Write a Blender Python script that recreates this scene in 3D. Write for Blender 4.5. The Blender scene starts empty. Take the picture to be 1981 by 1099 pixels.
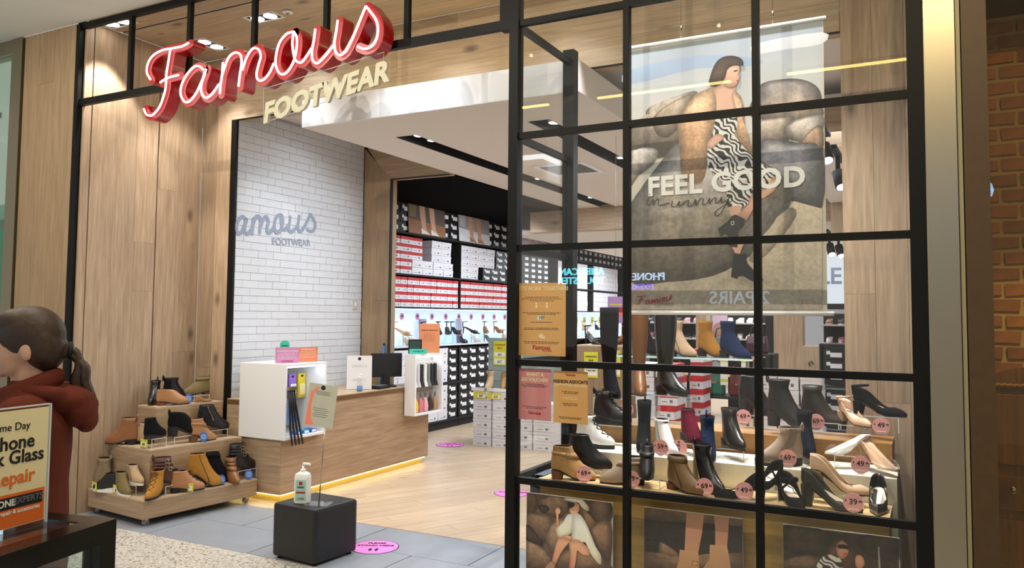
import bpy, bmesh, math, random
from math import sin, cos, pi, radians, sqrt, atan2
from mathutils import Vector, Matrix

random.seed(7)
S = bpy.context.scene
COL = S.collection

# ------------------------------------------------------------------ camera
FPX, YAW, PIT, ROL, CY, CX, HC = 1547.19, -0.483449, 0.058615, 0.008744, 520.405, 990.5, 1.55
_f = Vector((sin(YAW)*cos(PIT), cos(YAW)*cos(PIT), sin(PIT)))
_r0 = Vector((cos(YAW), -sin(YAW), 0)); _u0 = _r0.cross(_f)
_r = _r0*cos(ROL) + _u0*sin(ROL); _u = -_r0*sin(ROL) + _u0*cos(ROL)
CAMP = Vector((0, 0, HC))
cam = bpy.data.cameras.new('camera'); co = bpy.data.objects.new('camera', cam); COL.objects.link(co)
co.matrix_world = Matrix(((_r.x, _u.x, -_f.x, 0), (_r.y, _u.y, -_f.y, 0), (_r.z, _u.z, -_f.z, HC), (0, 0, 0, 1)))
cam.sensor_fit = 'HORIZONTAL'; cam.sensor_width = 36.0; cam.lens = FPX/1981*36
cam.shift_y = (CY-549.5)/1981.0
cam.clip_start = 0.05; cam.clip_end = 100
S.camera = co

def ray(x, y): return _f + _r*((x-CX)/FPX) - _u*((y-CY)/FPX)
def onY(x, y, v):
    d = ray(x, y); return CAMP + d*(v/d.y)
def onX(x, y, v):
    d = ray(x, y); return CAMP + d*(v/d.x)
def onZ(x, y, v):
    d = ray(x, y); return CAMP + d*((v-HC)/d.z)

# ------------------------------------------------------------------ world, exposure
W = bpy.data.worlds.new('mall_ambience'); S.world = W; W.use_nodes = True
W.node_tree.nodes['Background'].inputs[0].default_value = (0.80, 0.76, 0.68, 1)
W.node_tree.nodes['Background'].inputs[1].default_value = 0.56
S.view_settings.view_transform = 'Standard'; S.view_settings.look = 'None'
S.view_settings.exposure = 0.0; S.view_settings.gamma = 1.0
S.view_settings.use_curve_mapping = False
S.cycles.use_denoising = True
S.cycles.max_bounces = 10; S.cycles.diffuse_bounces = 4; S.cycles.glossy_bounces = 3
S.cycles.transmission_bounces = 6; S.cycles.transparent_max_bounces = 24
S.cycles.sample_clamp_indirect = 4.0; S.cycles.sample_clamp_direct = 12.0
S.cycles.caustics_reflective = False; S.cycles.caustics_refractive = False

def area(name, loc, size, power, col=(1, 1, 1), target=None, spread=180):
    l = bpy.data.lights.new(name, 'AREA'); l.shape = 'RECTANGLE'; l.size, l.size_y = size
    l.energy = power; l.color = col; l.spread = radians(spread)
    o = bpy.data.objects.new(name, l); COL.objects.link(o); o.location = loc
    if target: o.rotation_euler = (Vector(target)-Vector(loc)).to_track_quat('-Z', 'Y').to_euler()
    return o
def spot(name, loc, target, power, ang=60, blend=.4, col=(1, 1, 1), rad=.03):
    l = bpy.data.lights.new(name, 'SPOT'); l.energy = power; l.spot_size = radians(ang); l.spot_blend = blend
    l.color = col; l.shadow_soft_size = rad
    o = bpy.data.objects.new(name, l); COL.objects.link(o); o.location = loc
    o.rotation_euler = (Vector(target)-Vector(loc)).to_track_quat('-Z', 'Y').to_euler()
    return o
COOL = (.88, .94, 1.0); NEUT = (1, .95, .88); WARM = (1, .80, .45)
# mall: added spots without fittings that brighten the shop front (warm, dim)
for mx_, pw_, mc_ in ((-6.2, 90, (1, .88, .70)), (-4.6, 90, (1, .90, .76)), (-3.0, 90, (1, .90, .76)), (-1.4, 80, (1, .88, .66)), (.1, 62, (1, .82, .50)), (1.2, 36, (1, .76, .38))):
    spot('mall_fill_spot', (mx_, 1.75, 3.78), (mx_, 3.3, .9), pw_, 150, .6, mc_, .015)
# twin downlights in the timber soffit of the entry
spot('downlight_lamp', (-5.62, 4.03, 3.80), (-5.68, 4.10, 0), 105, 78, .35, NEUT)
spot('downlight_lamp', (-5.40, 4.72, 3.80), (-5.45, 4.75, 0), 75, 80, .5, NEUT)
spot('downlight_lamp', (-4.53, 4.47, 3.80), (-4.53, 5.4, 2.6), 20, 70, .5, COOL)
spot('downlight_lamp', (-4.45, 4.42, 3.80), (-4.3, 4.2, 0), 58, 85, .5, COOL)
spot('downlight_lamp', (-3.2, 4.40, 3.80), (-3.1, 4.9, 2.7), 20, 80, .5, COOL)
spot('downlight_lamp', (-3.2, 4.36, 3.80), (-3.2, 4.25, 0), 52, 85, .5, COOL)
spot('downlight_lamp', (-2.25, 4.40, 3.80), (-2.2, 5.0, 2.7), 16, 80, .5, COOL)
# added unseen spots inside the glass box, brightening poster and window display
for lx, pw in ((-1.75, 60), (-1.15, 75), (-.5, 75)):
    spot('window_fill_spot', (lx, 4.02, 3.79), (lx, 4.30, 1.0), pw*1.2, 92, .8, (.97, .98, 1), .02)
    spot('window_fill_spot', (lx, 4.55, 3.79), (lx, 4.30, .7), pw*3.4, 62, .8, (1, .97, .93), .02)
# shop interior: lamps in the ceiling slots, linear lamps, and added unseen area lights further back
for sx in (-3.76, -2.56):
    for k in range(4): area('slot_lamp', (sx, 5.75+k*1.05, 2.99), (.13, .7), 13, COOL)
area('brick_wall_washer', (-4.75, 5.85, 3.36), (.3, 1.3), 8, COOL, (-5.4, 5.75, 1.9), 120)
spot('brick_wall_spot', (-4.6, 5.2, 3.30), (-5.4, 5.55, 1.7), 26, 75, 1.0, COOL)
area('shop_fill_area', (-4.85, 9.4, 2.97), (.4, 3.0), 55, COOL, (-5.9, 9.5, 1.2), 150)
area('shop_fill_area', (-4.9, 13.4, 2.66), (1.2, 4.0), 100, COOL)
area('shop_fill_area', (-2.0, 13.0, 2.66), (2.2, 4.5), 140, COOL)
area('shop_fill_area', (-1.2, 7.4, 2.98), (1.6, 2.2), 60, COOL)
area('shop_fill_area', (-3.0, 17.0, 2.66), (3.5, 1.8), 110, COOL)
# neighbouring shop on the right: dim amber lamp
spot('neighbour_lamp', (.60, 3.98, 2.5), (.36, 4.7, .95), 34, 72, .7, (1, .76, .42))
area('neighbour_lamp', (-7.6, 4.6, 3.2), (.9, .5), 20, (.75, 1, .9))

# ------------------------------------------------------------------ helpers
def lin(c):
    return tuple((v/12.92 if v <= .04045 else ((v+.055)/1.055)**2.4) for v in (x/255 for x in c))
MATS = {}
def nodes_of(name):
    m = bpy.data.materials.new(name); m.use_nodes = True
    nt = m.node_tree; return m, nt, nt.nodes, nt.links, nt.nodes['Principled BSDF']
def mat(name, rgb, rough=.5, metal=0, nz=0, nscale=30, bump=0, bscale=60, vary=0, spec=.5, coat=0, emit=0):
    if name in MATS: return MATS[name]
    m, nt, N, L, b = nodes_of(name)
    c = lin(rgb)
    b.inputs['Base Color'].default_value = (*c, 1); b.inputs['Roughness'].default_value = rough
    b.inputs['Metallic'].default_value = metal; b.inputs['Specular IOR Level'].default_value = spec
    b.inputs['Coat Weight'].default_value = coat
    if emit:
        b.inputs['Emission Color'].default_value = (*c, 1); b.inputs['Emission Strength'].default_value = emit
    src = None
    if nz or bump:
        tc = N.new('ShaderNodeTexCoord')
    if nz or vary:
        hsv = N.new('ShaderNodeHueSaturation'); hsv.inputs['Color'].default_value = (*c, 1)
        val = None
        if nz:
            no = N.new('ShaderNodeTexNoise'); no.inputs['Scale'].default_value = nscale; no.inputs['Detail'].default_value = 4
            L.new(tc.outputs['Object'], no.inputs['Vector'])
            mr = N.new('ShaderNodeMapRange'); mr.inputs['From Min'].default_value = .3; mr.inputs['From Max'].default_value = .7
            mr.inputs['To Min'].default_value = 1-nz; mr.inputs['To Max'].default_value = 1+nz
            L.new(no.outputs['Fac'], mr.inputs['Value']); val = mr.outputs[0]
        if vary:
            oi = N.new('ShaderNodeObjectInfo'); mr2 = N.new('ShaderNodeMapRange')
            mr2.inputs['To Min'].default_value = 1-vary; mr2.inputs['To Max'].default_value = 1+vary
            L.new(oi.outputs['Random'], mr2.inputs['Value'])
            if val:
                mu = N.new('ShaderNodeMath'); mu.operation = 'MULTIPLY'; L.new(val, mu.inputs[0]); L.new(mr2.outputs[0], mu.inputs[1]); val = mu.outputs[0]
            else: val = mr2.outputs[0]
        L.new(val, hsv.inputs['Value']); L.new(hsv.outputs[0], b.inputs['Base Color'])
    if bump:
        no2 = N.new('ShaderNodeTexNoise'); no2.inputs['Scale'].default_value = bscale; no2.inputs['Detail'].default_value = 3
        L.new(tc.outputs['Object'], no2.inputs['Vector'])
        bp = N.new('ShaderNodeBump'); bp.inputs['Strength'].default_value = bump; bp.inputs['Distance'].default_value = .004
        L.new(no2.outputs['Fac'], bp.inputs['Height']); L.new(bp.outputs[0], b.inputs['Normal'])
    MATS[name] = m; return m
def wood(name, dark, light, axis='z', rough=.55, knots=1, k=1.0, vary=.13):
    if name in MATS: return MATS[name]
    m, nt, N, L, b = nodes_of(name)
    tc = N.new('ShaderNodeTexCoord'); oi = N.new('ShaderNodeObjectInfo')
    ad = N.new('ShaderNodeVectorMath'); ad.operation = 'MULTIPLY_ADD'
    cb = N.new('ShaderNodeCombineXYZ')
    for i in range(3): L.new(oi.outputs['Random'], cb.inputs[i])
    ad.inputs[1].default_value = (37, 53, 71); L.new(cb.outputs[0], ad.inputs[0]); L.new(tc.outputs['Object'], ad.inputs[2])
    mp = N.new('ShaderNodeMapping'); sc = [9*k, 9*k, 9*k]; sc['xyz'.index(axis)] = .55*k
    mp.inputs['Scale'].default_value = sc; L.new(ad.outputs[0], mp.inputs['Vector'])
    n1 = N.new('ShaderNodeTexNoise'); n1.inputs['Scale'].default_value = 1.2; n1.inputs['Detail'].default_value = 6; n1.inputs['Distortion'].default_value = .9
    L.new(mp.outputs[0], n1.inputs['Vector'])
    wv = N.new('ShaderNodeMath'); wv.operation = 'MULTIPLY'; wv.inputs[1].default_value = 9.0; L.new(n1.outputs['Fac'], wv.inputs[0])
    fr = N.new('ShaderNodeMath'); fr.operation = 'PINGPONG'; fr.inputs[1].default_value = 1.0; L.new(wv.outputs[0], fr.inputs[0])
    n2 = N.new('ShaderNodeTexNoise'); n2.inputs['Scale'].default_value = 7; n2.inputs['Detail'].default_value = 3; L.new(mp.outputs[0], n2.inputs['Vector'])
    mx = N.new('ShaderNodeMath'); mx.operation = 'MULTIPLY_ADD'; mx.inputs[1].default_value = .2
    L.new(fr.outputs[0], mx.inputs[0])
    m3 = N.new('ShaderNodeMath'); m3.operation = 'MULTIPLY'; m3.inputs[1].default_value = .75; L.new(n2.outputs['Fac'], m3.inputs[0]); L.new(m3.outputs[0], mx.inputs[2])
    cr = N.new('ShaderNodeValToRGB'); cr.color_ramp.elements[0].position = .12; cr.color_ramp.elements[1].position = .75
    cr.color_ramp.elements[0].color = (*lin(dark), 1); cr.color_ramp.elements[1].color = (*lin(light), 1)
    L.new(mx.outputs[0], cr.inputs['Fac'])
    col = cr.outputs[0]
    if knots:
        mk = N.new('ShaderNodeMapping'); s2 = [3.2, 3.2, 3.2]; s2['xyz'.index(axis)] = 1.5; mk.inputs['Scale'].default_value = s2
        L.new(ad.outputs[0], mk.inputs['Vector'])
        vo = N.new('ShaderNodeTexVoronoi'); vo.inputs['Scale'].default_value = 1.0; L.new(mk.outputs[0], vo.inputs['Vector'])
        mr = N.new('ShaderNodeMapRange'); mr.inputs['From Min'].default_value = .03; mr.inputs['From Max'].default_value = .13
        mr.inputs['To Min'].default_value = .75; mr.inputs['To Max'].default_value = 0
        L.new(vo.outputs['Distance'], mr.inputs['Value'])
        mc = N.new('ShaderNodeMix'); mc.data_type = 'RGBA'; mc.inputs[7].default_value = (*lin(tuple(v*.5 for v in dark)), 1)
        L.new(mr.outputs[0], mc.inputs[0]); L.new(col, mc.inputs[6]); col = mc.outputs[2]
    hs = N.new('ShaderNodeHueSaturation'); mr3 = N.new('ShaderNodeMapRange'); mr3.inputs['To Min'].default_value = 1-vary; mr3.inputs['To Max'].default_value = 1+vary
    L.new(oi.outputs['Random'], mr3.inputs['Value']); L.new(mr3.outputs[0], hs.inputs['Value']); L.new(col, hs.inputs['Color'])
    L.new(hs.outputs[0], b.inputs['Base Color']); b.inputs['Roughness'].default_value = rough
    bp = N.new('ShaderNodeBump'); bp.inputs['Strength'].default_value = .12; bp.inputs['Distance'].default_value = .002
    L.new(n2.outputs['Fac'], bp.inputs['Height']); L.new(bp.outputs[0], b.inputs['Normal'])
    MATS[name] = m; return m
def glass(name, tint=(1, 1, 1), refl=1.0, base=0.0, rough=.0, gcol=(1, 1, 1)):
    """thin clear sheet: light passes straight, surface mirrors by Fresnel"""
    if name in MATS: return MATS[name]
    m, nt, N, L, b = nodes_of(name); N.remove(b)
    out = N['Material Output']
    tr = N.new('ShaderNodeBsdfTransparent'); tr.inputs[0].default_value = (*tint, 1)
    gl = N.new('ShaderNodeBsdfGlossy'); gl.inputs['Roughness'].default_value = rough; gl.inputs[0].default_value = (*gcol, 1)
    fr = N.new('ShaderNodeLayerWeight'); fr.inputs[0].default_value = .5
    pw = N.new('ShaderNodeMath'); pw.operation = 'POWER'; pw.inputs[1].default_value = 5; L.new(fr.outputs['Facing'], pw.inputs[0])
    ml = N.new('ShaderNodeMath'); ml.operation = 'MULTIPLY_ADD'; ml.inputs[1].default_value = .7*refl; ml.inputs[2].default_value = .017*refl+base; ml.use_clamp = True
    L.new(pw.outputs[0], ml.inputs[0])
    mx = N.new('ShaderNodeMixShader'); L.new(ml.outputs[0], mx.inputs[0]); L.new(tr.outputs[0], mx.inputs[1]); L.new(gl.outputs[0], mx.inputs[2])
    L.new(mx.outputs[0], out.inputs[0]); MATS[name] = m; return m
def emis(name, rgb, strength):
    if name in MATS: return MATS[name]
    m, nt, N, L, b = nodes_of(name); N.remove(b)
    e = N.new('ShaderNodeEmission'); e.inputs[0].default_value = (*lin(rgb), 1); e.inputs[1].default_value = strength
    L.new(e.outputs[0], N['Material Output'].inputs[0]); MATS[name] = m; return m

def wmat(o):
    m = Matrix.Identity(4)
    while o: m = o.matrix_basis @ m; o = o.parent
    return m
def tag(o, label=None, cat=None, group=None, kind=None):
    if label: o['label'] = label
    if cat: o['category'] = cat
    if group: o['group'] = group
    if kind: o['kind'] = kind
    return o
def thing(name, label, cat, loc=(0, 0, 0), rz=0, group=None):
    o = bpy.data.objects.new(name, None); COL.objects.link(o); o.empty_display_size = .05
    o.location = loc; o.rotation_euler = (0, 0, rz); return tag(o, label, cat, group)
def struct(name, label=None):
    o = bpy.data.objects.new(name, None); COL.objects.link(o); o['kind'] = 'structure'
    if label: o['label'] = label
    return o
def link(name, me, parent=None, kind=None):
    o = bpy.data.objects.new(name, me); COL.objects.link(o)
    if parent: o.parent = parent
    if kind: o['kind'] = kind
    return o
def kids(o): return [c for c in bpy.data.objects if c.parent == o]
def copy_tree(o, parent=None, ch=None):
    c = o.copy(); COL.objects.link(c); c.parent = parent
    for k in (ch[o.name] if ch else kids(o)): copy_tree(k, c, ch)
    return c

class MB:
    def __init__(s): s.v = []; s.f = []; s.m = []; s.sm = []; s.mats = []
    def mi(s, m):
        if m not in s.mats: s.mats.append(m)
        return s.mats.index(m)
    def add(s, vs, fs, m, smooth=False):
        b = len(s.v); k = s.mi(m); s.v += [tuple(v) for v in vs]
        for f in fs: s.f.append([b+i for i in f]); s.m.append(k); s.sm.append(smooth)
    def box(s, a, b, m, rot=None, piv=None):
        x0, y0, z0 = a; x1, y1, z1 = b
        vs = [Vector(p) for p in ((x0, y0, z0), (x1, y0, z0), (x1, y1, z0), (x0, y1, z0), (x0, y0, z1), (x1, y0, z1), (x1, y1, z1), (x0, y1, z1))]
        if rot:
            pv = Vector(piv) if piv else (vs[0]+vs[6])/2
            vs = [rot @ (v-pv)+pv for v in vs]
        s.add(vs, [(0, 3, 2, 1), (4, 5, 6, 7), (0, 1, 5, 4), (1, 2, 6, 5), (2, 3, 7, 6), (3, 0, 4, 7)], m)
    def poly(s, pts, m): s.add(pts, [list(range(len(pts)))], m)
    def prism(s, pts, off, m):
        n = len(pts); off = Vector(off); p = [Vector(q) for q in pts]
        vs = p+[q+off for q in p]
        s.add(vs, [list(range(n))[::-1], list(range(n, 2*n))]+[(i, (i+1) % n, n+(i+1) % n, n+i) for i in range(n)], m)
    def tube(s, pts, r, m, n=6, close=False, caps=True):
        pts = [Vector(p) for p in pts]; rs = r if isinstance(r, (list, tuple)) else [r]*len(pts)
        vs = []; up = Vector((0, 0, 1)); prev = None
        for i, p in enumerate(pts):
            a = pts[max(i-1, 0)] if not close else pts[i-1]; b = pts[min(i+1, len(pts)-1)] if not close else pts[(i+1) % len(pts)]
            d = (b-a); d = d.normalized() if d.length > 1e-9 else Vector((0, 0, 1))
            if prev is None:
                x = d.cross(up); x = d.cross(Vector((1, 0, 0))) if x.length < 1e-3 else x
            else: x = prev - d*prev.dot(d)
            x.normalize(); prev = x; y = d.cross(x)
            vs += [p+(x*cos(2*pi*k/n)+y*sin(2*pi*k/n))*rs[i] for k in range(n)]
        fs = []; R = len(pts)
        for i in range(R if close else R-1):
            for k in range(n): fs.append((i*n+k, i*n+(k+1) % n, ((i+1) % R)*n+(k+1) % n, ((i+1) % R)*n+k))
        if caps and not close: fs += [list(range(n))[::-1], list(range((R-1)*n, R*n))]
        s.add(vs, fs, m, True)
    def lathe(s, prof, m, c=(0, 0, 0), n=16, smooth=True):
        vs = []; c = Vector(c)
        for (r, z) in prof: vs += [c+Vector((r*cos(2*pi*k/n), r*sin(2*pi*k/n), z)) for k in range(n)]
        fs = [(i*n+k, i*n+(k+1) % n, (i+1)*n+(k+1) % n, (i+1)*n+k) for i in range(len(prof)-1) for k in range(n)]
        fs += [list(range(n))[::-1], list(range((len(prof)-1)*n, len(prof)*n))]
        s.add(vs, fs, m, smooth)
    def loft(s, rings, m, cap0=True, cap1=True, smooth=True):
        n = len(rings[0]); vs = [v for r in rings for v in r]
        fs = [(i*n+k, i*n+(k+1) % n, (i+1)*n+(k+1) % n, (i+1)*n+k) for i in range(len(rings)-1) for k in range(n)]
        s.add(vs, fs, m, smooth)
        if cap0: s.add(rings[0], [list(range(n))[::-1]], m)
        if cap1: s.add(rings[-1], [list(range(n))], m)
    def ball(s, c, r, m, n=12, k=8):
        c = Vector(c); r = Vector(r) if not isinstance(r, (int, float)) else Vector((r, r, r))
        rings = [[c+Vector((r.x*sin(pi*i/k)*cos(2*pi*j/n), r.y*sin(pi*i/k)*sin(2*pi*j/n), -r.z*cos(pi*i/k))) for j in range(n)] for i in range(1, k)]
        s.loft(rings, m)
    def mesh(s, name):
        me = bpy.data.meshes.new(name); me.from_pydata(s.v, [], s.f)
        for m in s.mats: me.materials.append(m)
        me.polygons.foreach_set('material_index', s.m); me.polygons.foreach_set('use_smooth', s.sm); me.update(); return me
    def build(s, name, parent=None, world=False, bevel=0, kind=None):
        if world and parent:
            inv = wmat(parent).inverted(); s.v = [tuple(inv @ Vector(v)) for v in s.v]
        o = link(name, s.mesh(name), parent, kind)
        if bevel:
            b = o.modifiers.new('bevel', 'BEVEL'); b.width = bevel; b.segments = 2; b.limit_method = 'ANGLE'
        return o
def centred(mb, name, parent=None, kind=None, bevel=0):
    """build a mesh authored in parent space with its origin at its own centre (so Object coords are local)"""
    xs = [Vector(v) for v in mb.v]; c = sum(xs, Vector())/len(xs)
    mb.v = [tuple(v-c) for v in xs]
    o = mb.build(name, parent, bevel=bevel, kind=kind); o.location = c; return o
_tc = {}
def text_mesh(txt, size, bold=0, shear=0, align='CENTER', ext=.0004, spacing=1.0):
    cu = bpy.data.curves.new('lettering', 'FONT'); cu.body = txt; cu.size = size; cu.offset = bold; cu.shear = shear
    cu.align_x = align; cu.extrude = ext; cu.space_character = spacing; cu.resolution_u = 3
    o = bpy.data.objects.new('lettering', cu); COL.objects.link(o)
    dg = bpy.context.evaluated_depsgraph_get(); me = bpy.data.meshes.new_from_object(o.evaluated_get(dg))
    bpy.data.objects.remove(o); return me
def text(txt, loc, size, m, parent, u=(1, 0, 0), v=(0, 0, 1), bold=0, shear=0, align='CENTER', name='lettering', spacing=1.0, ext=.0004, sx=1.0):
    """printed or cut lettering; loc,u,v in world, written into the parent's space"""
    me = text_mesh(txt, size, bold, shear, align, ext, spacing)
    me.materials.clear(); me.materials.append(m)
    u = Vector(u).normalized()*sx; v = Vector(v).normalized(); w = u.cross(v)
    M = Matrix(((u.x, v.x, w.x, loc[0]), (u.y, v.y, w.y, loc[1]), (u.z, v.z, w.z, loc[2]), (0, 0, 0, 1)))
    if parent: M = wmat(parent).inverted() @ M
    me.transform(M); return link(name, me, parent)
def clip(poly, x0, x1, y0, y1):
    for (ax, v, sgn) in ((0, x0, 1), (0, x1, -1), (1, y0, 1), (1, y1, -1)):
        out = []
        for i in range(len(poly)):
            a, b = poly[i-1], poly[i]; da, db = (a[ax]-v)*sgn, (b[ax]-v)*sgn
            if (da < 0) != (db < 0):
                t = da/(da-db); out.append((a[0]+(b[0]-a[0])*t, a[1]+(b[1]-a[1])*t))
            if db >= 0: out.append(b)
        poly = out
        if not poly: return []
    return poly
def crom(p, n=6, close=False):
    p = [Vector(q) for q in p]; out = []; N_ = len(p)
    rng = range(N_) if close else range(N_-1)
    for i in rng:
        a = p[(i-1) % N_] if close or i > 0 else p[i]; b = p[i]; c = p[(i+1) % N_]; d = p[(i+2) % N_] if close or i+2 < N_ else c
        for k in range(n):
            t = k/n; out.append(.5*((2*b)+(c-a)*t+(2*a-5*b+4*c-d)*t*t+(3*b-a-3*c+d)*t**3))
    if not close: out.append(p[-1])
    return out

# ------------------------------------------------------------------ palette
BLACK = mat('black_powdercoat', (14, 14, 14), .5, spec=.2)
BLACKM = mat('matt_black', (14, 14, 16), .7)
OAKL = wood('oak_vertical_light', (146, 122, 98), (194, 168, 140), 'z')
OAKX = wood('oak_along_x', (140, 116, 92), (186, 160, 132), 'x')
OAKS = wood('oak_brightened', (158, 136, 112), (200, 178, 152), 'x')  # soffit and header oak, lightened in colour to stand in for missing light
OAKY = wood('oak_along_y', (146, 120, 94), (192, 164, 134), 'y')
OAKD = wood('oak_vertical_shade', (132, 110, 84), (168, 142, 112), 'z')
FLOORW = wood('oak_floor', (172, 148, 122), (214, 190, 162), 'x', .32, 1, 1, .08)
COUNTW = wood('oak_counter', (134, 108, 82), (182, 152, 122), 'y', .5, 1)
PLY = wood('pale_display_board', (190, 156, 104), (220, 190, 140), 'x', .4, 0)
WHITE = mat('white_paint', (232, 232, 234), .6)
WHITES = mat('white_satin', (236, 236, 238), .3)
PLASTER = mat('plasterboard', (226, 220, 214), .8)
STEEL = mat('brushed_steel', (176, 168, 150), .28, 1, bump=.0)
PANE = glass('clear_pane', (.985, .99, .985), 1.0, .008)
ACRYL = glass('acrylic', (.93, .95, .96), 1.3, .03)
INK = mat('black_ink', (18, 18, 20), .6); WINK = mat('white_ink', (240, 238, 230), .6)

# ================================================================== SETTING
def plank_set(parent, pieces, m, name='plank'):
    """pieces: list of (lo, hi) boxes in world space -> one object each, own origin"""
    for lo, hi in pieces:
        mb = MB(); mb.box(lo, hi, m); centred(mb, name, parent)
def boards_v(x0, x1, z0, z1, w, rnd):
    """vertical boards: (u0,u1,z0,z1) with staggered butt joints"""
    out = []; x = x0
    while x < x1-.01:
        xe = min(x+w, x1); xe = x1 if x1-xe < .05 else xe
        cuts = [z0]+sorted(z for z in (z0+rnd.uniform(.5, 1.9), z0+rnd.uniform(2.0, 3.4)) if z < z1-.3 and rnd.random() < .4)+[z1]
        for a, b in zip(cuts, cuts[1:]): out.append((x+.0008, xe-.0008, a+.0006, b-.0006))
        x = xe
    return out
rnd = random.Random(3)

# ---- floor: terrazzo of the mall, grey tiles in the entry, oak boards inside
fl = struct('floor')
m, nt, N, L, b = nodes_of('terrazzo'); MATS['terrazzo'] = m
tc = N.new('ShaderNodeTexCoord'); vo = N.new('ShaderNodeTexVoronoi'); vo.inputs['Scale'].default_value = 85
L.new(tc.outputs['Object'], vo.inputs['Vector'])
cr = N.new('ShaderNodeValToRGB'); cr.color_ramp.interpolation = 'CONSTANT'
cr.color_ramp.elements[0].color = (*lin((196, 190, 180)), 1); cr.color_ramp.elements[1].position = .86; cr.color_ramp.elements[1].color = (*lin((140, 132, 122)), 1)
e = cr.color_ramp.elements.new(.6); e.color = (*lin((214, 210, 202)), 1)
sp = N.new('ShaderNodeSeparateColor'); L.new(vo.outputs['Color'], sp.inputs[0]); L.new(sp.outputs[0], cr.inputs[0]); L.new(cr.outputs[0], b.inputs['Base Color'])
b.inputs['Roughness'].default_value = .22
mb = MB(); mb.box((-9, -4, -.1), (4, 3.879, 0), MATS['terrazzo']); mb.build('terrazzo', fl)
TILE = mat('grey_stone_tile', (142, 148, 158), .42, nz=.06, nscale=5, vary=.04)
mb = MB(); mb.box((-5.9, 3.885, -.1), (.05, 4.84, -.004), mat('grout', (96, 98, 102), .9)); mb.build('grout_bed', fl)
x = -5.88
while x < .0:
    for k, (ya, yb) in enumerate(((3.883, 4.36), (4.364, 4.839))):
        xo = x+(.42 if k else 0)
        a, bb = max(xo, -5.88), min(xo+.956, 0.0)
        if bb-a > .05:
            mb = MB(); mb.box((a, ya, -.02), (bb-.004, yb, 0), TILE); centred(mb, 'tile', fl)
    x += .96
mb = MB(); mb.box((-6.35, 4.842, -.1), (.05, 19.2, -.0005), FLOORW); mb.build('floor_boards_beyond', fl)
ang = radians(62.8); d = (cos(ang), sin(ang)); nn = (-sin(ang), cos(ang))
PL, PW = 1.9, .165
for i in range(-60, 30):
    off = (i*.618 % 1)*PL
    for j in range(0, 9):
        c0 = (i*PW, j*PL+off-2.0)
        P = [(c0[1]+a*PL, c0[0]+w*PW) for a, w in ((.0006, .006), (.9994, .006), (.9994, .994), (.0006, .994))]
        P = [(-3.4+p[0]*d[0]+p[1]*nn[0], 4.0+p[0]*d[1]+p[1]*nn[1]) for p in P]
        P = clip(P, -4.72, -1.96, 4.843, 8.9)
        if len(P) > 2:
            cx_ = sum(p[0] for p in P)/len(P); cy_ = sum(p[1] for p in P)/len(P)
            mb = MB(); R = Matrix.Rotation(-ang, 3, 'Z')
            loc = [R @ Vector((p[0]-cx_, p[1]-cy_, -.0005)) for p in P]
            mb.prism(loc, (0, 0, .0025), FLOORW); o = mb.build('plank', fl); o.location = (cx_, cy_, 0); o.rotation_euler[2] = ang
# ---- ceilings
cl = struct('ceiling')
mb = MB(); mb.box((-9, .55, 3.815), (4, 3.86, 3.95), mat('mall_plaster', (236, 238, 234), .85)); mb.build('mall_soffit', cl)
mb = MB(); mb.box((-9, -.35, 3.815), (4, .1, 3.95), MATS['mall_plaster']); mb.build('mall_soffit', cl)
# timber soffit over the entry: boards along x with a black track slot and twin fittings
sl = struct('ceiling_entry')
ys = [3.90, 4.185, 4.215, 4.42, 4.63, 4.84, 5.05]
for a, bb in zip(ys, ys[1:]):
    if abs(a-4.185) < .001: continue
    xx = -5.84+rnd.uniform(-1.4, 0)
    while xx < -.05:
        xe = xx+rnd.uniform(1.6, 2.3)
        lo, hi = max(xx, -5.84), min(xe, -.05)
        if hi-lo > .05:
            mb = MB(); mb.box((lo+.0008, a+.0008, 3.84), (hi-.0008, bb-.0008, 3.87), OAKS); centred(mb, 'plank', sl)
        xx = xe
mb = MB(); mb.box((-5.84, 4.186, 3.846), (-.05, 4.214, 3.87), BLACKM); mb.box((-5.84, 4.193, 3.842), (-.05, 4.197, 3.85), WHITES); mb.build('track_slot', sl)
mb = MB(); mb.box((-6.4, 5.06, 3.39), (.06, 19.2, 3.5), PLASTER); mb.build('ceiling_upper', cl)
# dropped bulkhead with two lamp slots
bk = struct('ceiling_bulkhead')
mb = MB()
xs = [-4.32, -3.86, -3.66, -2.65, -2.47, -1.99]
for (a, bb, sl_) in zip(xs, xs[1:], (0, 1, 0, 1, 0)):
    if sl_: mb.box((a, 4.70, 3.0), (bb, 5.28, 3.21), PLASTER)
    else: mb.box((a, 4.70, 3.0), (bb, 9.86, 3.21), PLASTER)
mb.build('bulkhead_box', bk)
mb = MB(); mb.box((-4.32, 4.685, 3.0), (-1.99, 4.70, 3.213), WHITE); mb.build('front_face', bk)
mb = MB()
for a, bb in ((-3.86, -3.66), (-2.65, -2.47)):
    mb.box((a, 5.28, 3.10), (bb, 9.86, 3.2), BLACKM); mb.box((a+.0005, 5.28, 3.0), (a+.006, 9.86, 3.1), BLACKM); mb.box((bb-.006, 5.28, 3.0), (bb-.0005, 9.86, 3.1), BLACKM)
    mb.box((a, 5.275, 3.0), (bb, 5.285, 3.1), BLACKM)
mb.build('slot_lining', bk)
mb = MB(); mb.box((-4.28, 4.76, 3.211), (-2.03, 4.79, 3.222), emis('warm_cove_led', (255, 238, 180), 10)); mb.build('cove_led', bk)
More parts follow.
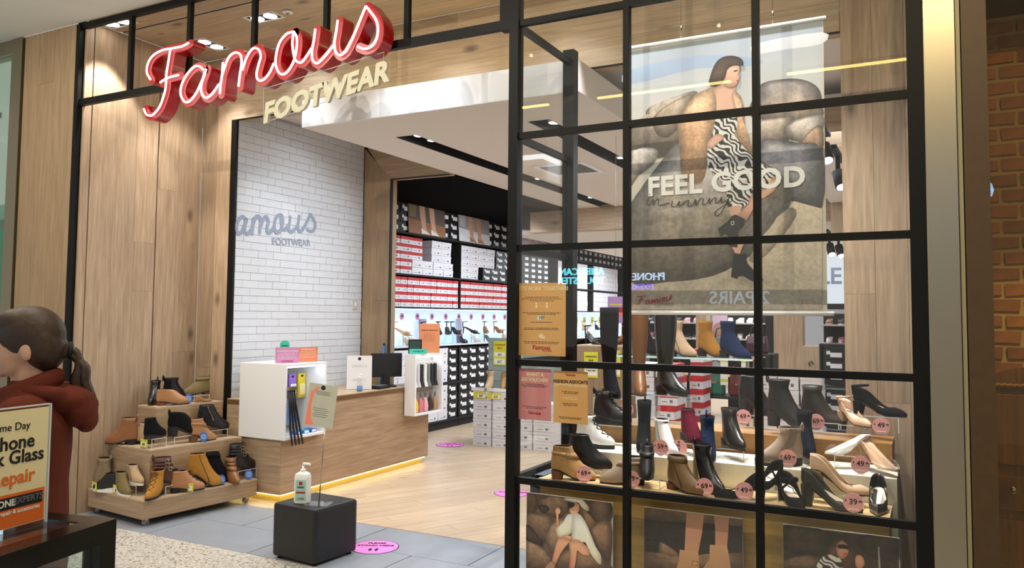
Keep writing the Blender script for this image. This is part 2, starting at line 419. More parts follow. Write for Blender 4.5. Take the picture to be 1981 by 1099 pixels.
# lower ceiling and timber beam deeper in the shop
mb = MB(); mb.box((-5.3, 10.06, 2.70), (.06, 19.2, 2.76), PLASTER); mb.build('ceiling_rear', cl)
mb = MB(); mb.box((-4.9, 9.865, 2.70), (.0, 10.05, 3.03), OAKX); o = mb.build('trim_1'); o['kind'] = 'structure'
mb = MB(); mb.box((-5.35, 15.5, 2.28), (.0, 15.6, 2.70), BLACKM); o = mb.build('trim_2'); o['kind'] = 'structure'

# ---- left entry wall: oak boards in three panels with shadow gaps
wl = struct('wall_left')
mb = MB(); mb.box((-5.95, 3.90, 0), (-5.862, 5.06, 3.84), BLACKM); mb.build('backing', wl)
for (ya, yb) in ((3.90, 3.968), (3.976, 4.588), (4.60, 5.05)):
    for (u0, u1, z0, z1) in boards_v(ya, yb, .0, 3.838, .205, rnd):
        mb = MB(); mb.box((-5.86, u0, z0), (-5.842, u1, z1), OAKL); centred(mb, 'plank', wl)
# outer fascia left of the opening (faces the mall)
wo = struct('wall_front')
mb = MB(); mb.box((-6.58, 3.885, 0), (-5.90, 3.95, 3.815), BLACKM); mb.build('backing', wo)
for (u0, u1, z0, z1) in boards_v(-6.58, -5.91, .0, 3.813, .2, rnd):
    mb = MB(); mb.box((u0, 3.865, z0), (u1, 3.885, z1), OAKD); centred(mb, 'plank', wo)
# inner timber portal: jambs and mitred header
pt = struct('trim_3')
def mitre_jamb(parent, x0, x1, zi, y0, y1, w, m, rnd_, ztop):
    # upright boards whose tops are cut along the 45-degree mitre that leaves the inner corner (x1, zi)
    x = x0
    while x < x1-.01:
        xe = min(x+w, x1); xe = x1 if x1-xe < .05 else xe
        cut = rnd_.uniform(.7, 2.0); a, b = x+.0008, xe-.0008; top = lambda q: min(ztop, zi+(x1-q))-.001
        mb = MB(); mb.box((a, y0, 0), (b, y1, cut-.0006), m); centred(mb, 'plank', parent)
        mb = MB(); mb.prism([(a, y0, cut+.0006), (b, y0, cut+.0006), (b, y0, top(b)), (a, y0, top(a))], (0, y1-y0, 0), m); centred(mb, 'plank', parent)
        x = xe
def mitre_head(parent, rows, xi, zi, xend, y0, y1, m, rnd_, xmin):
    for za, zb in rows:
        L_ = lambda z: max(xmin, xi-(z-zi))+.001
        xs_ = [None]; x = xi+rnd_.uniform(.3, 1.8)
        while x < xend-.3: xs_.append(x); x += rnd_.uniform(1.5, 2.3)
        xs_.append(xend)
        for a, b in zip(xs_, xs_[1:]):
            p = [(L_(za) if a is None else a+.0008, y0, za+.0006), (b-.0008, y0, za+.0006), (b-.0008, y0, zb-.0006), (L_(zb) if a is None else a+.0008, y0, zb-.0006)]
            mb = MB(); mb.prism(p, (0, y1-y0, 0), m); centred(mb, 'plank', parent)
mitre_jamb(pt, -5.842, -5.465, 3.265, 5.054, 5.18, .19, OAKL, rnd, 3.838)
for (u0, u1, z0, z1) in boards_v(-.455, .02, 0, 3.838, .17, rnd):
    mb = MB(); mb.box((u0, 5.054, z0), (u1, 5.18, z1), OAKL); centred(mb, 'plank', pt)
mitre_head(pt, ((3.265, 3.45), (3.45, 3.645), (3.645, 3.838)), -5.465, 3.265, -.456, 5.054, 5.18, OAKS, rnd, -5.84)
mb = MB(); mb.box((-5.465, 5.04, 0), (-5.402, 5.062, 3.262), BLACK); mb.build('edge_angle', pt)
mb = MB(); mb.box((-5.402, 5.046, 3.257), (-.456, 5.07, 3.2645), BLACK); mb.build('edge_angle', pt)

# ---- brick wall painted white, behind the counter
wb = struct('wall_brick')
PAINTB = mat('painted_brick', (208, 211, 217), .55, bump=.25, bscale=40, vary=.02)
mb = MB(); mb.box((-5.46, 5.064, 0), (-5.415, 6.835, 3.39), mat('brick_joint', (186, 188, 196), .9)); mb.build('mortar', wb)
BRK = []
for r in range(38):
    z = .815+r*.0688
    y = 5.066-(.0 if r % 2 else .0915)
    while y < 6.83:
        a, bb = max(y, 5.067), min(y+.183, 6.833)
        if bb-a > .02 and z+.066 < 3.392: BRK.append((z, a, bb))
        y += .183
BRK.sort(key=lambda t: abs(t[0]-1.85))
cache = {}
rest = MB()
for i, (z, a, bb) in enumerate(BRK):
    pr = rnd.choice((0, .001, .002, .003))
    if i >= 300:
        rest.box((-5.415, a+.0012, z+.0014), (-5.405+pr, bb-.0012, z+.0674), PAINTB); continue
    key = (round(bb-a, 3), pr)
    if key not in cache:
        mb = MB(); h = (bb-a)/2; mb.box((0, -h+.0012, .0014), (.010+pr, h-.0012, .0674), PAINTB); cache[key] = mb.mesh('brick')
    o = link('brick', cache[key], wb); o.location = (-5.415, (a+bb)/2, z)
rest.build('brick_courses_above', wb, kind='stuff')
# second timber portal behind the counter
p2 = struct('trim_4')
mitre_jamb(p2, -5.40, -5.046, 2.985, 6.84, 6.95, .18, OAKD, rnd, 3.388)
mitre_head(p2, ((2.985, 3.17), (3.17, 3.388)), -5.046, 2.985, -4.322, 6.84, 6.95, OAKX, rnd, -5.40)
mb = MB(); mb.box((-5.05, 6.832, 0), (-5.04, 6.87, 2.985), BLACKM); mb.box((-5.046, 6.832, 2.978), (-4.322, 6.87, 2.986), BLACKM); mb.build('edge_angle', p2)
# shop side walls, rear wall
ws = struct('wall_shop')
mb = MB(); mb.box((-6.5, 6.84, 0), (-6.36, 19.2, 3.39), BLACKM); mb.box((-6.4, 6.955, 0), (-5.41, 7.0, 3.39), BLACKM); mb.build('side_lining', ws)
mb = MB(); mb.box((-6.4, 19.2, 0), (.2, 19.3, 3.39), mat('grey_paint', (150, 150, 156), .7)); mb.build('rear_wall', ws)
mb = MB(); mb.box((.07, 5.2, 0), (.17, 19.2, 3.9), WHITE); mb.box((.03, 3.95, 0), (.17, 5.2, 3.84), BLACKM); mb.build('right_wall', ws)
mb = MB(); mb.box((-6.36, 6.955, 2.985), (-4.325, 15.4, 3.02), mat('black_ceiling', (5, 5, 6), .95, spec=.05)); mb.build('black_soffit', ws)
mb = MB(); mb.box((-5.9, 5.19, 3.385), (.1, 5.25, 3.9), BLACKM); mb.build('header_back', ws)

# ---- steel-framed shopfront: glazed box and transom grid (window_1)
w1 = struct('window_1')
def bar(lo, hi, name='mullion'):
    mb = MB(); mb.box(lo, hi, BLACK); return mb.build(name, w1)
YF0, YF1 = 3.872, 3.912
ZB = [3.178, 2.543, 1.921, 1.298, .668, .05]
bar((-2.058, YF0-.01, 0), (-2.002, 3.93, 3.80), 'corner_post')
bar((-2.12, YF0-.008, 3.15), (-2.058, 3.925, 3.81), 'corner_post')
bar((-.078, YF0-.005, 0), (-.012, 3.93, 3.80), 'corner_post')
bar((-5.905, YF0-.014, 0), (-5.862, 3.93, 3.80), 'corner_post')
for xm in (-1.378, -.727): bar((xm-.0165, YF0, 0), (xm+.0165, YF1, 3.80))
for z in ZB: bar((-2.002, YF0+.002, z-.017), (-.078, YF1-.002, z+.017), 'glazing_bar')
bar((-5.862, YF0+.002, 3.16), (-2.12, YF1, 3.21), 'transom_rail')
bar((-5.862, YF0+.002, 3.772), (-.078, YF1, 3.815), 'transom_rail')
for xm in (-5.29, -4.66, -4.03, -3.40, -2.77): bar((xm-.017, YF0+.004, 3.21), (xm+.017, YF1-.004, 3.772))
# return side of the glazed box
bar((-2.06, 4.60, 0), (-1.985, 4.672, 3.25), 'rear_post')
for z in ZB: bar((-2.046, 3.93, z-.018), (-2.014, 4.60, z+.018), 'return_rail')
for (x0, x1) in ((-2.002, -1.3945), (-1.3615, -.7435), (-.7105, -.078)):
    for za, zb in zip(ZB[1:]+[], ZB):
        mb = MB(); mb.box((x0, 3.889, za+.017), (x1, 3.895, zb-.017), PANE); mb.build('pane', w1)
    mb = MB(); mb.box((x0, 3.889, ZB[0]+.017), (x1, 3.895, 3.772), PANE); mb.build('pane', w1)
for za, zb in zip(ZB[1:], ZB):
    mb = MB(); mb.box((-2.033, 3.93, za+.018), (-2.027, 4.60, zb-.018), PANE); mb.build('pane', w1)

# ---- neighbours: steel pilasters, left shopfront, right shopfront with brick wall
pl_ = struct('trim_5')
BRST = mat('brushed_stainless', (160, 150, 130), .36, 1)
mb = MB(); mb.box((-.010, 3.85, 0), (.108, 4.0, 3.815), BRST); mb.build('steel_cladding', pl_)
mb = MB(); mb.box((.112, 3.865, 0), (.128, 4.0, 3.10), mat('cream_edge', (190, 178, 140), .5)); mb.box((.112, 3.865, 3.104), (.128, 4.0, 3.815), MATS['cream_edge']); mb.build('edge_strip', pl_)
mb = MB(); mb.box((.132, 3.84, 0), (.225, 4.05, 3.815), mat('brown_laminate', (74, 51, 20), .5, nz=.08, nscale=20)); mb.build('brown_jamb', pl_)
pr = struct('trim_6')
mb = MB(); mb.box((-6.74, 3.85, 0), (-6.60, 4.0, 3.815), BRST); mb.box((-6.60, 3.875, 0), (-6.582, 3.99, 3.815), mat('bronze_edge', (92, 78, 56), .5)); mb.build('steel_cladding', pr)
wn = struct('window_2')
mb = MB(); mb.box((-9, 3.89, 0), (-6.745, 3.90, 3.70), glass('green_pane', (.80, .92, .86), 1.0, .03)); mb.build('pane', wn)
mb = MB(); mb.box((-9, 3.86, 3.70), (-6.74, 3.98, 3.815), BRST); mb.build('head_rail', wn)
mb = MB(); mb.box((-9, 5.3, 0), (-6.745, 5.4, 3.7), mat('pale_green_wall', (150, 172, 150), .6)); mb.box((-9, 4.6, 2.45), (-6.745, 5.3, 2.6), MATS['pale_green_wall'])
mb.box((-9, 4.4, 1.2), (-6.80, 4.42, 2.35), mat('teal_panel', (60, 150, 132), .5)); mb.box((-9, 3.95, 0), (-6.745, 5.3, .02), TILE); mb.build('shop_interior', wn)
text('074', (-7.03, 3.884, 3.17), .085, INK, wn, align='LEFT')
w3 = struct('window_3')
mb = MB(); mb.box((.23, 3.93, 0), (2.6, 3.938, 3.55), glass('amber_pane', (.92, .84, .64), 1.0, .01)); mb.build('pane', w3)
mb = MB(); mb.box((.225, 3.90, 3.5), (2.6, 3.99, 3.815), MATS['brown_laminate']); mb.build('head_rail', w3)
wr = struct('wall_neighbour')
mb = MB(); mb.box((.12, 5.03, 0), (2.6, 5.2, 3.55), mat('lime_mortar', (190, 170, 132), .9, bump=.5, bscale=30)); mb.build('mortar', wr)
mb = MB(); mb.box((.23, 4.2, 3.2), (2.6, 5.02, 3.24), MATS['brown_laminate']); mb.box((.2, 4.05, 0), (.215, 5.02, 3.6), MATS['brown_laminate']); mb.build('lining', wr)
RB = mat('red_brick', (150, 106, 70), .8, nz=.2, nscale=12, bump=.6, bscale=30, vary=.22)
bc = []
for k in range(4):
    mb = MB(); w_ = .078; mb.box((-w_+.004, -.02, -.030), (w_-.004, .012, .030), RB); me = mb.mesh('brick')
    for v in me.vertices: v.co += Vector((rnd.uniform(-.006, .006), rnd.uniform(-.002, .004), rnd.uniform(-.004, .004)))
    bc.append(me)
for r in range(34):
    z = .45+r*.0842
    for k in range(6):
        xc = .17+k*.171+(.085 if r % 2 else 0)
        if xc < 1.25 and z < 3.2:
            o = link('brick', rnd.choice(bc), wr); o.location = (xc, 5.03, z)

# ================================================================== NEON SIGN
RED = mat('red_lacquer', (170, 14, 18), .25, coat=.3); REDIN = mat('red_channel', (150, 14, 18), .45)
NEON = emis('white_neon', (255, 236, 234), 2.4)
def zs(x, y): return (250+x/3.602, y/3.602)           # enlargement -> photograph pixels
LET = [
 [[(152, 556), (126, 505), (135, 440), (170, 388), (232, 352), (300, 338), (370, 324), (418, 300)],
  [(290, 345), (276, 430), (262, 520), (258, 600), (246, 660), (213, 748), (165, 802), (125, 800), (104, 758)],
  [(218, 576), (275, 543), (348, 524)]],
 [[(520, 486), (490, 462), (450, 470), (398, 530), (366, 600), (362, 660), (392, 712), (430, 700), (470, 648), (500, 585), (528, 520), (540, 480)],
  [(530, 500), (505, 600), (510, 655), (540, 682), (580, 655), (628, 588)]],
 [[(656, 436), (650, 520), (640, 590), (634, 655)], [(646, 540), (690, 412), (735, 370), (774, 378), (786, 430), (774, 520), (764, 604)],
  [(790, 492), (822, 400), (862, 342), (900, 342), (920, 390), (905, 450), (890, 520), (905, 560), (940, 555), (980, 508), (1012, 440)]],
 [[(1150, 222), (1100, 238), (1050, 300), (1026, 390), (1026, 462), (1056, 516), (1100, 506), (1148, 430), (1170, 330), (1170, 262), (1150, 222)], [(1150, 222), (1140, 300), (1150, 380), (1166, 425), (1202, 436), (1240, 390), (1272, 338)]],
 [[(1300, 203), (1290, 280), (1276, 360), (1282, 420), (1312, 442), (1352, 408), (1400, 350), (1424, 318)],
  [(1456, 142), (1445, 220), (1432, 300), (1442, 362), (1472, 386), (1510, 360)]],
 [[(1510, 360), (1562, 260), (1612, 140), (1652, 44)], [(1652, 44), (1682, 82), (1722, 140), (1736, 200), (1726, 270), (1692, 322), (1642, 342), (1594, 326)]],
]
YS = 3.735
def ribbon(mb, pts, w, y0, y1, m, n=8):
    """a channel of width w around a path in an x-z plane, from depth y0 to y1, round ends"""
    P = [Vector((p.x, 0, p.z)) for p in pts]
    Lf, Rt = [], []
    for i, p in enumerate(P):
        a, b = P[max(i-1, 0)], P[min(i+1, len(P)-1)]
        t = (b-a).normalized(); nrm = Vector((-t.z, 0, t.x)); Lf.append(p+nrm*w/2); Rt.append(p-nrm*w/2)
    def arc(c, frm):
        r = frm-c; a0 = atan2(r.z, r.x); return [c+Vector((cos(a0+k*pi/n), 0, sin(a0+k*pi/n)))*w/2 for k in range(1, n)]
    F = lambda q, y: Vector((q.x, y, q.z))
    k = len(P)
    vs = [F(q, y0) for q in Lf]+[F(q, y0) for q in Rt]+[F(q, y1) for q in Lf]+[F(q, y1) for q in Rt]
    fs = []
    for i in range(k-1):
        fs += [(i, i+1, k+i+1, k+i), (2*k+i, 3*k+i, 3*k+i+1, 2*k+i+1), (i, 2*k+i, 2*k+i+1, i+1), (k+i, k+i+1, 3*k+i+1, 3*k+i)]
    mb.add(vs, fs, m)
    for c, fr in ((P[0], Lf[0]), (P[-1], Rt[-1])):
        pts2 = [fr]+arc(c, fr)+[c*2-fr]
        mb.prism([F(q, y0) for q in pts2], (0, y1-y0, 0), m)
sg = thing('shop_sign', 'big red script channel letters outlined with white neon above the open entrance', 'sign', (-4.0, 3.8, 3.2))
for li, strokes in enumerate(LET):
    mb = MB(); tb = MB()
    for si, st in enumerate(strokes):
        pts = crom([Vector(onY(*zs(x, y), YS)) for x, y in st], 5)
        ribbon(mb, pts, .060, YS+.012+.0015*si+.0007*(li % 2), YS+.115-.001*si, RED)
        tb.tube([p+Vector((0, -.004, 0)) for p in pts], .0072, NEON, 6)
    le = mb.build('letter', sg, True); tb.build('neon_tube', le, True)
mb = MB()
p0 = onY(510, 240, YS+.05); p1 = onY(743, 103, YS+.05)
a = onY(510, 172, YS+.05); bq = onY(743, 101, YS+.05); c = onY(741, 150, YS+.05); dq = onY(510, 238, YS+.05)
mb.prism([a, dq, Vector((c.x-.02, c.y, c.z-.03)), Vector((c.x, c.y, c.z)), bq], (0, .008, 0), glass('sign_acrylic', (.96, .97, .97), .35, .0))
acp = mb.build('acrylic_panel', sg, True)
mb = MB(); E_ = mat('acrylic_edge', (214, 224, 226), .3)
cr_ = [a, dq, Vector((c.x-.02, c.y, c.z-.03)), Vector(c), bq]
mb.tube([p+Vector((0, -.001, 0)) for p in cr_], .0022, E_, 5, close=True); mb.build('polished_edge', acp, True)
u = (onY(740, 150, YS)-onY(508, 230, YS)); CREAMM = mat('cream_acrylic', (206, 202, 176), .5)
o = text('FOOTWEAR', onY(626, 199, YS+.04), .178, CREAMM, acp, u=u, v=(.10, 0, 1), bold=.008, ext=.011, spacing=1.02, sx=1.0)
for x, z in ((-4.6, 3.19), (-3.9, 3.19), (-3.2, 3.22)):
    mb = MB(); mb.box((x-.012, YS+.10, z-.012), (x+.012, 3.872, z+.012), BLACK); mb.build('bracket', sg, True)
# the same lettering painted on the brick wall
GREYP = mat('slate_wall_paint', (140, 152, 172), .6)
wp = thing('painted_wall_logo', 'grey painted script logo on the white brick wall behind the counter', 'logo', (-5.402, 5.6, 2.3))
mb = MB()
def wall_pt(x, y):
    t = (x-390)/1250; sb = 710-370*t; wbm = 282-22*t; k = .78-.17*t
    X_ = 95+(x-360)/1375*838; Y_ = wbm-(sb-y)*k
    return onX(440+X_/5.4964, 400+Y_/5.4964, -5.4005)
for li, strokes in enumerate(LET[1:]):
    for si, st in enumerate(strokes):
        pts = [Vector((p.y, 0, p.z)) for p in crom([Vector(wall_pt(x, y)) for x, y in st], 5)]
        P = [p for p in pts if p.x > 5.07]
        if len(P) > 2:
            sub = MB(); ribbon(sub, P, .034, 0, .0012, GREYP); mb.add([(-5.4005-v[1]+.0012+.0004*si+.0002*(li % 2), v[0], v[2]) for v in sub.v], [f[::-1] for f in sub.f], GREYP)
mb.build('script_lettering', wp, True)
text('FOOTWEAR', onX(565, 475, -5.399), .094, GREYP, wp, u=(0, 1, .055), v=(0, -.16, 1), bold=.001)

# ---- downlights and detector in the soffit
LAMP = emis('lamp_face', (255, 250, 240), 14)
def twin(name, cx_, cy_, rz, label, n=2):
    t = thing(name, label, 'light', (cx_, cy_, 3.84), rz, 'twin downlights in the entry soffit')
    mb = MB(); mb.box((-.15, -.075, -.006), (.15, -.062, 0), WHITES); mb.box((-.15, .062, -.006), (.15, .075, 0), WHITES)
    mb.box((-.15, -.062, -.006), (-.137, .062, 0), WHITES); mb.box((.137, -.062, -.006), (.15, .062, 0), WHITES); mb.build('frame', t)
    mb = MB(); mb.box((-.137, -.062, -.002), (.137, .062, 0), BLACKM); mb.build('recess', t)
    for s in (-1, 1):
        mb = MB(); mb.lathe([(.052, -.006), (.05, -.003), (.03, -.0025)], LAMP, (s*.066, 0, 0), 16); mb.build('lamp', t)
twin('twin_downlight', -5.66, 4.035, 0, 'twin downlight nearest the black corner post of the entry')
twin('twin_downlight', -5.40, 4.725, pi/2, 'twin downlight above the letter F, turned lengthways to the shop')
twin('twin_downlight', -4.53, 4.465, 0, 'twin downlight above the middle of the red neon word')
sd = thing('smoke_detector', 'small round white detector in the timber soffit above the sign', 'detector', (-4.28, 4.46, 3.84))
mb = MB(); mb.lathe([(.035, 0), (.042, -.004), (.04, -.012), (.02, -.018)], WHITES, n=18); mb.build('base', sd)
mb = MB(); mb.lathe([(.016, -.018), (.012, -.022)], mat('grey_plastic', (120, 120, 120), .5), n=12); mb.build('sensor', sd)

# ================================================================== COUNTER
ct = thing('sales_counter', 'long oak service counter with glowing strip underneath, before white brick wall', 'counter', (-5.08, 6.1, 0))
mb = MB(); mb.box((-5.39, 5.02, .062), (-4.77, 6.82, .512), COUNTW); mb.box((-5.03, 6.82, .062), (-4.77, 7.2, .775), COUNTW)
mb.box((-5.39, 5.50, .512), (-4.77, 6.82, .775), COUNTW); mb.box((-5.39, 5.02, .512), (-5.235, 5.50, .775), COUNTW); mb.build('body', ct, True)
mb = MB(); mb.box((-5.39, 5.012, .064), (-4.772, 5.019, .512), OAKX); mb.box((-5.39, 5.012, .5125), (-5.236, 5.019, .774), OAKX); mb.build('end_panel', ct, True)
DKEDGE = wood('dark_counter_edge', (84, 58, 30), (120, 86, 48), 'y', .35, 0)
TOPW = wood('counter_top_oak', (176, 150, 118), (206, 180, 148), 'y', .4, 0)
mb = MB(); mb.box((-5.39, 5.50, .775), (-4.762, 6.82, .812), DKEDGE); mb.box((-5.03, 6.82, .775), (-4.762, 7.205, .812), DKEDGE); mb.box((-5.39, 5.01, .775), (-5.235, 5.50, .812), DKEDGE); mb.build('worktop_edge', ct, True)
mb = MB(); mb.box((-5.39, 5.50, .812), (-4.764, 6.82, .82), TOPW); mb.box((-5.03, 6.82, .812), (-4.764, 7.2, .82), TOPW); mb.box((-5.39, 5.014, .812), (-5.235, 5.50, .82), TOPW); mb.build('worktop', ct, True)
mb = MB(); mb.box((-5.36, 5.06, 0), (-4.805, 6.8, .062), mat('gold_kick', (214, 186, 90), .4)); mb.box((-5.0, 6.8, 0), (-4.805, 7.14, .062), MATS['gold_kick']); mb.build('plinth', ct, True)
mb = MB(); mb.box((-4.79, 5.05, .052), (-4.782, 7.16, .0605), emis('yellow_led', (255, 236, 170), 7)); mb.box((-5.36, 5.036, .052), (-4.79, 5.044, .0605), MATS['yellow_led']); mb.build('light_strip', ct, True)

def hang_cabinet(name, x0, x1, y0, y1, z0, z1, label):
    t = thing(name, label, 'cabinet', (x1, (y0+y1)/2, z0)); k = .022
    mb = MB(); mb.box((x0, y0, z0), (x1, y0+k, z1), WHITES); mb.box((x0, y1-k, z0), (x1, y1, z1), WHITES)
    mb.box((x0, y0+k, z0), (x1, y1-k, z0+k), WHITES); mb.box((x0, y0+k, z1-k), (x1, y1-k, z1), WHITES); mb.build('body', t, True, bevel=.002)
    mb = MB(); mb.box((x0+.001, y0+k, z0+k), (x0+.012, y1-k, z1-k), mat('slat_back', (170, 160, 150), .5)); mb.build('back_panel', t, True)
    mb = MB(); mb.box((x1-.06, y0+k+.01, z1-k-.012), (x1-.03, y1-k-.01, z1-k), emis('cabinet_led', (235, 245, 255), 14)); mb.build('light', t, True)
    mb = MB()
    for zz in (z0+(z1-z0)*.78, z0+(z1-z0)*.40):
        mb.box((x0+.012, y0+k, zz), (x0+.02, y1-k, zz+.012), STEEL)
    mb.build('rail', t, True); return t
c1 = hang_cabinet('accessory_cabinet', -5.225, -4.71, 4.99, 5.495, .513, 1.135, 'deep white lit cabinet of packaged shoe care on the counter end towards the mall')
c2 = hang_cabinet('accessory_cabinet', -4.76, -4.63, 6.74, 7.26, .53, 1.15, 'shallow white lit cabinet of hanging socks at the far end of the counter')
# goods in the first cabinet: hanging packs
def pack(name, p, w, h, col, label, group, dcol=None, th=.02):
    t = thing(name, label, 'package', p, 0, group)
    mb = MB(); mb.box((-th/2, -w/2, -h), (th/2, w/2, 0), mat('card_%d_%d_%d' % col, col, .4)); mb.build('card', t, bevel=.003)
    mb = MB(); mb.box((th/2, -w*.42, -h*.9), (th/2+.012, w*.42, -h*.4), mat('blister_%d_%d_%d' % (dcol or (210, 214, 218)), dcol or (210, 214, 218), .25)); mb.build('blister', t, bevel=.006)
    mb = MB(); mb.box((-th/2-.001, -.012, -.03), (th/2+.004, .012, -.012), BLACKM); mb.build('hook', t)
    return t
for i, (c, dc, nm) in enumerate((((70, 190, 120), (206, 214, 220), 'green hanging pack beside the cabinet wall'), ((74, 170, 90), (228, 228, 230), 'green and white hanging pack second along the top rail'),
                             ((140, 100, 190), (214, 208, 226), 'purple hanging pack third along the top rail'), ((226, 200, 40), (232, 222, 150), 'yellow hanging pack last along the top rail'))):
    pack('shoe_care_pack', (-4.93, 5.07+i*.115, 1.03), .085, .21, c, nm, 'hanging shoe care packs', dc)
for i, (c, nm) in enumerate((((70, 140, 210), 'blue insole pack lowest by the black straps'), ((205, 214, 226), 'white and blue insole pack lower in the cabinet'))):
    pack('insole_pack', (-4.9, 5.16+i*.12, .80), .10, .20, c, nm, 'insole packs', (60, 130, 220))
for i, c in enumerate(((40, 110, 190), (30, 150, 200), (60, 90, 160))):
    t = thing('polish_tin', ('royal blue', 'cyan', 'navy')[i]+' shoe polish box on the cabinet floor', 'box', (-4.78, 5.2+i*.09, .535))
    mb = MB(); mb.box((-.04, -.035, 0), (.04, .035, .03), mat('tin%d' % i, c, .35)); mb.build('carton', t, bevel=.003)
    mb = MB(); mb.box((.0405, -.025, .006), (.0412, .025, .024), WHITES); mb.build('print', t)
bt = thing('belt_bundle', 'black belts hanging from the front edge of the deep white cabinet', 'belts', (-4.70, 5.05, .92))
for i in range(4):
    mb = MB(); y = 5.02+i*.024; mb.tube([(-4.705, y, .93), (-4.69, y+.004, .80), (-4.685, y+.01+i*.012, .62), (-4.675, y+.03+i*.018, .47)], [.008, .009, .01, .008], mat('belt_black', (24, 24, 28), .4), 6); mb.build('belt', bt, True)
    mb = MB(); mb.box((-4.712, y-.01, .92), (-4.69, y+.012, .95), STEEL); mb.build('buckle', bt, True)
# socks and small bags in the second
SK = [(226, 226, 228), (200, 200, 204), (40, 40, 44), (232, 232, 232), (120, 124, 120), (36, 36, 40), (30, 30, 34)]
for i, c in enumerate(SK):
    t = thing('sock_pair', '%s pair of socks hanging, %s on the rail' % (('white', 'light grey', 'black', 'bright white', 'grey green', 'dark', 'charcoal')[i], ('first', 'second', 'third', 'fourth', 'fifth', 'sixth', 'last')[i]), 'socks', (-4.675, 6.79+i*.063, 1.05))
    mb = MB(); mb.loft([[Vector((a*.012, b*.022, z)) for a, b in ((1, 1), (-1, 1), (-1, -1), (1, -1))] for z, a in ((0, 1), (-.12, 1), (-.17, 1.3))]+[[Vector((a*.014, b*.03+.02, -.24)) for a, b in ((1, 1), (-1, 1), (-1, -1), (1, -1))]], mat('sock_%d' % c[0], c, .9)); mb.build('sock', t, bevel=.004)
    mb = MB(); mb.box((-.014, -.02, -.008), (.014, .02, .02), mat('sock_band', (210, 206, 200), .6)); mb.build('card_band', t)
for i, (c, w) in enumerate((((226, 190, 60), 'yellow'), ((206, 120, 130), 'pink'), ((232, 160, 170), 'pale pink'), ((44, 40, 40), 'black'), ((176, 132, 92), 'tan'))):
    t = thing('small_pouch', '%s small pouch in the lower half of the sock cabinet' % w, 'pouch', (-4.68, 6.82+i*.09, .56))
    mb = MB(); mb.loft([[Vector((a*.02*k, b*.034*k, z)) for a, b in ((1, 1), (-1, 1), (-1, -1), (1, -1))] for z, k in ((0, .9), (.05, 1.05), (.10, .8), (.14, .35))], mat('pouch_'+w.replace(' ', '_'), c, .6)); mb.build('bag', t, bevel=.004)
    mb = MB(); mb.tube([(0, -.008, .135), (0, -.012, .18), (0, .012, .18), (0, .008, .135)], .003, BLACKM, 5); mb.build('loop', t)

# cards, signs and small things on the counter
def card(name, label, cat, c, w, h, col, rz=0, tilt=0, lines=(), group=None, th=.004, base=True, lineink=INK, pic=None):
    """upright printed card on an acrylic foot; faces local -y"""
    t = thing(name, label, cat, c, rz, group)
    mb = MB(); mb.box((-w/2, -th/2, .004), (w/2, th/2, h), mat('card_%d_%d_%d' % col, col, .5)); f = mb.build('card', t)
    if base:
        mb = MB(); mb.box((-w*.42, -.02, 0), (w*.42, .025, .005), ACRYL); mb.build('foot', t)
    for (txt, yy, sz, mm, bold) in lines:
        me = text_mesh(txt, sz, bold); me.materials.clear(); me.materials.append(mm)
        me.transform(Matrix(((1, 0, 0, 0), (0, 0, -1, -th/2-.0006), (0, 1, 0, yy), (0, 0, 0, 1)))); link('lettering', me, f)
    if tilt: t.rotation_euler = (tilt, 0, rz)
    return t
def dashes(t, w, rows, th=.004, mm=INK, hh=.0022, seed=1, name='small_print'):
    """lines of print too small to read, as short dashes"""
    r = random.Random(seed); mb = MB()
    for (z, frac) in rows:
        x = -w*frac/2
        while x < w*frac/2:
            l = r.uniform(.008, .03)*w/.2; mb.box((x, -th/2-.0007, z), (min(x+l, w*frac/2), -th/2-.0002, z+hh), mm); x += l+.006*w/.2
    f = [k for k in kids(t)][0]; o = mb.build(name, f, kind='stuff'); return o
q = onX(577, 697, -4.9)
t = card('promotion_card', 'pink printed card standing on the deep white cabinet', 'card', (-4.80, 5.10, 1.135), .20, .135, (206, 140, 184), radians(58), lines=(("DONATION OF GOOD", .098, .017, WINK, .0003), ('FOOTWEAR', .012, .018, RED, .0004)))
dashes(t, .2, [(.085-k*.012, .8) for k in range(5)], mm=WINK)
t = card('promotion_card', 'orange return policy card next to the pink card', 'card', (-4.78, 5.33, 1.135), .17, .13, (226, 138, 96), radians(62), lines=(('RETURN POLICY', .105, .016, WINK, .0002),))
dashes(t, .17, [(.09-k*.012, .85) for k in range(5)], mm=WINK)
t = thing('round_badge', 'turquoise round badge rising behind the pink card', 'badge', (-4.83, 5.10, 1.245), radians(58))
mb = MB(); mb.prism([(.042*cos(k*pi/12), .004, .04+.042*sin(k*pi/12)) for k in range(24)], (0, .004, 0), mat('turquoise_card', (70, 200, 170), .5)); f = mb.build('disc', t)
mb = MB(); mb.box((-.026, .0034, .034), (.026, .004, .041), INK); mb.build('print', f)
mb = MB(); mb.box((-.01, .003, -.11), (.01, .006, .0), ACRYL); mb.build('stem', t)
t = card('promotion_card', 'tall orange card standing on the sock cabinet', 'card', (-4.70, 7.09, 1.15), .22, .31, (222, 142, 100), radians(40), lines=(('FASHION ASSOCIATE', .235, .018, INK, .0004),))
dashes(t, .22, [(.205-k*.016, .55) for k in range(6)])
t = card('promotion_card', 'black card between turquoise card and tall orange card', 'card', (-4.72, 6.86, 1.15), .14, .15, (34, 36, 36), radians(40))
dashes(t, .14, [(.12-k*.018, .7) for k in range(5)], mm=mat('turq_ink', (90, 200, 180), .5))
t = card('promotion_card', 'low turquoise card at the front edge of the sock cabinet', 'card', (-4.66, 6.83, 1.15), .18, .055, (64, 196, 172), radians(40))
dashes(t, .18, [(.026, .6)], hh=.008)
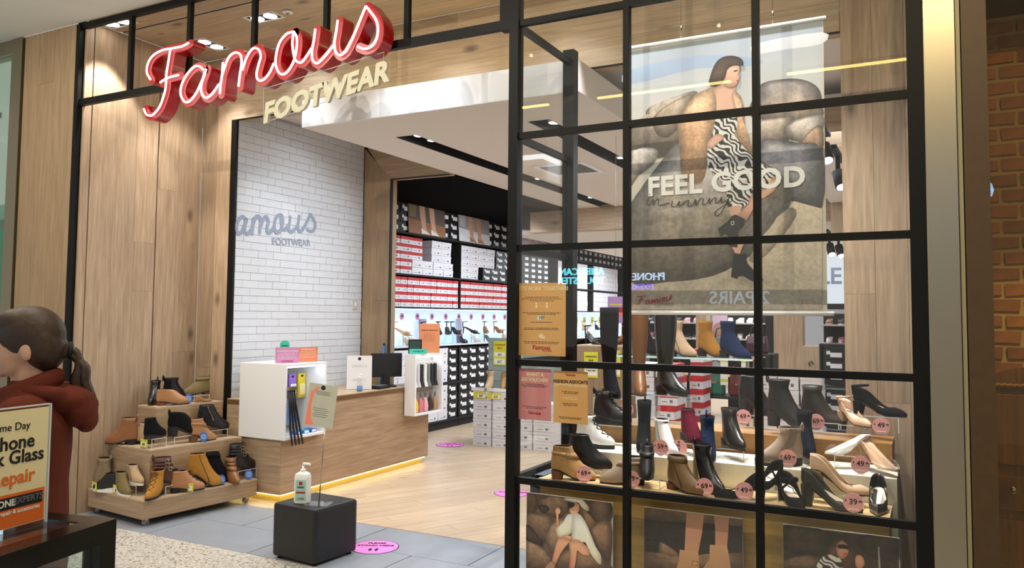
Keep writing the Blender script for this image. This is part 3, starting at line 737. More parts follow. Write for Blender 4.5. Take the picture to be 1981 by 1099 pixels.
t = card('notice_stand', 'white notice in an acrylic stand on the counter top', 'sign', (-4.95, 6.25, .82), .24, .33, (226, 226, 230), radians(34), lines=())
dashes(t, .24, [(.235, .6), (.22, .6), (.10, .5), (.085, .6)])
mb = MB(); mb.prism([(.016*cos(k*pi/8), -.0026, .30+.016*sin(k*pi/8)) for k in range(16)], (0, .0004, 0), INK); mb.build('emblem', kids(t)[0])
t = thing('payment_terminal', 'black payment terminal lying on the counter beside the notice', 'terminal', (-5.06, 5.95, .82), .3)
mb = MB(); mb.box((-.04, -.08, 0), (.04, .08, .03), BLACKM); mb.build('body', t, bevel=.008)
mb = MB(); mb.box((-.03, .0, .0302), (.03, .06, .032), mat('dark_screen', (40, 44, 52), .15)); mb.build('screen', t)
t = thing('till_monitor', 'black till screen standing behind the white notice', 'monitor', (-4.93, 6.66, .82), radians(-35))
mb = MB(); mb.box((-.02, -.16, .1), (.02, .16, .34), BLACKM); mb.build('screen_case', t, bevel=.006)
mb = MB(); mb.box((-.03, -.03, .0), (.03, .03, .12), BLACKM); mb.build('stand', t); mb = MB(); mb.box((-.07, -.09, 0), (.07, .09, .015), BLACKM); mb.build('base', t, bevel=.004)
t = thing('keypad', 'dark keypad on the counter below the till screen', 'keypad', (-4.86, 6.46, .82), .1)
mb = MB(); mb.box((-.06, -.1, 0), (.06, .1, .03), BLACKM); mb.build('case', t, bevel=.005)
mb = MB()
for i in range(3):
    for j in range(4): mb.box((-.045+i*.032, -.07+j*.035, .03), (-.022+i*.032, -.046+j*.035, .036), mat('grey_plastic', (120, 120, 120), .5))
mb.build('keys', t)
def pump_bottle(name, label, loc, s, body, lq, rz=0, sq=False, labeltext=None):
    t = thing(name, label, 'bottle', loc, rz)
    mb = MB()
    if sq:
        rr = []
        for (k, z) in ((.9, 0), (1, .006), (1, .125), (.9, .14), (.45, .15)):
            rr.append([Vector((a*.036*k*s, b*.024*k*s, z*s)) for a, b in ((1, .7), (.8, 1), (-.8, 1), (-1, .7), (-1, -.7), (-.8, -1), (.8, -1), (1, -.7))])
        mb.loft(rr, body, smooth=False)
    else: mb.lathe([(.028*s, 0), (.032*s, .005*s), (.032*s, .09*s), (.024*s, .115*s), (.011*s, .125*s), (.011*s, .14*s)], body, n=16)
    bd = mb.build('body', t, bevel=.002 if sq else 0)
    z0 = .15 if sq else .14
    mb = MB(); mb.lathe([(.012*s, z0*s), (.013*s, (z0+.012)*s), (.005*s, (z0+.014)*s), (.005*s, (z0+.03)*s)], WHITES, n=12); mb.tube([(.0, 0, (z0+.03)*s), (0, 0, (z0+.038)*s), (.03*s, 0, (z0+.036)*s), (.036*s, 0, (z0+.03)*s)], .006*s, WHITES, 8); mb.build('pump', t)
    if lq:
        mb = MB(); mb.lathe([(.027*s, .003*s), (.030*s, .006*s), (.030*s, .06*s)], lq, n=14); mb.build('liquid', t)
    return t, bd
CLR = glass('clear_plastic', (.93, .95, .96), 1.2, .04)
pump_bottle('sanitiser_bottle', 'small clear pump bottle with blue label in front of the white notice', (-4.84, 6.12, .82), .9, CLR, mat('blue_label', (90, 140, 190), .4))
pump_bottle('sanitiser_bottle', 'pale pink pump bottle at the brick-wall end of the counter', (-5.31, 5.15, .82), .85, CLR, mat('pink_gel', (220, 170, 170), .4))
t = thing('tape_dispenser', 'small black tape roll beside the pale pink bottle', 'tape', (-5.27, 5.30, .82), .4)
mb = MB(); mb.tube([(.03*cos(k*pi/8), .0, .032+.03*sin(k*pi/8)) for k in range(16)], .012, BLACKM, 6, close=True); mb.build('roll', t); mb = MB(); mb.box((-.02, -.01, 0), (.02, .01, .008), BLACKM); mb.build('base', t)
t = thing('broom_pole', 'bright blue pole leaning on the oak post behind the counter', 'pole', (-5.10, 6.80, .0), 0)
mb = MB(); mb.tube([(-.01, .0, .821), (.0, .022, 1.23)], .012, mat('blue_pole', (30, 110, 190), .4), 8); mb.build('shaft', t)
mb = MB(); mb.tube([(.0, .022, 1.23), (.0, .024, 1.255)], [.012, .006], BLACKM, 8); mb.build('tip', t)
t.location = (-5.085, 6.795, 0)
t = thing('wall_switch', 'pale switch plate on the white brick by the oak post', 'switch', (-5.40, 6.72, 1.66))
mb = MB(); mb.box((-.004, -.035, -.055), (.008, .035, .055), mat('cream_plastic', (196, 190, 178), .4)); mb.build('plate', t, bevel=.003)
mb = MB(); mb.box((.008, -.012, -.02), (.012, .012, .02), WHITES); mb.build('rocker', t)

# ================================================================== ENTRY FLOOR
ot = thing('ottoman', 'black leather cube stool standing on the grey tiles at the entrance', 'stool', (-3.553, 4.068, 0), radians(-4))
LEA = mat('black_leather', (17, 17, 19), .42, bump=.25, bscale=90)
mb = MB(); mb.box((-.19, -.19, .012), (.19, .19, .348), LEA); mb.build('body', ot, bevel=.022)
for x in (-.15, .15):
    for y in (-.15, .15): mb = MB(); mb.lathe([(.018, 0), (.02, .013)], BLACKM, (x, y, 0), 12); mb.build('foot', ot)

pb, bd = pump_bottle('sanitiser_bottle', 'large white pump bottle with green label on the black stool', (-3.575, 3.965, .349), 1.32, mat('white_bottle', (232, 234, 230), .35), None, radians(20), True)
mb = MB(); mb.box((-.034, -.0335, .02), (.034, -.0325, .15), mat('mint_label', (150, 196, 186), .5)); lb = mb.build('label', pb)
mb = MB(); mb.box((-.012, -.0342, .118), (.012, -.0336, .14), RED); mb.box((-.03, -.0342, .066), (.03, -.0336, .078), RED); mb.build('mark', lb)
me = text_mesh('HAND', .016, .0006); me.materials.clear(); me.materials.append(INK); me.transform(Matrix(((1, 0, 0, 0), (0, 0, -1, -.0344), (0, 1, 0, .1), (0, 0, 0, 1)))); link('lettering', me, lb)
me = text_mesh('1 LITRE', .013, .0006); me.materials.clear(); me.materials.append(RED); me.transform(Matrix(((1, 0, 0, 0), (0, 0, -1, -.0344), (0, 1, 0, .03), (0, 0, 0, 1)))); link('lettering', me, lb)
ns = thing('notice_stand', 'grey notice with coral stripe on a thin rod above the black stool', 'sign', (-3.46, 3.99, .349), radians(20))
mb = MB(); mb.tube([(0, 0, .0), (.014, 0, .25), (.03, 0, .52)], .004, STEEL, 8); mb.build('rod', ns)
mb = MB(); mb.box((-.075, -.06, .0), (.075, .06, .006), ACRYL); mb.build('foot', ns)
R = Matrix.Rotation(radians(7), 3, 'Y')
def nsb(lo, hi, m, name, par):
    mb = MB(); mb.box(lo, hi, m, R, (0, 0, .62)); return mb.build(name, par)
nc = nsb((-.095, -.004, .485), (.095, .0, .755), mat('grey_notice', (186, 186, 170), .5), 'card', ns)
mb = MB(); pts = [(-.09, .49), (-.03, .495), (-.055, .53), (-.065, .62), (-.055, .70), (-.02, .735), (-.04, .735), (-.078, .70), (-.086, .6)]
mb.prism([R @ (Vector((x, -.0046, z))-Vector((0, 0, .62)))+Vector((0, 0, .62)) for x, z in pts], (0, .0004, 0), mat('coral_ink', (240, 130, 110), .5)); mb.build('stripe', nc)
mb = MB(); mb.prism([R @ (Vector((.015*cos(k*pi/8), -.0046, .733-.62+.015*sin(k*pi/8))))+Vector((0, 0, .62)) for k in range(16)], (0, .0004, 0), INK)
for k in range(8): mb.box((-.05+(k % 3)*.006, -.0046, .706-k*.009 if k < 3 else .60-(k-3)*.013), (.055-(k % 2)*.012, -.0042, .708-k*.009 if k < 3 else .602-(k-3)*.013), INK, R, (0, 0, .62))
o = mb.build('small_print', nc); o['kind'] = 'stuff'
# floor stickers
PINKV = mat('pink_vinyl', (246, 132, 214), .5)
def sticker(loc, r, label, rz):
    t = thing('floor_sticker', label, 'sticker', loc, rz, 'pink round floor stickers')
    mb = MB(); mb.lathe([(r, 0), (r, .0015)], INK, n=40, smooth=False); mb.build('rim', t)
    mb = MB(); mb.lathe([(r*.96, .001), (r*.96, .0022)], PINKV, n=40, smooth=False); f = mb.build('disc', t)
    for tx, yy, sz in (('PLEASE', r*.45, r*.24), ('STAND HERE', r*.1, r*.26)):
        me = text_mesh(tx, sz, .002); me.materials.clear(); me.materials.append(INK); me.transform(Matrix.Translation((0, yy, .0026))); link('lettering', me, f)
    mb = MB()
    for s in (-1, 1): mb.prism([(s*r*.13+r*.075*cos(k*pi/6), -r*.4+r*.2*sin(k*pi/6), .0024) for k in range(12)], (0, 0, .0003), INK)
    mb.build('footprints', f)
sticker((-3.325, 4.40, 0.0), .16, 'pink round sticker on the grey tiles beside the black stool', radians(27))
sticker((-3.28, 6.29, .002), .16, 'pink round sticker on the oak floor beside the black corner post', radians(20))
sticker((-5.15, 8.25, .001), .17, 'pale pink sticker on the oak floor behind the counter', radians(30))

# ================================================================== SHOES
def smooth(e0, e1, x):
    t = min(1, max(0, (x-e0)/(e1-e0))); return t*t*(3-2*t)
def lev(prof, z):
    if z <= prof[0][0]: return prof[0][1:]
    for a, b in zip(prof, prof[1:]):
        if z <= b[0]:
            t = (z-a[0])/(b[0]-a[0]); return tuple(a[i]+(b[i]-a[i])*t for i in range(1, len(a)))
    return prof[-1][1:]
FOOT = [(0, -.116, .124, .036), (.012, -.121, .129, .0405), (.028, -.122, .126, .0415), (.044, -.121, .110, .041), (.058, -.119, .085, .0395), (.072, -.117, .056, .038), (.088, -.114, .026, .0365), (.104, -.111, .006, .0355), (.125, -.108, -.006, .036)]
def shaft(T, top=0.0):
    """profile of a boot of height T (above its sole) - back, front, half width by height"""
    p = [q for q in FOOT if q[0] < T-.006]
    if T <= .14: p.append((T, -.110, -.004+top, .0375))
    elif T <= .26: p += [(T, -.116, .004+top, .042)]
    else: p += [(.2, -.118, .006, .044), (.33, -.130, .022, .055), (T, -.130, .026+top, .058)]
    return p
class Shoe:
    def __init__(s, T=.15, H=.03, ts=.006, point=.35, top=0.0, narrow=1.0, prof=None):
        s.T, s.H, s.ts, s.pt, s.nw = T, H, ts, point, narrow; s.prof = prof or shaft(T, top)
    def lift(s, x, z):
        u = (x+.121)/.25; l = s.H*(1-smooth(.16, .66, u))
        k = smooth(.05, .12, z); lc = s.H*(1-smooth(.16, .66, .2))
        return l+(lc-l)*k+s.ts
    def P(s, a, z, off=0.0):
        xb, xf, hw = lev(s.prof, z); c, n = cos(a), sin(a); t = (c+1)/2
        low = 1-smooth(.03, .10, z)
        x = (xb+xf)/2+((xf-xb)/2+off)*c
        sh = 1-low*(.16*(1-smooth(0, .45, t)))-low*s.pt*max(0, (t-.62)/.38)**1.3
        y = (hw+off)*n*sh*s.nw
        if low > 0: y *= abs(n)**(-.12*low) if abs(n) > 1e-3 else 1
        return Vector((x, y, z+s.lift(x, z)))
    def ring(s, z, n=20, off=0.0): return [s.P(2*pi*k/n, z, off) for k in range(n)]
    def patch(s, mb, m, a0, a1, z0, z1, off=.0014, na=4, nz=6):
        vs = [s.P(a0+(a1-a0)*i/na, z0+(z1-z0)*j/nz, off) for j in range(nz+1) for i in range(na+1)]
        fs = [(j*(na+1)+i, j*(na+1)+i+1, (j+1)*(na+1)+i+1, (j+1)*(na+1)+i) for j in range(nz) for i in range(na)]
        mb.add(vs, fs, m, True)
    def band(s, mb, m, z0, z1, off=.003, n=20):
        mb.loft([s.ring(z0, n, .0005), s.ring(z0, n, off), s.ring(z1, n, off), s.ring(z1, n, .0005)], m, False, False)
LINING = mat('dark_lining', (40, 32, 26), .9)
GUM = mat('black_rubber', (26, 25, 25), .7); WSOLE = mat('white_rubber', (228, 226, 220), .6)
STACK = mat('stacked_heel', (104, 66, 38), .6, nz=.12, nscale=60); INSOLE = mat('pale_insole', (222, 206, 186), .6)
METALB = mat('polished_buckle', (200, 190, 165), .2, 1)
def leather(name, col, r=.42, b=.08): return mat('leather_'+name, col, r, nz=.05, nscale=14, bump=b, bscale=120)
def suede(name, col): return mat('suede_'+name, col, .95, nz=.08, nscale=40, spec=.1)
def heel(mb, s, m, x0=-.117, x1=-.05, k=.85, n=14, w=.034):
    """block from the ground to the raised heel seat"""
    r0 = []; r1 = []
    for i in range(n):
        a = 2*pi*i/n; cx_ = (x0+x1)/2; hx = (x1-x0)/2
        bx = lambda kk: cx_-hx*(1-kk)*.5+hx*kk*max(-1, min(1, cos(a)*1.3))
        q = (w*sin(a))*s.nw
        X0 = bx(k); X1 = bx(1.0)
        r0.append(Vector((X0, q*k, 0))); r1.append(Vector((X1, q, s.lift(X1, 0)-s.ts+.001)))
    mb.loft([r0, r1], m)
def sole(mb, s, m, flat, out=.002, n=20, th=None):
    top = s.ring(0, n, out); th = th or s.ts
    bot = [Vector((p.x, p.y, 0 if flat else p.z-th)) for p in top]
    mid = [Vector((p.x, p.y, p.z+.002)) for p in s.ring(.0, n, out)]
    mb.loft([bot, mid], m)
def boot(name, label, loc, rz, mt, T=.15, H=.03, kind='block', solem=GUM, heelm=None, ts=.006, point=.35, top=0.0, ext=(), cat='boot', group=None, scale=1.0, hk=.85, prof=None, narrow=1.0, tilt=0, ink=None):
    s = Shoe(T, H, ts, point, top, narrow, prof)
    t = thing(name, label, cat, loc, rz, group); t.scale = (scale,)*3
    if tilt: t.rotation_euler = (0, tilt, rz)
    n = 20; zs_ = [0, .006, .014, .022, .03, .038, .046, .054, .062, .07, .078, .088, .098, .11, .125]
    zs_ = [z for z in zs_ if z < T-.004]
    if T > .16: zs_ += [z for z in (.14, .16, .18, .2, .23, .26, .3, .34, .38, .42, .46) if z < T-.006]
    zs_ += [T]
    mb = MB(); mb.loft([s.ring(z, n) for z in zs_]+[s.ring(T, n, -.003)], mt, True, False); up = mb.build('upper', t)
    mb = MB(); mb.loft([s.ring(T-.0005, n, -.003), s.ring(T-.03, n, -.004), s.ring(T-.05, n, -.006)], LINING, False, True); mb.build('lining', t)
    mb = MB(); sole(mb, s, solem, kind in ('flat', 'wedge')); mb.build('sole', t)
    if kind == 'block': mb = MB(); heel(mb, s, heelm or solem, k=hk); mb.build('heel', t)
    if kind == 'slim': mb = MB(); heel(mb, s, heelm or solem, x1=-.075, k=.45, w=.026); mb.build('heel', t)
    hi = max(.03, .055)
    if 'gusset' in ext:
        for sg_ in (1, -1): mb = MB(); s.patch(mb, mat('black_elastic', (30, 30, 32), .9) if ink is None else ink, sg_*1.25, sg_*1.95, .062, T-.004); mb.build('elastic_gusset', t)
    if 'zip' in ext:
        mb = MB(); s.patch(mb, METALB, -1.78, -1.70, .03, T-.003, .002, 1, 8); mb.build('zip', t)
        mb = MB(); p = s.P(-1.74, T-.006, .004); mb.tube([p, p+Vector((.002, -.003, -.025))], .0028, METALB, 6); mb.build('zip_pull', t)
    if 'seam' in ext:
        mb = MB(); s.patch(mb, mat('dark_seam', (40, 30, 24), .8), -1.55, -1.49, .012, T-.003, .0012, 1, 8); mb.build('seam', t)
    if 'strap' in ext or 'straps' in ext:
        for zc in ((.092,) if 'strap' in ext else (.085, .108, .13)):
            mb = MB(); s.band(mb, mt if ink is None else ink, zc-.008, zc+.008, .0045); st = mb.build('strap', t)
            mb = MB(); p = s.P(-1.2, zc, .006)
            mb.tube([p+Vector((a*.011, -.001, b_*.012)) for a, b_ in ((1, 1), (-1, 1), (-1, -1), (1, -1))], .0022, METALB, 6, close=True); mb.build('buckle', st)
    if 'tab' in ext:
        mb = MB(); p = s.P(pi, T, 0)
        mb.tube([p+Vector((-.003, 0, -.02)), p+Vector((-.008, 0, .006)), p+Vector((-.004, 0, .022)), p+Vector((.004, 0, .006)), p+Vector((.004, 0, -.012))], .005, mt, 6); mb.build('pull_tab', t)
    if 'laces' in ext:
        lm = ink or mat('lace_dark', (34, 32, 34), .9)
        mb = MB(); s.patch(mb, mt, -.34, .34, .052, T-.002, .0015, 4, 6); mb.build('tongue', t)
        mb = MB(); nrow = max(4, int((T-.05)/.018))
        for i in range(nrow):
            z0 = .05+(T-.058)*i/nrow; z1 = .05+(T-.058)*(i+1)/nrow
            mb.tube([s.P(-.55, z0, .003), s.P(0, (z0+z1)/2, .006), s.P(.55, z1, .003)], .0026, lm, 5)
            mb.tube([s.P(.55, z0, .003), s.P(0, (z0+z1)/2, .0065), s.P(-.55, z1, .003)], .0026, lm, 5)
        p = s.P(0, T-.01, .008)
        for sg_ in (1, -1): mb.tube([p, p+Vector((.012, sg_*.022, .006)), p+Vector((.014, sg_*.03, -.014)), p+Vector((.006, sg_*.006, -.004))], .0024, lm, 5)
        mb.build('laces', t)
    if 'welt' in ext:
        mb = MB(); s.band(mb, mat('welt_stitch', (70, 64, 58), .8), .001, .006, .004); mb.build('welt', t)
    if 'cuff' in ext:
        mb = MB(); s.band(mb, mt, T-.03, T-.001, .004); mb.build('cuff', t)
    if 'bow' in ext:
        mb = MB(); p = s.P(0, .05, .004)
        for sg_ in (1, -1): mb.ball(p+Vector((0, sg_*.02, .01)), (.008, .018, .012), mt, 8, 6)
        mb.ball(p+Vector((0, 0, .01)), (.008, .007, .009), mt, 8, 6); mb.build('bow', t)
    return t
def pump(name, label, loc, rz, mt, H=.075, point=.75, ink=INSOLE, kind='slim', group=None, heelm=None, scale=1.0, ext=(), clear=False, cat='shoe', tilt=0):
    prof = [(0, -.114, .128, .033), (.010, -.118, .132, .037), (.022, -.118, .124, .0375), (.032, -.117, .106, .0365), (.040, -.1165, .080, .0355)]
    s = Shoe(.04, H, .004, point, 0, 1, prof)
    t = thing(name, label, cat, loc, rz, group); t.scale = (scale,)*3
    if tilt: t.rotation_euler = (0, tilt, rz)
    n = 24
    def rise(p):
        u = (p.x+.118)/.25; p.z += .022*(1-smooth(.0, .5, u)); return p
    def rimring(z, off, k):
        out = []
        for i in range(n):
            p = s.P(2*pi*i/n, z, off); u = (p.x+.118)/.25; p.z += k*.024*(1-smooth(0, .45, u))-k*.006*smooth(.3, .6, u)*(1-smooth(.6, .8, u)); out.append(p)
        return out
    if not clear:
        mb = MB(); mb.loft([s.ring(0, n), s.ring(.005, n), rimring(.010, 0, .2), rimring(.018, 0, .4), rimring(.026, 0, .65), rimring(.034, 0, .85), rimring(.040, 0, 1), rimring(.0402, -.0016, 1), rimring(.03, -.002, .7), rimring(.012, -.002, .2)], mt, True, False); mb.build('upper', t)
    mb = MB(); rr = s.ring(.006, n, -.003); mb.loft([[p+Vector((0, 0, -.004)) for p in rr], rr], ink, True, True); mb.build('insole', t)
    if clear:
        mb = MB(); sole(mb, s, mt, False, th=.004); mb.build('sole', t)
        mb = MB(); s2 = Shoe(.06, H, .004, .35, 0, 1.0, [(0, -.114, .128, .036), (.02, -.11, .125, .04), (.035, -.10, .112, .036), (.045, -.09, .09, .026)])
        s2.patch(mb, CLR, -.95, .95, .004, .045, .001, 10, 5); mb.build('clear_vamp', t)
    else:
        mb = MB(); sole(mb, s, GUM, False, out=.0005, th=.004); mb.build('sole', t)
    mb = MB()
    if kind == 'slim': heel(mb, s, heelm or mt, x1=-.078, k=.38, w=.024)
    else: heel(mb, s, heelm or mt, x1=-.062, k=.72, w=.031)
    mb.build('heel', t)
    if 'anklestrap' in ext:
        mb = MB(); z = H+.075
        mb.tube([(-.085+.036*cos(a), .034*sin(a), z+.004*cos(a)) for a in [2*pi*k/20 for k in range(20)]], .006, mt, 6, close=True); mb.build('ankle_strap', t)
        mb = MB(); s.patch(mb, mt, pi-.5, pi+.5, .0, .04, .001, 4, 4)
        for sg_ in (1, -1): mb.tube([(-.115, sg_*.006, H+.03), (-.118, sg_*.008, H+.072)], .006, mt, 6)
        mb.build('heel_counter', t)
    if 'bow' in ext:
        mb = MB(); p = Vector((-.02, 0, H*.4+.07))
        for sg_ in (1, -1): mb.ball(p+Vector((0, sg_*.02, .008)), (.009, .018, .014), mt, 8, 6)
        mb.ball(p, (.01, .008, .012), mt, 8, 6); mb.tube([(-.03, -.036, H*.5+.03), p, (-.03, .036, H*.5+.03)], .006, mt, 6); mb.build('bow', t)
    if 'mary' in ext:
        mb = MB(); mb.tube([(-.01, -.036, H*.35+.032), (-.01, -.02, H*.35+.058), (-.01, .02, H*.35+.058), (-.01, .036, H*.35+.032)], .006, mt, 6); st = mb.build('strap', t)
        mb = MB(); mb.ball((-.01, -.03, H*.35+.05), .006, METALB, 8, 6); mb.build('button', st)
    return t
IMG = radians(27.7)                                     # image-right as a world heading
def at_tier(x, y, z): return onZ(x, y, z)
def riser(name, label, c, rz, w, d, h, group):
    t = thing(name, label, 'stand', c, rz, group); k = .004
    mb = MB(); mb.box((-w/2, -d/2, h-k), (w/2, d/2, h), ACRYL); mb.build('top_sheet', t)
    for s in (-1, 1): mb = MB(); mb.box((s*w/2-k/2, -d/2, 0), (s*w/2+k/2, d/2, h-k), ACRYL); mb.build('side_sheet', t)
    mb = MB(); e = mat('acrylic_edge', (214, 224, 226), .3); r = .0012
    for s in (-1, 1):
        mb.box((s*w/2-.002, -d/2-r, 0), (s*w/2+.002, -d/2, h), e)
    mb.box((-w/2, -d/2-r, h-k), (w/2, -d/2, h), e); mb.build('polished_edge', t); return t

# ---- stepped display trolley in the left of the entry
dt = thing('display_steps', 'three-tier oak display trolley on castors against the panelled entry wall', 'display', (-5.07, 3.965, 0), radians(-6))
def dbox(x0, x1, y0, y1, z0, z1, name):
    g = .0012; mb = MB(); mb.box((x0, y0, z0), (x1, y1, z1-.012), wood('oak_case_y', (140, 114, 84), (186, 156, 122), 'y', .5)); o = mb.build(name, dt, bevel=.0015)
    mb = MB(); mb.box((x0, y0, z1-.0115), (x1, y1, z1), wood('oak_tray_top', (168, 142, 114), (206, 182, 154), 'y', .45, 0)); mb.build('tray_top', o)
    mb = MB(); mb.box((x0, y0-.002, z0), (x1, y0-.0002, z1-.012), OAKX); mb.build('front_panel', o)
dbox(-.74, 0, 0, 1.0, .055, .19, 'lower_tier'); dbox(-.72, -.19, .16, .985, .19, .515, 'middle_tier'); dbox(-.70, -.445, .36, .975, .515, .80, 'upper_tier')
for x, y in ((-.05, .05), (-.69, .06), (-.05, .93), (-.69, .93)):
    mb = MB(); mb.tube([(x-.010, y, .025), (x+.010, y, .025)], .025, mat('caster_rubber', (150, 150, 155), .5), 16); w = mb.build('caster', dt)
    mb = MB(); mb.tube([(x-.012, y, .025), (x+.012, y, .025)], .011, STEEL, 10); mb.box((x-.015, y-.012, .035), (x+.015, y+.012, .055), STEEL); mb.build('fork', w)
ZT = (.19, .515, .80)
BLK = leather('black', (22, 22, 25), .3); BLKS = suede('black', (24, 24, 27)); TAN = leather('tan', (172, 122, 80), .45); BEI = leather('beige', (188, 160, 130), .5)
BRN = leather('brown', (86, 50, 34), .4); TAUP = suede('taupe', (142, 124, 104)); OLV = suede('olive', (122, 108, 74)); MUST = suede('mustard', (172, 122, 56)); COG = leather('cognac', (142, 94, 58), .4); SAND = suede('sand', (186, 158, 128))
def project(p):
    d = Vector(p)-CAMP; z = d.dot(_f); return (CX+FPX*d.dot(_r)/z, CY-FPX*d.dot(_u)/z)
def on_tier(tier, px, u=None, v=None, dz=0.0):
    """a spot on a trolley tier: one tray coordinate given, the other found along the tray"""
    M_ = wmat(dt); lo, hi = (-.9, .15) if u is None else (-.1, 1.2)
    f = lambda s: M_ @ Vector((s if u is None else u, v if u is None else s, ZT[tier]))
    for _ in range(40):
        mid = (lo+hi)/2
        if project(f(mid))[0] < px: lo = mid
        else: hi = mid
    p = f(lo); return (p.x, p.y, ZT[tier]+dz+.0008)
def dr(tier, px, u, v, w, d, h, label, rz=84):
    riser('shoe_riser', label, on_tier(tier, px, u, v), radians(rz), w, d, h, 'clear risers on the oak trolley')
def B(kind, label, tier, px, u, v, rz, *a, dz=0.0, **k):
    k['scale'] = k.get('scale', 1.0)*1.04
    return boot(kind, label, on_tier(tier, px, u, v, dz), radians(rz), *a, **k)
# upper tier
B('ankle_boot', 'glossy black ankle boot at the front end of the upper trolley tier, toe outward', 2, 297, None, .47, -50, BLK, .15, .03, 'block', ext=('tab', 'seam'), scale=.98)
B('ankle_boot', 'low tan leather boot between two black boots on the upper tier', 2, 333, -.50, None, 66, TAN, .095, .025, 'block', heelm=STACK, scale=1.0)
B('ankle_boot', 'matt black boot with a pull tab behind the low tan boot', 2, 343, -.62, None, 80, BLKS, .155, .03, 'block', ext=('tab', 'gusset'), scale=1.05)
dr(2, 380, -.58, None, .17, .11, .055, 'clear riser under the olive-toed boot on the upper tier')
B('ankle_boot', 'boot with olive foot and mustard shaft raised on the upper tier riser', 2, 379, -.58, None, 250, OLV, .13, .02, 'block', heelm=STACK, ext=('tab', 'cuff'), dz=.056, scale=.92)
pump('flat_shoe', 'small tan shoe half hidden below the upper tier riser', on_tier(2, 393, -.49, None), radians(80), TAN, .02, .3, kind='block', scale=.62)
# middle tier
B('ankle_boot', 'brown open-topped boot at the front corner of the middle trolley tier', 1, 234, None, .185, 200, COG, .155, .03, 'block', ext=('tab', 'seam'), scale=1.05)
B('ankle_boot', 'plain beige suede boot behind the brown open-topped boot', 1, 268, None, .285, 197, SAND, .14, .02, 'flat', ts=.012, scale=.92)
dr(1, 300, -.30, None, .12, .10, .07, 'clear riser under the small black boot on the middle tier')
B('ankle_boot', 'small black boot seen from its heel on the middle tier riser', 1, 299, -.31, None, 100, BLKS, .135, .02, 'flat', ts=.01, dz=.071, scale=.9)
dr(1, 351, -.31, None, .20, .11, .06, 'long clear riser under the black block-heeled boot')
B('ankle_boot', 'black boot with block heel on the long clear riser', 1, 357, -.30, None, 70, BLKS, .10, .06, 'block', ext=('tab',), dz=.061, scale=1.08)
B('ankle_boot', 'tan heeled boot behind the black block-heeled boot on the middle tier', 1, 392, -.255, None, 78, TAN, .135, .055, 'block', heelm=STACK, ext=('strap',), scale=.92)
dr(1, 413, -.36, None, .19, .11, .065, 'low clear riser at the wall end of the middle tier')
B('ankle_boot', 'black heeled ankle boot with a side zip at the wall end of the middle tier', 1, 412, -.36, None, 74, BLK, .12, .06, 'block', ext=('zip',), dz=.066, scale=1.08)
# lower tier
B('sneaker_boot', 'taupe boot with white sole at the mall end of the lower tier', 0, 191, None, .098, 182, TAUP, .165, .03, 'wedge', WSOLE, ts=.018, point=.2, ext=('zip', 'tab'), scale=1.0)
B('sneaker_boot', 'shiny black boot on a white sole beside the taupe boot', 0, 205, None, .012, 192, BLK, .115, .02, 'wedge', WSOLE, ts=.018, point=.2, ext=('zip',), scale=.9)
B('wedge_boot', 'olive suede wedge boot behind the yellow ticket on the lower tier', 0, 238, None, .035, -14, OLV, .12, .04, 'wedge', WSOLE, ts=.012, ext=('gusset',), ink=OLV, scale=.9)
dr(0, 261, None, .108, .16, .08, .07, 'clear riser under the beige slip-on boot', -6)
B('sneaker_boot', 'beige slip-on boot with white sole on a clear riser', 0, 261, None, .106, -9, SAND, .12, .02, 'wedge', WSOLE, ts=.016, point=.2, ext=('seam',), dz=.071, scale=.85)
B('lace_boot', 'tan lace-up boot pointing out from the corner of the lower tier', 0, 298, -.05, None, -62, MUST, .15, .025, 'block', GUM, ts=.012, point=.25, ext=('laces', 'welt'), ink=mat('lace_tan', (120, 80, 40), .9), scale=.98)
dr(0, 331, -.11, None, .16, .10, .062, 'clear riser under the dark brown strapped boot')
B('biker_boot', 'dark brown boot with wrapped straps on a clear riser', 0, 329, -.105, None, 62, BRN, .155, .025, 'block', GUM, ts=.01, ext=('straps', 'tab'), dz=.063, scale=1.05)
B('lace_boot', 'light tan laced boot behind the dark brown strapped boot', 0, 362, -.04, None, 66, TAN, .12, .025, 'block', GUM, ts=.01, ext=('laces',), scale=1.0)
B('heeled_boot', 'mustard suede boot with a high heel on the lower tier', 0, 397, -.06, None, 66, MUST, .135, .085, 'slim', heelm=MUST, point=.55, ext=('seam',), scale=1.14)
B('heeled_boot', 'black suede boot with a high heel behind the mustard boot', 0, 421, -.125, None, 82, BLKS, .13, .08, 'slim', point=.55, ext=('cuff',), scale=1.12)
B('ankle_boot', 'cognac slouch boot seen from the front below the black strapped boot', 0, 450, -.048, None, -22, COG, .16, .03, 'block', STACK, ext=('straps',), scale=.95)
dr(0, 470, -.11, None, .18, .11, .075, 'clear riser under the black strapped boot at the wall end')
B('biker_boot', 'shiny black boot with straps on the riser at the wall end of the lower tier', 0, 469, -.11, None, 80, BLK, .16, .03, 'block', ext=('straps',), dz=.076, scale=1.05)
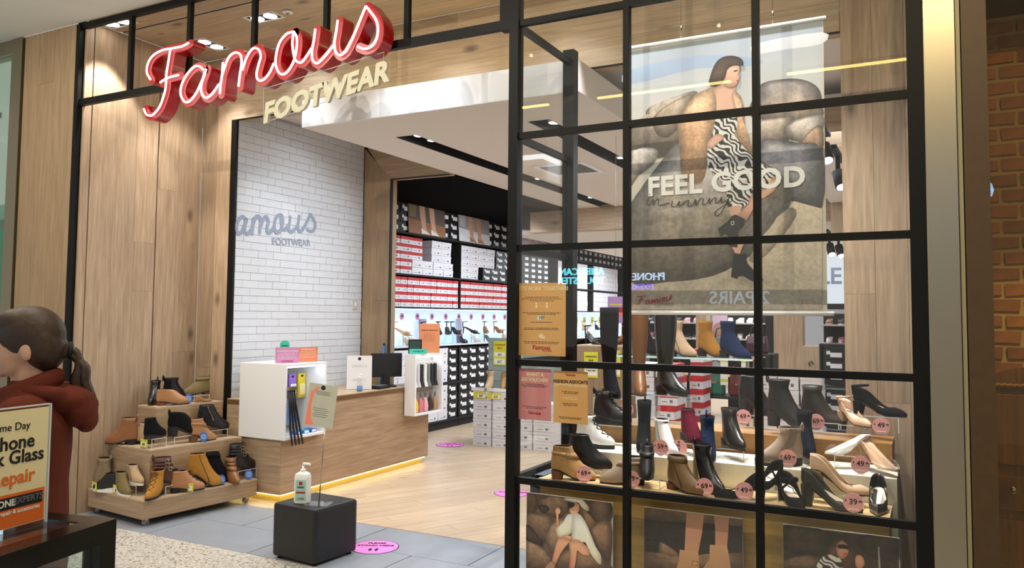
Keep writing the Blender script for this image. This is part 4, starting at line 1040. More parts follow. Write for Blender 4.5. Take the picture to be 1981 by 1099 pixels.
# tickets: yellow price cards and blue round badges
YEL = mat('yellow_ticket', (214, 210, 60), .5); BLUEB = mat('blue_badge', (70, 120, 206), .5); PINKB = mat('pink_disc', (232, 166, 166), .5)
def ticket(x, u, v, tier, txt, label, rz=-.2):
    t = thing('price_ticket', label, 'ticket', on_tier(tier, x, u, v), rz, 'yellow price tickets on the trolley')
    mb = MB(); mb.box((-.05, -.002, .006), (.05, .002, .066), YEL); f = mb.build('card', t)
    mb = MB(); mb.box((-.04, -.0026, .014), (.04, -.002, .046), WINK); pn = mb.build('price_panel', f)
    me = text_mesh(txt, .028, .0008); me.materials.clear(); me.materials.append(INK); me.transform(Matrix(((1, 0, 0, 0), (0, 0, -1, -.003), (0, 1, 0, .02), (0, 0, 0, 1)))); link('lettering', me, pn)
    mb = MB(); mb.box((-.03, -.012, 0), (.03, .012, .006), ACRYL); mb.build('foot', t)
ticket(278, None, .18, 1, '$40', 'yellow ticket reading 40 on the middle trolley tier')
ticket(182, None, -.0-.03, 0, '$30', 'yellow ticket below the taupe boot', -.3); ticket(226, None, -.0+.012, 0, '$79', 'yellow ticket below the olive wedge boot', -.1); ticket(362, -.012, None, 0, '$77', 'yellow ticket by the light tan laced boot', .3)
def badge(x, u, tier, label, m=BLUEB):
    t = thing('price_badge', label, 'badge', on_tier(tier, x, u), radians(20), 'blue round badges on the trolley')
    mb = MB(); mb.prism([(.034*cos(k*pi/12), -.002, .042+.04*sin(k*pi/12)) for k in range(24)], (0, .004, 0), m); f = mb.build('disc', t)
    mb = MB(); w = mat('pale_blue_ink', (190, 214, 246), .5)
    for k, wd in enumerate((.036, .05, .052, .04)): mb.box((-wd/2, -.0027, .058-k*.011), (wd/2, -.002, .063-k*.011), w)
    mb.build('small_print', f)
    mb = MB(); mb.box((-.02, -.008, 0), (.02, .008, .008), ACRYL); mb.build('foot', t)
badge(364, -.455, 2, 'blue round badge on the upper trolley tier'); badge(394, -.20, 1, 'blue round badge on the middle trolley tier')
badge(428, -.012, 0, 'blue round badge beside the black high-heeled boot'); badge(481, -.012, 0, 'blue round badge at the wall end of the lower tier')

# ================================================================== WINDOW DISPLAY
wt = thing('window_steps', 'three-step display bench of pale boards and a white box behind the shopfront grid', 'display', (-1.06, 4.4, 0))
mb = MB(); mb.box((-1.93, 4.03, 0), (-.19, 4.29, .62), wood('mall_tinted_board', (150, 116, 50), (178, 144, 74), 'x', .45, 0)); mb.build('base', wt, True)  # yellow tint of the mall light put into the base colour
mb = MB(); mb.box((-1.94, 4.0, .62), (-.185, 4.29, .66), PLY); mb.build('lower_shelf', wt, True, bevel=.002)
mb = MB(); mb.box((-1.90, 4.2925, 0), (-.163, 4.648, .787), mat('white_step', (232, 228, 214), .5)); mb.build('white_step', wt, True, bevel=.002)
mb = MB(); mb.box((-1.84, 4.70, 0), (-.20, 5.02, .892), wood('amber_board', (140, 96, 44), (170, 124, 66), 'x', .45, 0)); mb.build('riser_board', wt, True)
for k in range(3):
    mb = MB(); mb.box((-1.86, 4.652, .892+k*.015), (-.176, 5.03, .9065+k*.015), PLY); centred(mb, 'shelf_board', wt)
mb = MB(); mb.box((-2.0, 4.05, 0), (-1.94, 4.10, .66), mat('slate_frame', (66, 76, 88), .5)); mb.box((-1.999, 4.05, .60), (-1.93, 4.28, .66), MATS['slate_frame']); o = mb.build('end_frame', wt, True)
ZW = (.66, .787, .937)
def on_step(px, y, k, dz=0.0):
    p = onY(px, 900, y); 
    q = Vector((0, y, ZW[k])); lo, hi = -2.2, 0.3
    for _ in range(40):
        mid = (lo+hi)/2
        if project((mid, y, ZW[k]))[0] < px: lo = mid
        else: hi = mid
    return (lo, y, ZW[k]+dz+.0008)
def wr_(px, y, k, w, d, h, label, rz=0): riser('shoe_riser', label, on_step(px, y, k), radians(rz), w, d, h, 'clear risers in the window display')
def Wb(kind, label, px, y, k, rz, *a, dz=0.0, **kw): return boot(kind, label, on_step(px, y, k, dz), radians(rz), *a, **kw)
def Wp(label, px, y, k, rz, *a, dz=0.0, **kw): return pump('court_shoe', label, on_step(px, y, k, dz), radians(rz), *a, **kw)
NUDE = leather('nude', (206, 172, 142), .35, .03); GRNB = leather('dark_olive', (44, 46, 36), .3, .03); BURG = suede('burgundy', (98, 20, 44)); NAVY = suede('navy', (32, 44, 72))
TPE = leather('taupe_smooth', (150, 130, 112), .45); CAM = suede('camel', (172, 136, 92)); MOC = leather('mocha', (112, 84, 54), .4); WLE = leather('white', (226, 228, 230), .35, .04); CBRN = leather('caramel', (120, 78, 42), .4)
# lower shelf
Wb('ankle_boot', 'beige suede ankle boot with gold buckle and stacked heel on the lower shelf', 1108, 4.08, 0, 14, CAM, .13, .045, 'block', heelm=STACK, ext=('strap',), scale=1.0, point=.5)
wr_(1136, 4.205, 0, .2, .11, .05, 'clear riser under the black pointed chelsea boot')
Wb('chelsea_boot', 'black pointed chelsea boot raised behind the beige buckled boot', 1140, 4.20, 0, 8, BLK, .13, .04, 'block', ext=('gusset',), dz=.051, scale=1.02, point=.7)
Wb('ankle_boot', 'taupe ankle boot pointing to the black chelsea boot behind the first mullion', 1205, 4.11, 0, 198, TPE, .125, .02, 'block', ext=('strap', 'seam'), scale=.98)
wr_(1256, 4.13, 0, .15, .12, .05, 'clear riser under the black buckled boot beside the first mullion')
Wb('ankle_boot', 'black ankle boot with side buckle facing out on a clear riser', 1252, 4.12, 0, -72, leather('soft_black', (24, 25, 29), .5), .13, .03, 'block', ext=('strap', 'tab'), dz=.051, scale=.95)
Wb('ankle_boot', 'mocha leather ankle boot in the middle of the lower shelf', 1326, 4.09, 0, -28, MOC, .14, .03, 'block', heelm=STACK, ext=('seam', 'cuff'), scale=1.0, point=.5)
Wb('ankle_boot', 'black ankle boot with silver zip beside the mocha boot', 1372, 4.15, 0, -40, leather('glossy_black', (16, 16, 18), .22), .17, .045, 'block', ext=('zip', 'tab'), scale=1.06, point=.5)
Wp('black court shoe behind the second mullion, toe outward', 1434, 4.075, 0, 200, suede('jet', (18, 18, 20)), .065, scale=1.0)
wr_(1484, 4.14, 0, .12, .12, .055, 'clear riser under the black slingback by the second mullion')
Wp('black shoe with pale lining raised beside the second mullion', 1487, 4.13, 0, 245, BLKS, .06, dz=.056, kind='block', ext=('mary',), scale=.98)
Wp('black court shoe with a bow in front of the white step', 1532, 4.08, 0, -62, BLKS, .055, ext=('bow',), kind='block', scale=1.1, point=.3)
Wp('dark olive court shoe with a high block heel on the lower shelf', 1606, 4.07, 0, -8, GRNB, .088, kind='block', scale=1.12, point=.6)
wr_(1624, 4.20, 0, .22, .1, .05, 'clear riser under the nude court shoe')
Wp('nude pointed court shoe with block heel raised behind the dark olive shoe', 1625, 4.20, 0, -4, NUDE, .085, dz=.051, kind='block', scale=1.16, point=.85, heelm=CAM)
Wp('shiny black pointed court shoe facing straight out at the end of the lower shelf', 1699, 4.14, 0, -88, leather('patent_black', (30, 31, 36), .18, 0), .07, point=1.0, scale=1.08)
# white step
Wb('lace_boot', 'white lace-up combat boot with black sole on the white step', 1151, 4.40, 1, 4, WLE, .155, .02, 'flat', GUM, ts=.022, point=.1, ext=('laces', 'tab'), scale=.95, ink=mat('lace_dark', (34, 32, 34), .9))
wr_(1186, 4.56, 1, .2, .11, .12, 'tall clear riser under the black combat boot')
Wb('lace_boot', 'black lace-up combat boot with thick sole on the tall riser', 1184, 4.56, 1, 2, BLK, .16, .02, 'flat', GUM, ts=.024, point=.1, ext=('laces', 'tab', 'welt'), dz=.121, scale=.96)
Wb('ankle_boot', 'tall narrow black ankle boot right of the first mullion', 1245, 4.45, 1, -76, BLKS, .235, .04, 'block', dz=.0, ext=('tab',), scale=1.0)
Wb('ankle_boot', 'white ankle boot on the white step', 1290, 4.42, 1, -44, WLE, .14, .045, 'block', WSOLE, scale=.98, ext=('seam',), point=.5)
wr_(1342, 4.46, 1, .13, .12, .07, 'clear riser under the burgundy boot')
Wb('ankle_boot', 'burgundy suede ankle boot on a clear riser', 1339, 4.46, 1, -50, BURG, .135, .04, 'block', dz=.071, scale=.98, ext=('seam',))
Wb('ankle_boot', 'navy suede boot with a round pull hole beside the burgundy boot', 1370, 4.36, 1, -72, NAVY, .165, .055, 'block', ext=('tab',), scale=1.0)
wr_(1416, 4.45, 1, .15, .12, .06, 'clear riser under the dark brown leather boot before the second mullion')
Wb('ankle_boot', 'dark brown leather boot on a clear riser before the second mullion', 1420, 4.45, 1, -52, leather('espresso', (34, 30, 26), .3), .16, .04, 'block', dz=.061, scale=1.0, ext=('seam',))
Wb('chelsea_boot', 'taupe chelsea boot with a thin strip of metal pointing towards the second mullion', 1508, 4.38, 1, 208, TPE, .155, .025, 'flat', ts=.012, ext=('gusset', 'tab'), ink=mat('taupe_elastic', (128, 112, 98), .9), scale=1.02)
wr_(1563, 4.54, 1, .15, .12, .035, 'low clear riser under the tall dark navy boot')
Wb('ankle_boot', 'tall dark navy boot on a low riser next to the taupe chelsea boot', 1561, 4.54, 1, -70, suede('ink_blue', (24, 28, 40)), .185, .035, 'block', dz=.036, scale=1.02, ext=('gusset',))
def mule(label, px, y, k, rz, m, dz, sc=1.0): return pump('mule', label, on_step(px, y, k, dz), radians(rz), m, .09, .1, kind='block', clear=True, scale=sc, heelm=glass('clear_heel', (.95, .93, .9), 1.5, .08), ink=m)
wr_(1644, 4.48, 1, .13, .12, .07, 'clear riser under the white mule')
mule('white mule with a clear band on the riser at the end of the white step', 1644, 4.48, 1, 208, leather('white_mule', (232, 226, 220), .4), .071, .98)
wr_(1708, 4.47, 1, .14, .12, .05, 'clear riser at the end of the white step')
mule('nude mule with a clear band leaning on the last riser of the white step', 1698, 4.42, 1, -48, NUDE, .03, 1.12)
# upper board
def tall(label, px, y, rz, m, T, dz=0, **k): return Wb('knee_boot', label, px, y, 2, rz, m, T, .045, 'block', dz=dz, ext=('seam',), **k)
tall('tall black knee boot behind the black combat boot', 1184, 4.86, -50, BLKS, .50, .10, scale=1.04)
tall('tall caramel brown knee boot just right of the first mullion', 1238, 4.82, -68, CBRN, .47, .13, scale=1.0)
tall('tall black leather knee boot right of the caramel boot', 1300, 4.90, -30, BLK, .47, .13, scale=1.06)
wr_(1184, 4.86, 2, .2, .13, .10, 'clear riser under the tall black knee boot'); wr_(1238, 4.82, 2, .16, .13, .13, 'clear riser under the caramel knee boot'); wr_(1302, 4.90, 2, .2, .13, .13, 'clear riser under the tall black leather boot')
wr_(1470, 4.92, 2, .2, .12, .04, 'clear riser under the black heeled boot at the second mullion')
Wb('heeled_boot', 'black heeled boot behind the second mullion on the upper board', 1468, 4.92, 2, -10, BLK, .13, .085, 'block', dz=.041, scale=1.02, point=.6)
Wb('heeled_boot', 'large black heeled boot right of the second mullion on the upper board', 1528, 4.765, 2, -10, leather('dull_black', (26, 24, 22), .5), .17, .075, 'block', scale=1.06, ext=('tab',))
Wb('heeled_boot', 'black boot with patterned silver toe on the upper board', 1592, 4.90, 2, -10, leather('dark_brown', (40, 34, 28), .4), .16, .06, 'block', scale=1.02)
wr_(1592, 4.88, 2, .2, .12, .03, 'low clear riser behind the third pink price disc')
wr_(1651, 4.84, 2, .14, .12, .03, 'low clear riser under the nude ankle-strap shoe')
Wp('nude ankle-strap shoe with block heel on the upper board', 1653, 4.82, 2, -48, NUDE, .06, dz=.031, kind='block', ext=('anklestrap',), scale=1.05, point=.3)
wr_(1704, 4.86, 2, .18, .12, .085, 'clear riser under the black ankle-strap shoe')
Wp('black ankle-strap shoe on a clear riser at the end of the upper board', 1700, 4.85, 2, -18, BLKS, .06, dz=.086, kind='block', ext=('anklestrap',), scale=1.15, point=.75)
# round pink price discs on clear feet
def disc(px, y, k, big, label, dz=0.0, r=.044, rz=0, roll=0, sup='99'):
    t = thing('price_disc', label, 'price disc', on_step(px, y, k, dz), radians(rz))
    mb = MB(); mb.prism([(r*cos(q*pi/16), -.0015, r*.95+.004+r*sin(q*pi/16)) for q in range(32)], (0, .003, 0), PINKB); f = mb.build('disc', t)
    cz = r*.95+.004
    for tx, sz, xo, zo in ((big, .036, .0, .0), ('$', .013, -.032, .012), (sup, .014, .030, .010)):
        me = text_mesh(tx, sz, .0006); me.materials.clear(); me.materials.append(INK)
        M_ = Matrix(((1, 0, 0, xo), (0, 0, -1, -.0022), (0, 1, 0, zo-.006), (0, 0, 0, 1)))
        M_ = Matrix.Translation((0, 0, cz)) @ Matrix.Rotation(roll, 4, 'Y') @ M_; me.transform(M_); link('lettering', me, f)
    mb = MB(); mb.box((-.022, -.0021, .016), (.022, -.0015, .020), WINK); mb.build('white_line', f)
    mb = MB(); mb.box((-.016, -.01, 0), (.016, .01, .012), ACRYL); mb.build('foot', t)
disc(1130, 4.03, 0, '69', 'pink disc reading 69 in front of the beige buckled boot')
disc(1222, 4.025, 0, '59', 'pink disc reading 59 half hidden by the first mullion')
disc(1363, 4.03, 0, '69', 'pink disc reading 69 in front of the black zip boot')
disc(1440, 4.03, 0, '49', 'pink disc reading 49 in front of the shoe behind the second mullion')
disc(1651, 4.03, 0, '39', 'pink disc reading 39 beside the shiny black pointed shoe')
disc(1278, 4.33, 1, '59', 'pink disc reading 59 in front of the white ankle boot')
disc(1314, 4.37, 1, '69', 'pink disc turned on its side between the white and burgundy boots', roll=-1.3)
disc(1524, 4.33, 1, '69', 'pink disc reading 69 in front of the taupe chelsea boot')
disc(1665, 4.33, 1, '49', 'pink disc reading 49 below the white mule')
disc(1438, 4.70, 2, '69', 'pink disc reading 69 left of the second mullion on the upper board')
disc(1579, 4.70, 2, '69', 'pink disc reading 69 on the upper board above the tall navy boot')
disc(1705, 4.70, 2, '49', 'pink disc reading 49 under the black ankle-strap shoe')
disc(1212, 4.70, 2, '79', 'pink disc behind the first mullion on the upper board')
# glass shelf on clear legs behind the bench, with four boots
gs = thing('glass_shelf', 'long clear glass shelf with painted bright edge behind the window bench', 'shelf', (-1.4, 5.3, 0))
mb = MB(); mb.box((-2.0, 5.26, 1.275), (-1.02, 5.55, 1.285), glass('shelf_glass', (.86, .95, .93), 1.0, .02)); mb.build('sheet', gs, True)
mb = MB(); mb.box((-2.0, 5.255, 1.274), (-1.02, 5.2595, 1.286), mat('glow_painted_edge', (206, 236, 230), .2)); mb.build('edge', gs, True)  # glow of the glass edge put into a bright base colour
for x in (-1.96, -1.06):
    for y in (5.29, 5.52): mb = MB(); mb.box((x-.008, y-.008, 0), (x+.008, y+.008, 1.275), STEEL); mb.build('leg', gs, True)
def gboot(label, x, y, rz, m, T=.20, sc=.95, **k): return boot('ankle_boot', label, (x, y, 1.286), rz, m, T, .05, 'block', scale=sc, **k)
gboot('charcoal boot on the glass shelf', -1.75, 5.40, radians(-20), BLKS); gboot('beige suede boot on the glass shelf', -1.50, 5.34, radians(-22), SAND, ext=('seam',))
gboot('tan boot on the glass shelf', -1.33, 5.47, radians(-22), MUST); gboot('navy boot at the end of the glass shelf', -1.15, 5.35, radians(-22), NAVY)

# ---- notices taped inside the glass
def notice(name, label, px0, py0, px1, py1, col, y=3.901):
    a = onY(px0, (py0+py0)/2, y); b = onY(px1, py1, y)
    w, h = b.x-a.x, a.z-b.z
    t = thing(name, label, 'poster', ((a.x+b.x)/2, y, b.z))
    mb = MB(); mb.box((-w/2, -.0005, 0), (w/2, .0005, h), mat('paper_%d_%d_%d' % col, col, .7)); f = mb.build('sheet', t)
    def put(tx, fx, fz, sz, m, bold=0, sx=1.0):
        me = text_mesh(tx, sz, bold); me.materials.clear(); me.materials.append(m)
        me.transform(Matrix(((sx, 0, 0, fx*w), (0, 0, -1, -.0011), (0, 1, 0, fz*h), (0, 0, 0, 1)))); link('lettering', me, f)
    def lines(rows, m=INK, seed=1, hh=.003):
        r = random.Random(seed); mb = MB()
        for (fz, fw) in rows:
            x = -fw*w/2
            while x < fw*w/2: l = r.uniform(.006, .02); mb.box((x, -.0011, fz*h), (min(x+l, fw*w/2), -.0006, fz*h+hh), m); x += l+.004
        mb.build('small_print', f, kind='stuff')
    return t, f, w, h, put, lines
CRI = mat('cream_ink', (232, 214, 170), .6)
t, f, w, h, put, lines = notice('window_notice', 'large orange notice headed with a call to work together', 1003, 548, 1094, 690, (216, 162, 96))
put("LET'S WORK TOGETHER!", 0, .90, .030, CRI, .0008, .92)
lines([(.80, .7), (.775, .85), (.75, .5), (.585, .8), (.565, .6), (.455, .45), (.375, .7), (.355, .75), (.185, .75), (.165, .7)])
for sx_ in (-.11, .11):
    mb = MB(); x = sx_*w; mb.box((x-.006, -.0011, .655*h), (x+.006, -.0006, .70*h), CRI); mb.prism([(x+.006*cos(q*pi/6), -.0011, .717*h+.006*sin(q*pi/6)) for q in range(12)], (0, .0005, 0), CRI); mb.build('figure_mark', f)
mb = MB(); mb.box((-.04*w, -.0011, .675*h), (.04*w, -.0006, .680*h), CRI); mb.build('dash_mark', f)
mb = MB(); mb.box((-.09*w, -.0011, .49*h), (.05*w, -.0006, .55*h), mat('pale_square', (214, 216, 206), .6)); mb.build('number_panel', f); put('10!', 0, .50, .026, INK, .0006)
mb = MB(); mb.prism([(-.02, -.0011, .27*h), (.0, -.0011, .31*h), (.025, -.0011, .25*h), (.018, -.0011, .23*h), (-.005, -.0011, .24*h)], (0, .0005, 0), CRI); mb.build('hands_mark', f)
put('Famous', 0, .085, .034, RED, .0008); put('FOOTWEAR', .12, .06, .010, RED, .0002)
t, f, w, h, put, lines = notice('window_notice', 'pink notice offering a 50 dollar voucher', 1004, 712, 1066, 815, (206, 130, 134))
put('WANT A', 0, .85, .030, CRI, .0008, .85); put('$50 VOUCHER?', 0, .75, .028, CRI, .0008, .85)
lines([(.69, .55), (.665, .85), (.64, .7), (.25, .75), (.22, .5)]); put('Famous', 0, .11, .024, RED, .0006)
t, f, w, h, put, lines = notice('window_notice', 'small orange notice looking for a fashion associate', 1071, 717, 1137, 822, (216, 164, 102))
put('Famous', 0, .91, .018, RED, .0004); put('FASHION ASSOCIATE', 0, .77, .0235, INK, .0006, .88); put('TEAM MEMBER REQUIRED', 0, .705, .018, CRI, .0006, .9)
lines([(.60, .5), (.57, .4), (.37, .45), (.34, .4), (.11, .7), (.085, .6)]); lines([(.49, .45), (.46, .4)], CRI, 3)

# ================================================================== SHOE WALL (left side of the shop)
XW = -5.95
WBOX = mat('white_carton', (222, 222, 230), .6, vary=.03); BBOX = mat('black_carton', (20, 20, 23), .5); REDL = mat('red_lid', (186, 24, 34), .5, vary=.06); LAB = mat('white_label', (226, 232, 238), .5); GREYI = mat('grey_ink', (110, 112, 122), .6)
su = thing('shoe_shelving', 'full-height black wall shelving with a brightly lit shoe niche', 'shelving', (XW, 12, 0))
mb = MB()
for z in (2.585, 2.055, 1.125, .10): mb.box((-6.35, 7.0, z), (XW+.03, 17.2, z+.022), BLACKM)
mb.box((-6.35, 7.0, 1.632), (XW+.03, 17.2, 1.652), BLACKM); mb.box((-6.34, 7.0, .0), (XW, 17.2, .10), BLACKM); mb.box((-6.35, 7.0, .60), (XW+.01, 17.2, .63), BLACKM)
mb.build('shelves', su, True)
UPR = (8.02, 9.75, 11.45, 13.1, 14.8, 16.5, 17.2)
for y in (8.02, 9.75, 11.45, 13.1, 14.8, 16.5, 17.2): mb = MB(); mb.box((-6.35, y-.012, 0), (XW+.005, y+.012, 1.125), BLACKM); mb.box((-6.35, y-.012, 1.652), (XW+.005, y+.012, 2.9), BLACKM); mb.build('upright', su, True)
mb = MB(); mb.box((-6.24, 7.0, 1.147), (-6.22, 17.2, 1.632), mat('backlit_panel', (206, 228, 250), .5, emit=.62)); mb.build('lit_back', su, True)
mb = MB(); mb.box((-6.22, 7.0, 1.135), (XW+.035, 17.2, 1.15), mat('white_ledge', (226, 230, 236), .4)); mb.build('display_ledge', su, True)
mb = MB(); mb.box((-6.1, 7.05, 1.622), (-6.06, 17.2, 1.632), emis('ledge_led', (235, 244, 255), 5)); mb.build('led_strip', su, True)
_bm = {}
def box_mesh(kind, d, w, h):
    key = (kind, round(w, 3), round(h, 3))
    if key in _bm: return _bm[key]
    body = MB(); lid = MB(); lab = MB(); m = {'white': WBOX, 'black': BBOX, 'red': WBOX}[kind]; lm = {'white': WBOX, 'black': BBOX, 'red': REDL}[kind]
    lh = h*(.42 if kind == 'red' else .30)
    body.box((-d, -w/2+.003, 0), (-.002, w/2-.003, h-lh), m)
    lid.box((-d, -w/2+.001, h-lh), (.001, w/2-.001, h-.0015), lm)
    if kind == 'black': lab.box((-.001, -w*.18, h*.2), (.0018, w*.30, h*.62), LAB); lab.box((-.001, -w*.34, h*.45), (.0018, -w*.18, h*.78), LAB)
    else: lab.box((-.0015, -w*.28, h*.25), (-.0008, -w*.02, h*.30), GREYI); lab.box((-.0015, w*.12, h*.2), (-.0008, w*.26, h*.42), GREYI)
    _bm[key] = (body.mesh('carton'), lid.mesh('lid'), lab.mesh('label')); return _bm[key]
COUNT = {}
ORD = 'first second third fourth fifth sixth seventh eighth ninth tenth eleventh twelfth thirteenth fourteenth fifteenth sixteenth seventeenth eighteenth nineteenth twentieth'.split()
ORD += ['twenty-'+o for o in ORD[:9]]+['thirtieth']
def shoe_box(kind, loc, w, h, d, label, group, rz=0, lid=True):
    me = box_mesh(kind, d, w, h); nm = {'white': 'white_shoe_box', 'black': 'black_shoe_box', 'red': 'red_lidded_shoe_box'}[kind]
    COUNT[nm] = COUNT.get(nm, 0)+1
    t = thing(nm, label, 'shoe box', loc, rz, group)
    link('carton', me[0], t); link('lid', me[1], t); link('label', me[2], t); return t
rb = random.Random(11)
mass = {'white': MB(), 'black': MB(), 'red': MB()}
def wall_row(kind, y0, y1, z, w, h, label, group, far=11.6, skip=0.0):
    y = y0; n_ = 0
    while y+w <= y1+.001:
        hit = [q for q in UPR if y < q+.014 and y+w > q-.014]
        if hit: y = hit[0]+.0145; continue
        if rb.random() >= skip:
            n_ += 1
            if y < far: shoe_box(kind, (XW+rb.uniform(-.008, .004), y+w/2, z), w-.002, h-.002, .3, label+', %s from the post end' % ORD[min(n_, 30)-1], group)
            else:
                m_ = mass[kind]; M_ = {'white': WBOX, 'black': BBOX, 'red': WBOX}[kind]
                m_.box((XW-.3, y+.002, z), (XW+rb.uniform(-.008, .004), y+w-.002, z+h-.003), M_)
                if kind == 'black': m_.box((XW-.01, y+w*.3, z+h*.2), (XW+.006, y+w*.8, z+h*.65), LAB)
                if kind == 'red': m_.box((XW-.3, y+.001, z+h*.6), (XW+.006, y+w-.001, z+h-.002), REDL)
        y += w
for k in range(3): wall_row('black', 8.04, 17.1, 2.61+k*.125, .235, .125, 'black labelled carton, top shelf, %s row up' % ORD[k], 'black cartons on the top shelf')
for k in range(5):
    ye = 9.0 if k > 1 else 8.55
    wall_row('red', 8.04, ye, 2.078+k*.096, .25, .096, 'red-lidded carton, second shelf down, %s row up' % ORD[k], 'red-lidded cartons on the second shelf', skip=.0)
    yb = 10.8 if k > 1 else 10.4
    wall_row('white', ye+.002, yb, 2.078+k*.096, .25, .096, 'plain white carton, second shelf down, %s row up' % ORD[k], 'white cartons on the second shelf', skip=.02)
    wall_row('black', yb, 12.9, 2.078+k*.096, .25, .096, 'black labelled carton, second shelf down, %s row up' % ORD[k], 'black cartons on the second shelf')
    wall_row('white', 13.1, 17.1, 2.078+k*.096, .28, .096, '', '')
for k in range(4):
    wall_row('red', 8.04, 11.5, 1.655+k*.096, .138, .096, 'narrow red-lidded carton, third shelf down, %s row up' % ORD[k], 'red-lidded cartons on the third shelf')
    wall_row('white', 11.6, 17.1, 1.655+k*.096, .28, .096, '', '')
for k in range(4):
    for z0 in (.1245, .633):
        wall_row('white', 8.04, 9.45, z0+k*.118, .235, .118, 'white carton, %s shelf, %s row up' % ('bottom' if z0 < .3 else 'second lowest', ORD[k]), 'white cartons on the lower shelves')
        wall_row('black', 9.46, 12.2, z0+k*.118, .25, .118, 'black labelled carton, %s shelf, %s row up' % ('bottom' if z0 < .3 else 'second lowest', ORD[k]), 'black cartons on the lower shelves')
for kd, m_ in mass.items():
    if m_.v:
        o = m_.build({'white': 'white_shoe_box', 'black': 'black_shoe_box', 'red': 'red_lidded_shoe_box'}[kd]+'_mass', kind='stuff'); tag(o, '%s cartons massed far along the shoe wall' % kd, 'shoe boxes')
# picture boards leaning on the top shelf
def board_art(mb, P, m_of):
    pass
_pm = {}
def pm(col, rough=.6, nz=.12, sc=9): return mat('print_%d_%d_%d' % col, col, rough, nz=nz, nscale=sc)
def leg_board(y0, y1, z0, z1, label, cols, bx=XW+.03):
    t = thing('picture_board', label, 'picture', (bx, (y0+y1)/2, z0), 0)
    w = y1-y0; h = z1-z0; lean = lambda y, z: (-.0+.02*(1-z/h), y, z)
    mb = MB(); mb.box((-.006, -w/2, 0), (0, w/2, h), pm(cols[0])); f = mb.build('board', t)
    mb = MB(); L_ = lambda pts, m, k: mb.prism([(.0004*k, (x-.5)*w, z*h) for x, z in pts], (.0004, 0, 0), m)
    L_([(0, 0), (1, 0), (1, .35), (0, .45)], pm(cols[1]), 1)
    for (x, lw) in ((.36, .07), (.62, .065)):
        sk = pm(cols[2], nz=.04)
        L_([(x-lw, 1), (x+lw, 1), (x+lw*.9+.03, .55), (x+lw*.55+.06, .22), (x+.16, .08), (x+.2, .03), (x+.06, .05), (x-lw*.1, .2), (x-lw*.8, .6)], sk, 2)
        L_([(x+.02, .16), (x+.18, .05), (x+.2, .02), (x+.05, .03), (x-.02, .02), (x-.03, .2)], pm(cols[3], nz=.03), 3)
    L_([(.02, .98), (.22, .98), (.2, .5), (.04, .52)], pm(cols[4]), 2); mb.build('print', f); t.rotation_euler = (0, -.06, 0)
leg_board(8.42, 9.30, 2.61, 3.03, 'leaning photograph of legs in white heels on the shoe wall top shelf', ((96, 84, 78), (150, 108, 80), (206, 164, 140), (232, 226, 224), (130, 120, 88)))
leg_board(9.66, 10.55, 2.61, 3.03, 'leaning photograph of bare legs in sandals beside the white heels photograph', ((150, 146, 148), (210, 212, 216), (198, 150, 122), (150, 110, 90), (176, 172, 176)))
leg_board(11.55, 12.5, 2.61, 3.03, 'leaning photograph of feet seen through the window return glass', ((150, 136, 146), (198, 190, 204), (200, 150, 130), (90, 80, 84), (170, 180, 200)))
leg_board(9.0, 9.18, 1.1515, 1.5, 'small standing picture of shoes in the lit niche', ((150, 150, 190), (196, 170, 160), (200, 150, 130), (60, 50, 54), (110, 130, 190)), -6.12)
leg_board(9.95, 10.12, 1.1515, 1.5, 'second small standing picture in the lit niche near the sandals', ((170, 190, 220), (130, 90, 100), (190, 130, 130), (40, 30, 44), (150, 190, 230)), -6.12)
t = thing('height_marker', 'thin red and white striped strip at the top corner of the shoe wall', 'strip', (XW+.03, 8.10, 2.7))
mb = MB()
for k in range(6): mb.box((-.004, -.012, k*.065), (0, .012, k*.065+.065), (RED, WHITES)[k % 2])
mb.build('bands', t)
# pink discs and sandals in the lit niche
def niche_disc(y, z, x=-6.212, r=.045, m=None, n=0):
    t = thing('wall_disc', 'pink round sticker on the lit niche back, %s from the oak post' % ORD[n], 'sticker', (x, y, z), 0, 'pink discs along the lit niche')
    mb = MB(); mb.prism([(0, r*cos(q*pi/10), r*sin(q*pi/10)) for q in range(20)], (.003, 0, 0), m or mat('pink_sticker', (222, 140, 190), .5)); f = mb.build('disc', t)
    mb = MB(); mb.box((.003, -r*.5, -.006), (.0036, r*.5, .010), INK); mb.build('print', f)
for k in range(10): niche_disc(8.35+k*.36, 1.53, n=k)
SD = {}
def sandal_proto(col, cn):
    t = thing('heeled_sandal', '%s strappy heeled sandal on the lit ledge of the shoe wall' % cn, 'sandal', (0, 0, 0), 0, '%s sandals on the lit ledge' % cn)
    s = Shoe(.04, .085, .008, .2, 0, .85, [(0, -.112, .124, .036), (.01, -.112, .124, .036), (.04, -.11, .1, .034)])
    m_ = mat('sandal_'+cn.replace(' ', '_'), col, .4)
    mb = MB(); sole(mb, s, m_, False, th=.008); mb.build('sole', t)
    mb = MB(); mb.tube([(-.1, 0, .088), (-.104, 0, .0)], [.012, .006], m_, 8); mb.build('heel', t)
    for x, hh in ((.06, .045), (.085, .035)): mb = MB(); mb.tube([(x, -.036, s.lift(x, 0)), (x-.004, -.028, s.lift(x, 0)+hh*.8), (x-.006, 0, s.lift(x, 0)+hh), (x-.004, .028, s.lift(x, 0)+hh*.8), (x, .036, s.lift(x, 0))], .006, m_, 6); mb.build('strap', t)
    mb = MB(); mb.tube([(-.08+.034*cos(q), .03*sin(q), .16+.004*cos(q)) for q in [2*pi*k/14 for k in range(14)]], .005, m_, 5, close=True); mb.tube([(-.11, 0, .09), (-.113, 0, .16)], .007, m_, 6); mb.build('ankle_strap', t)
    return t
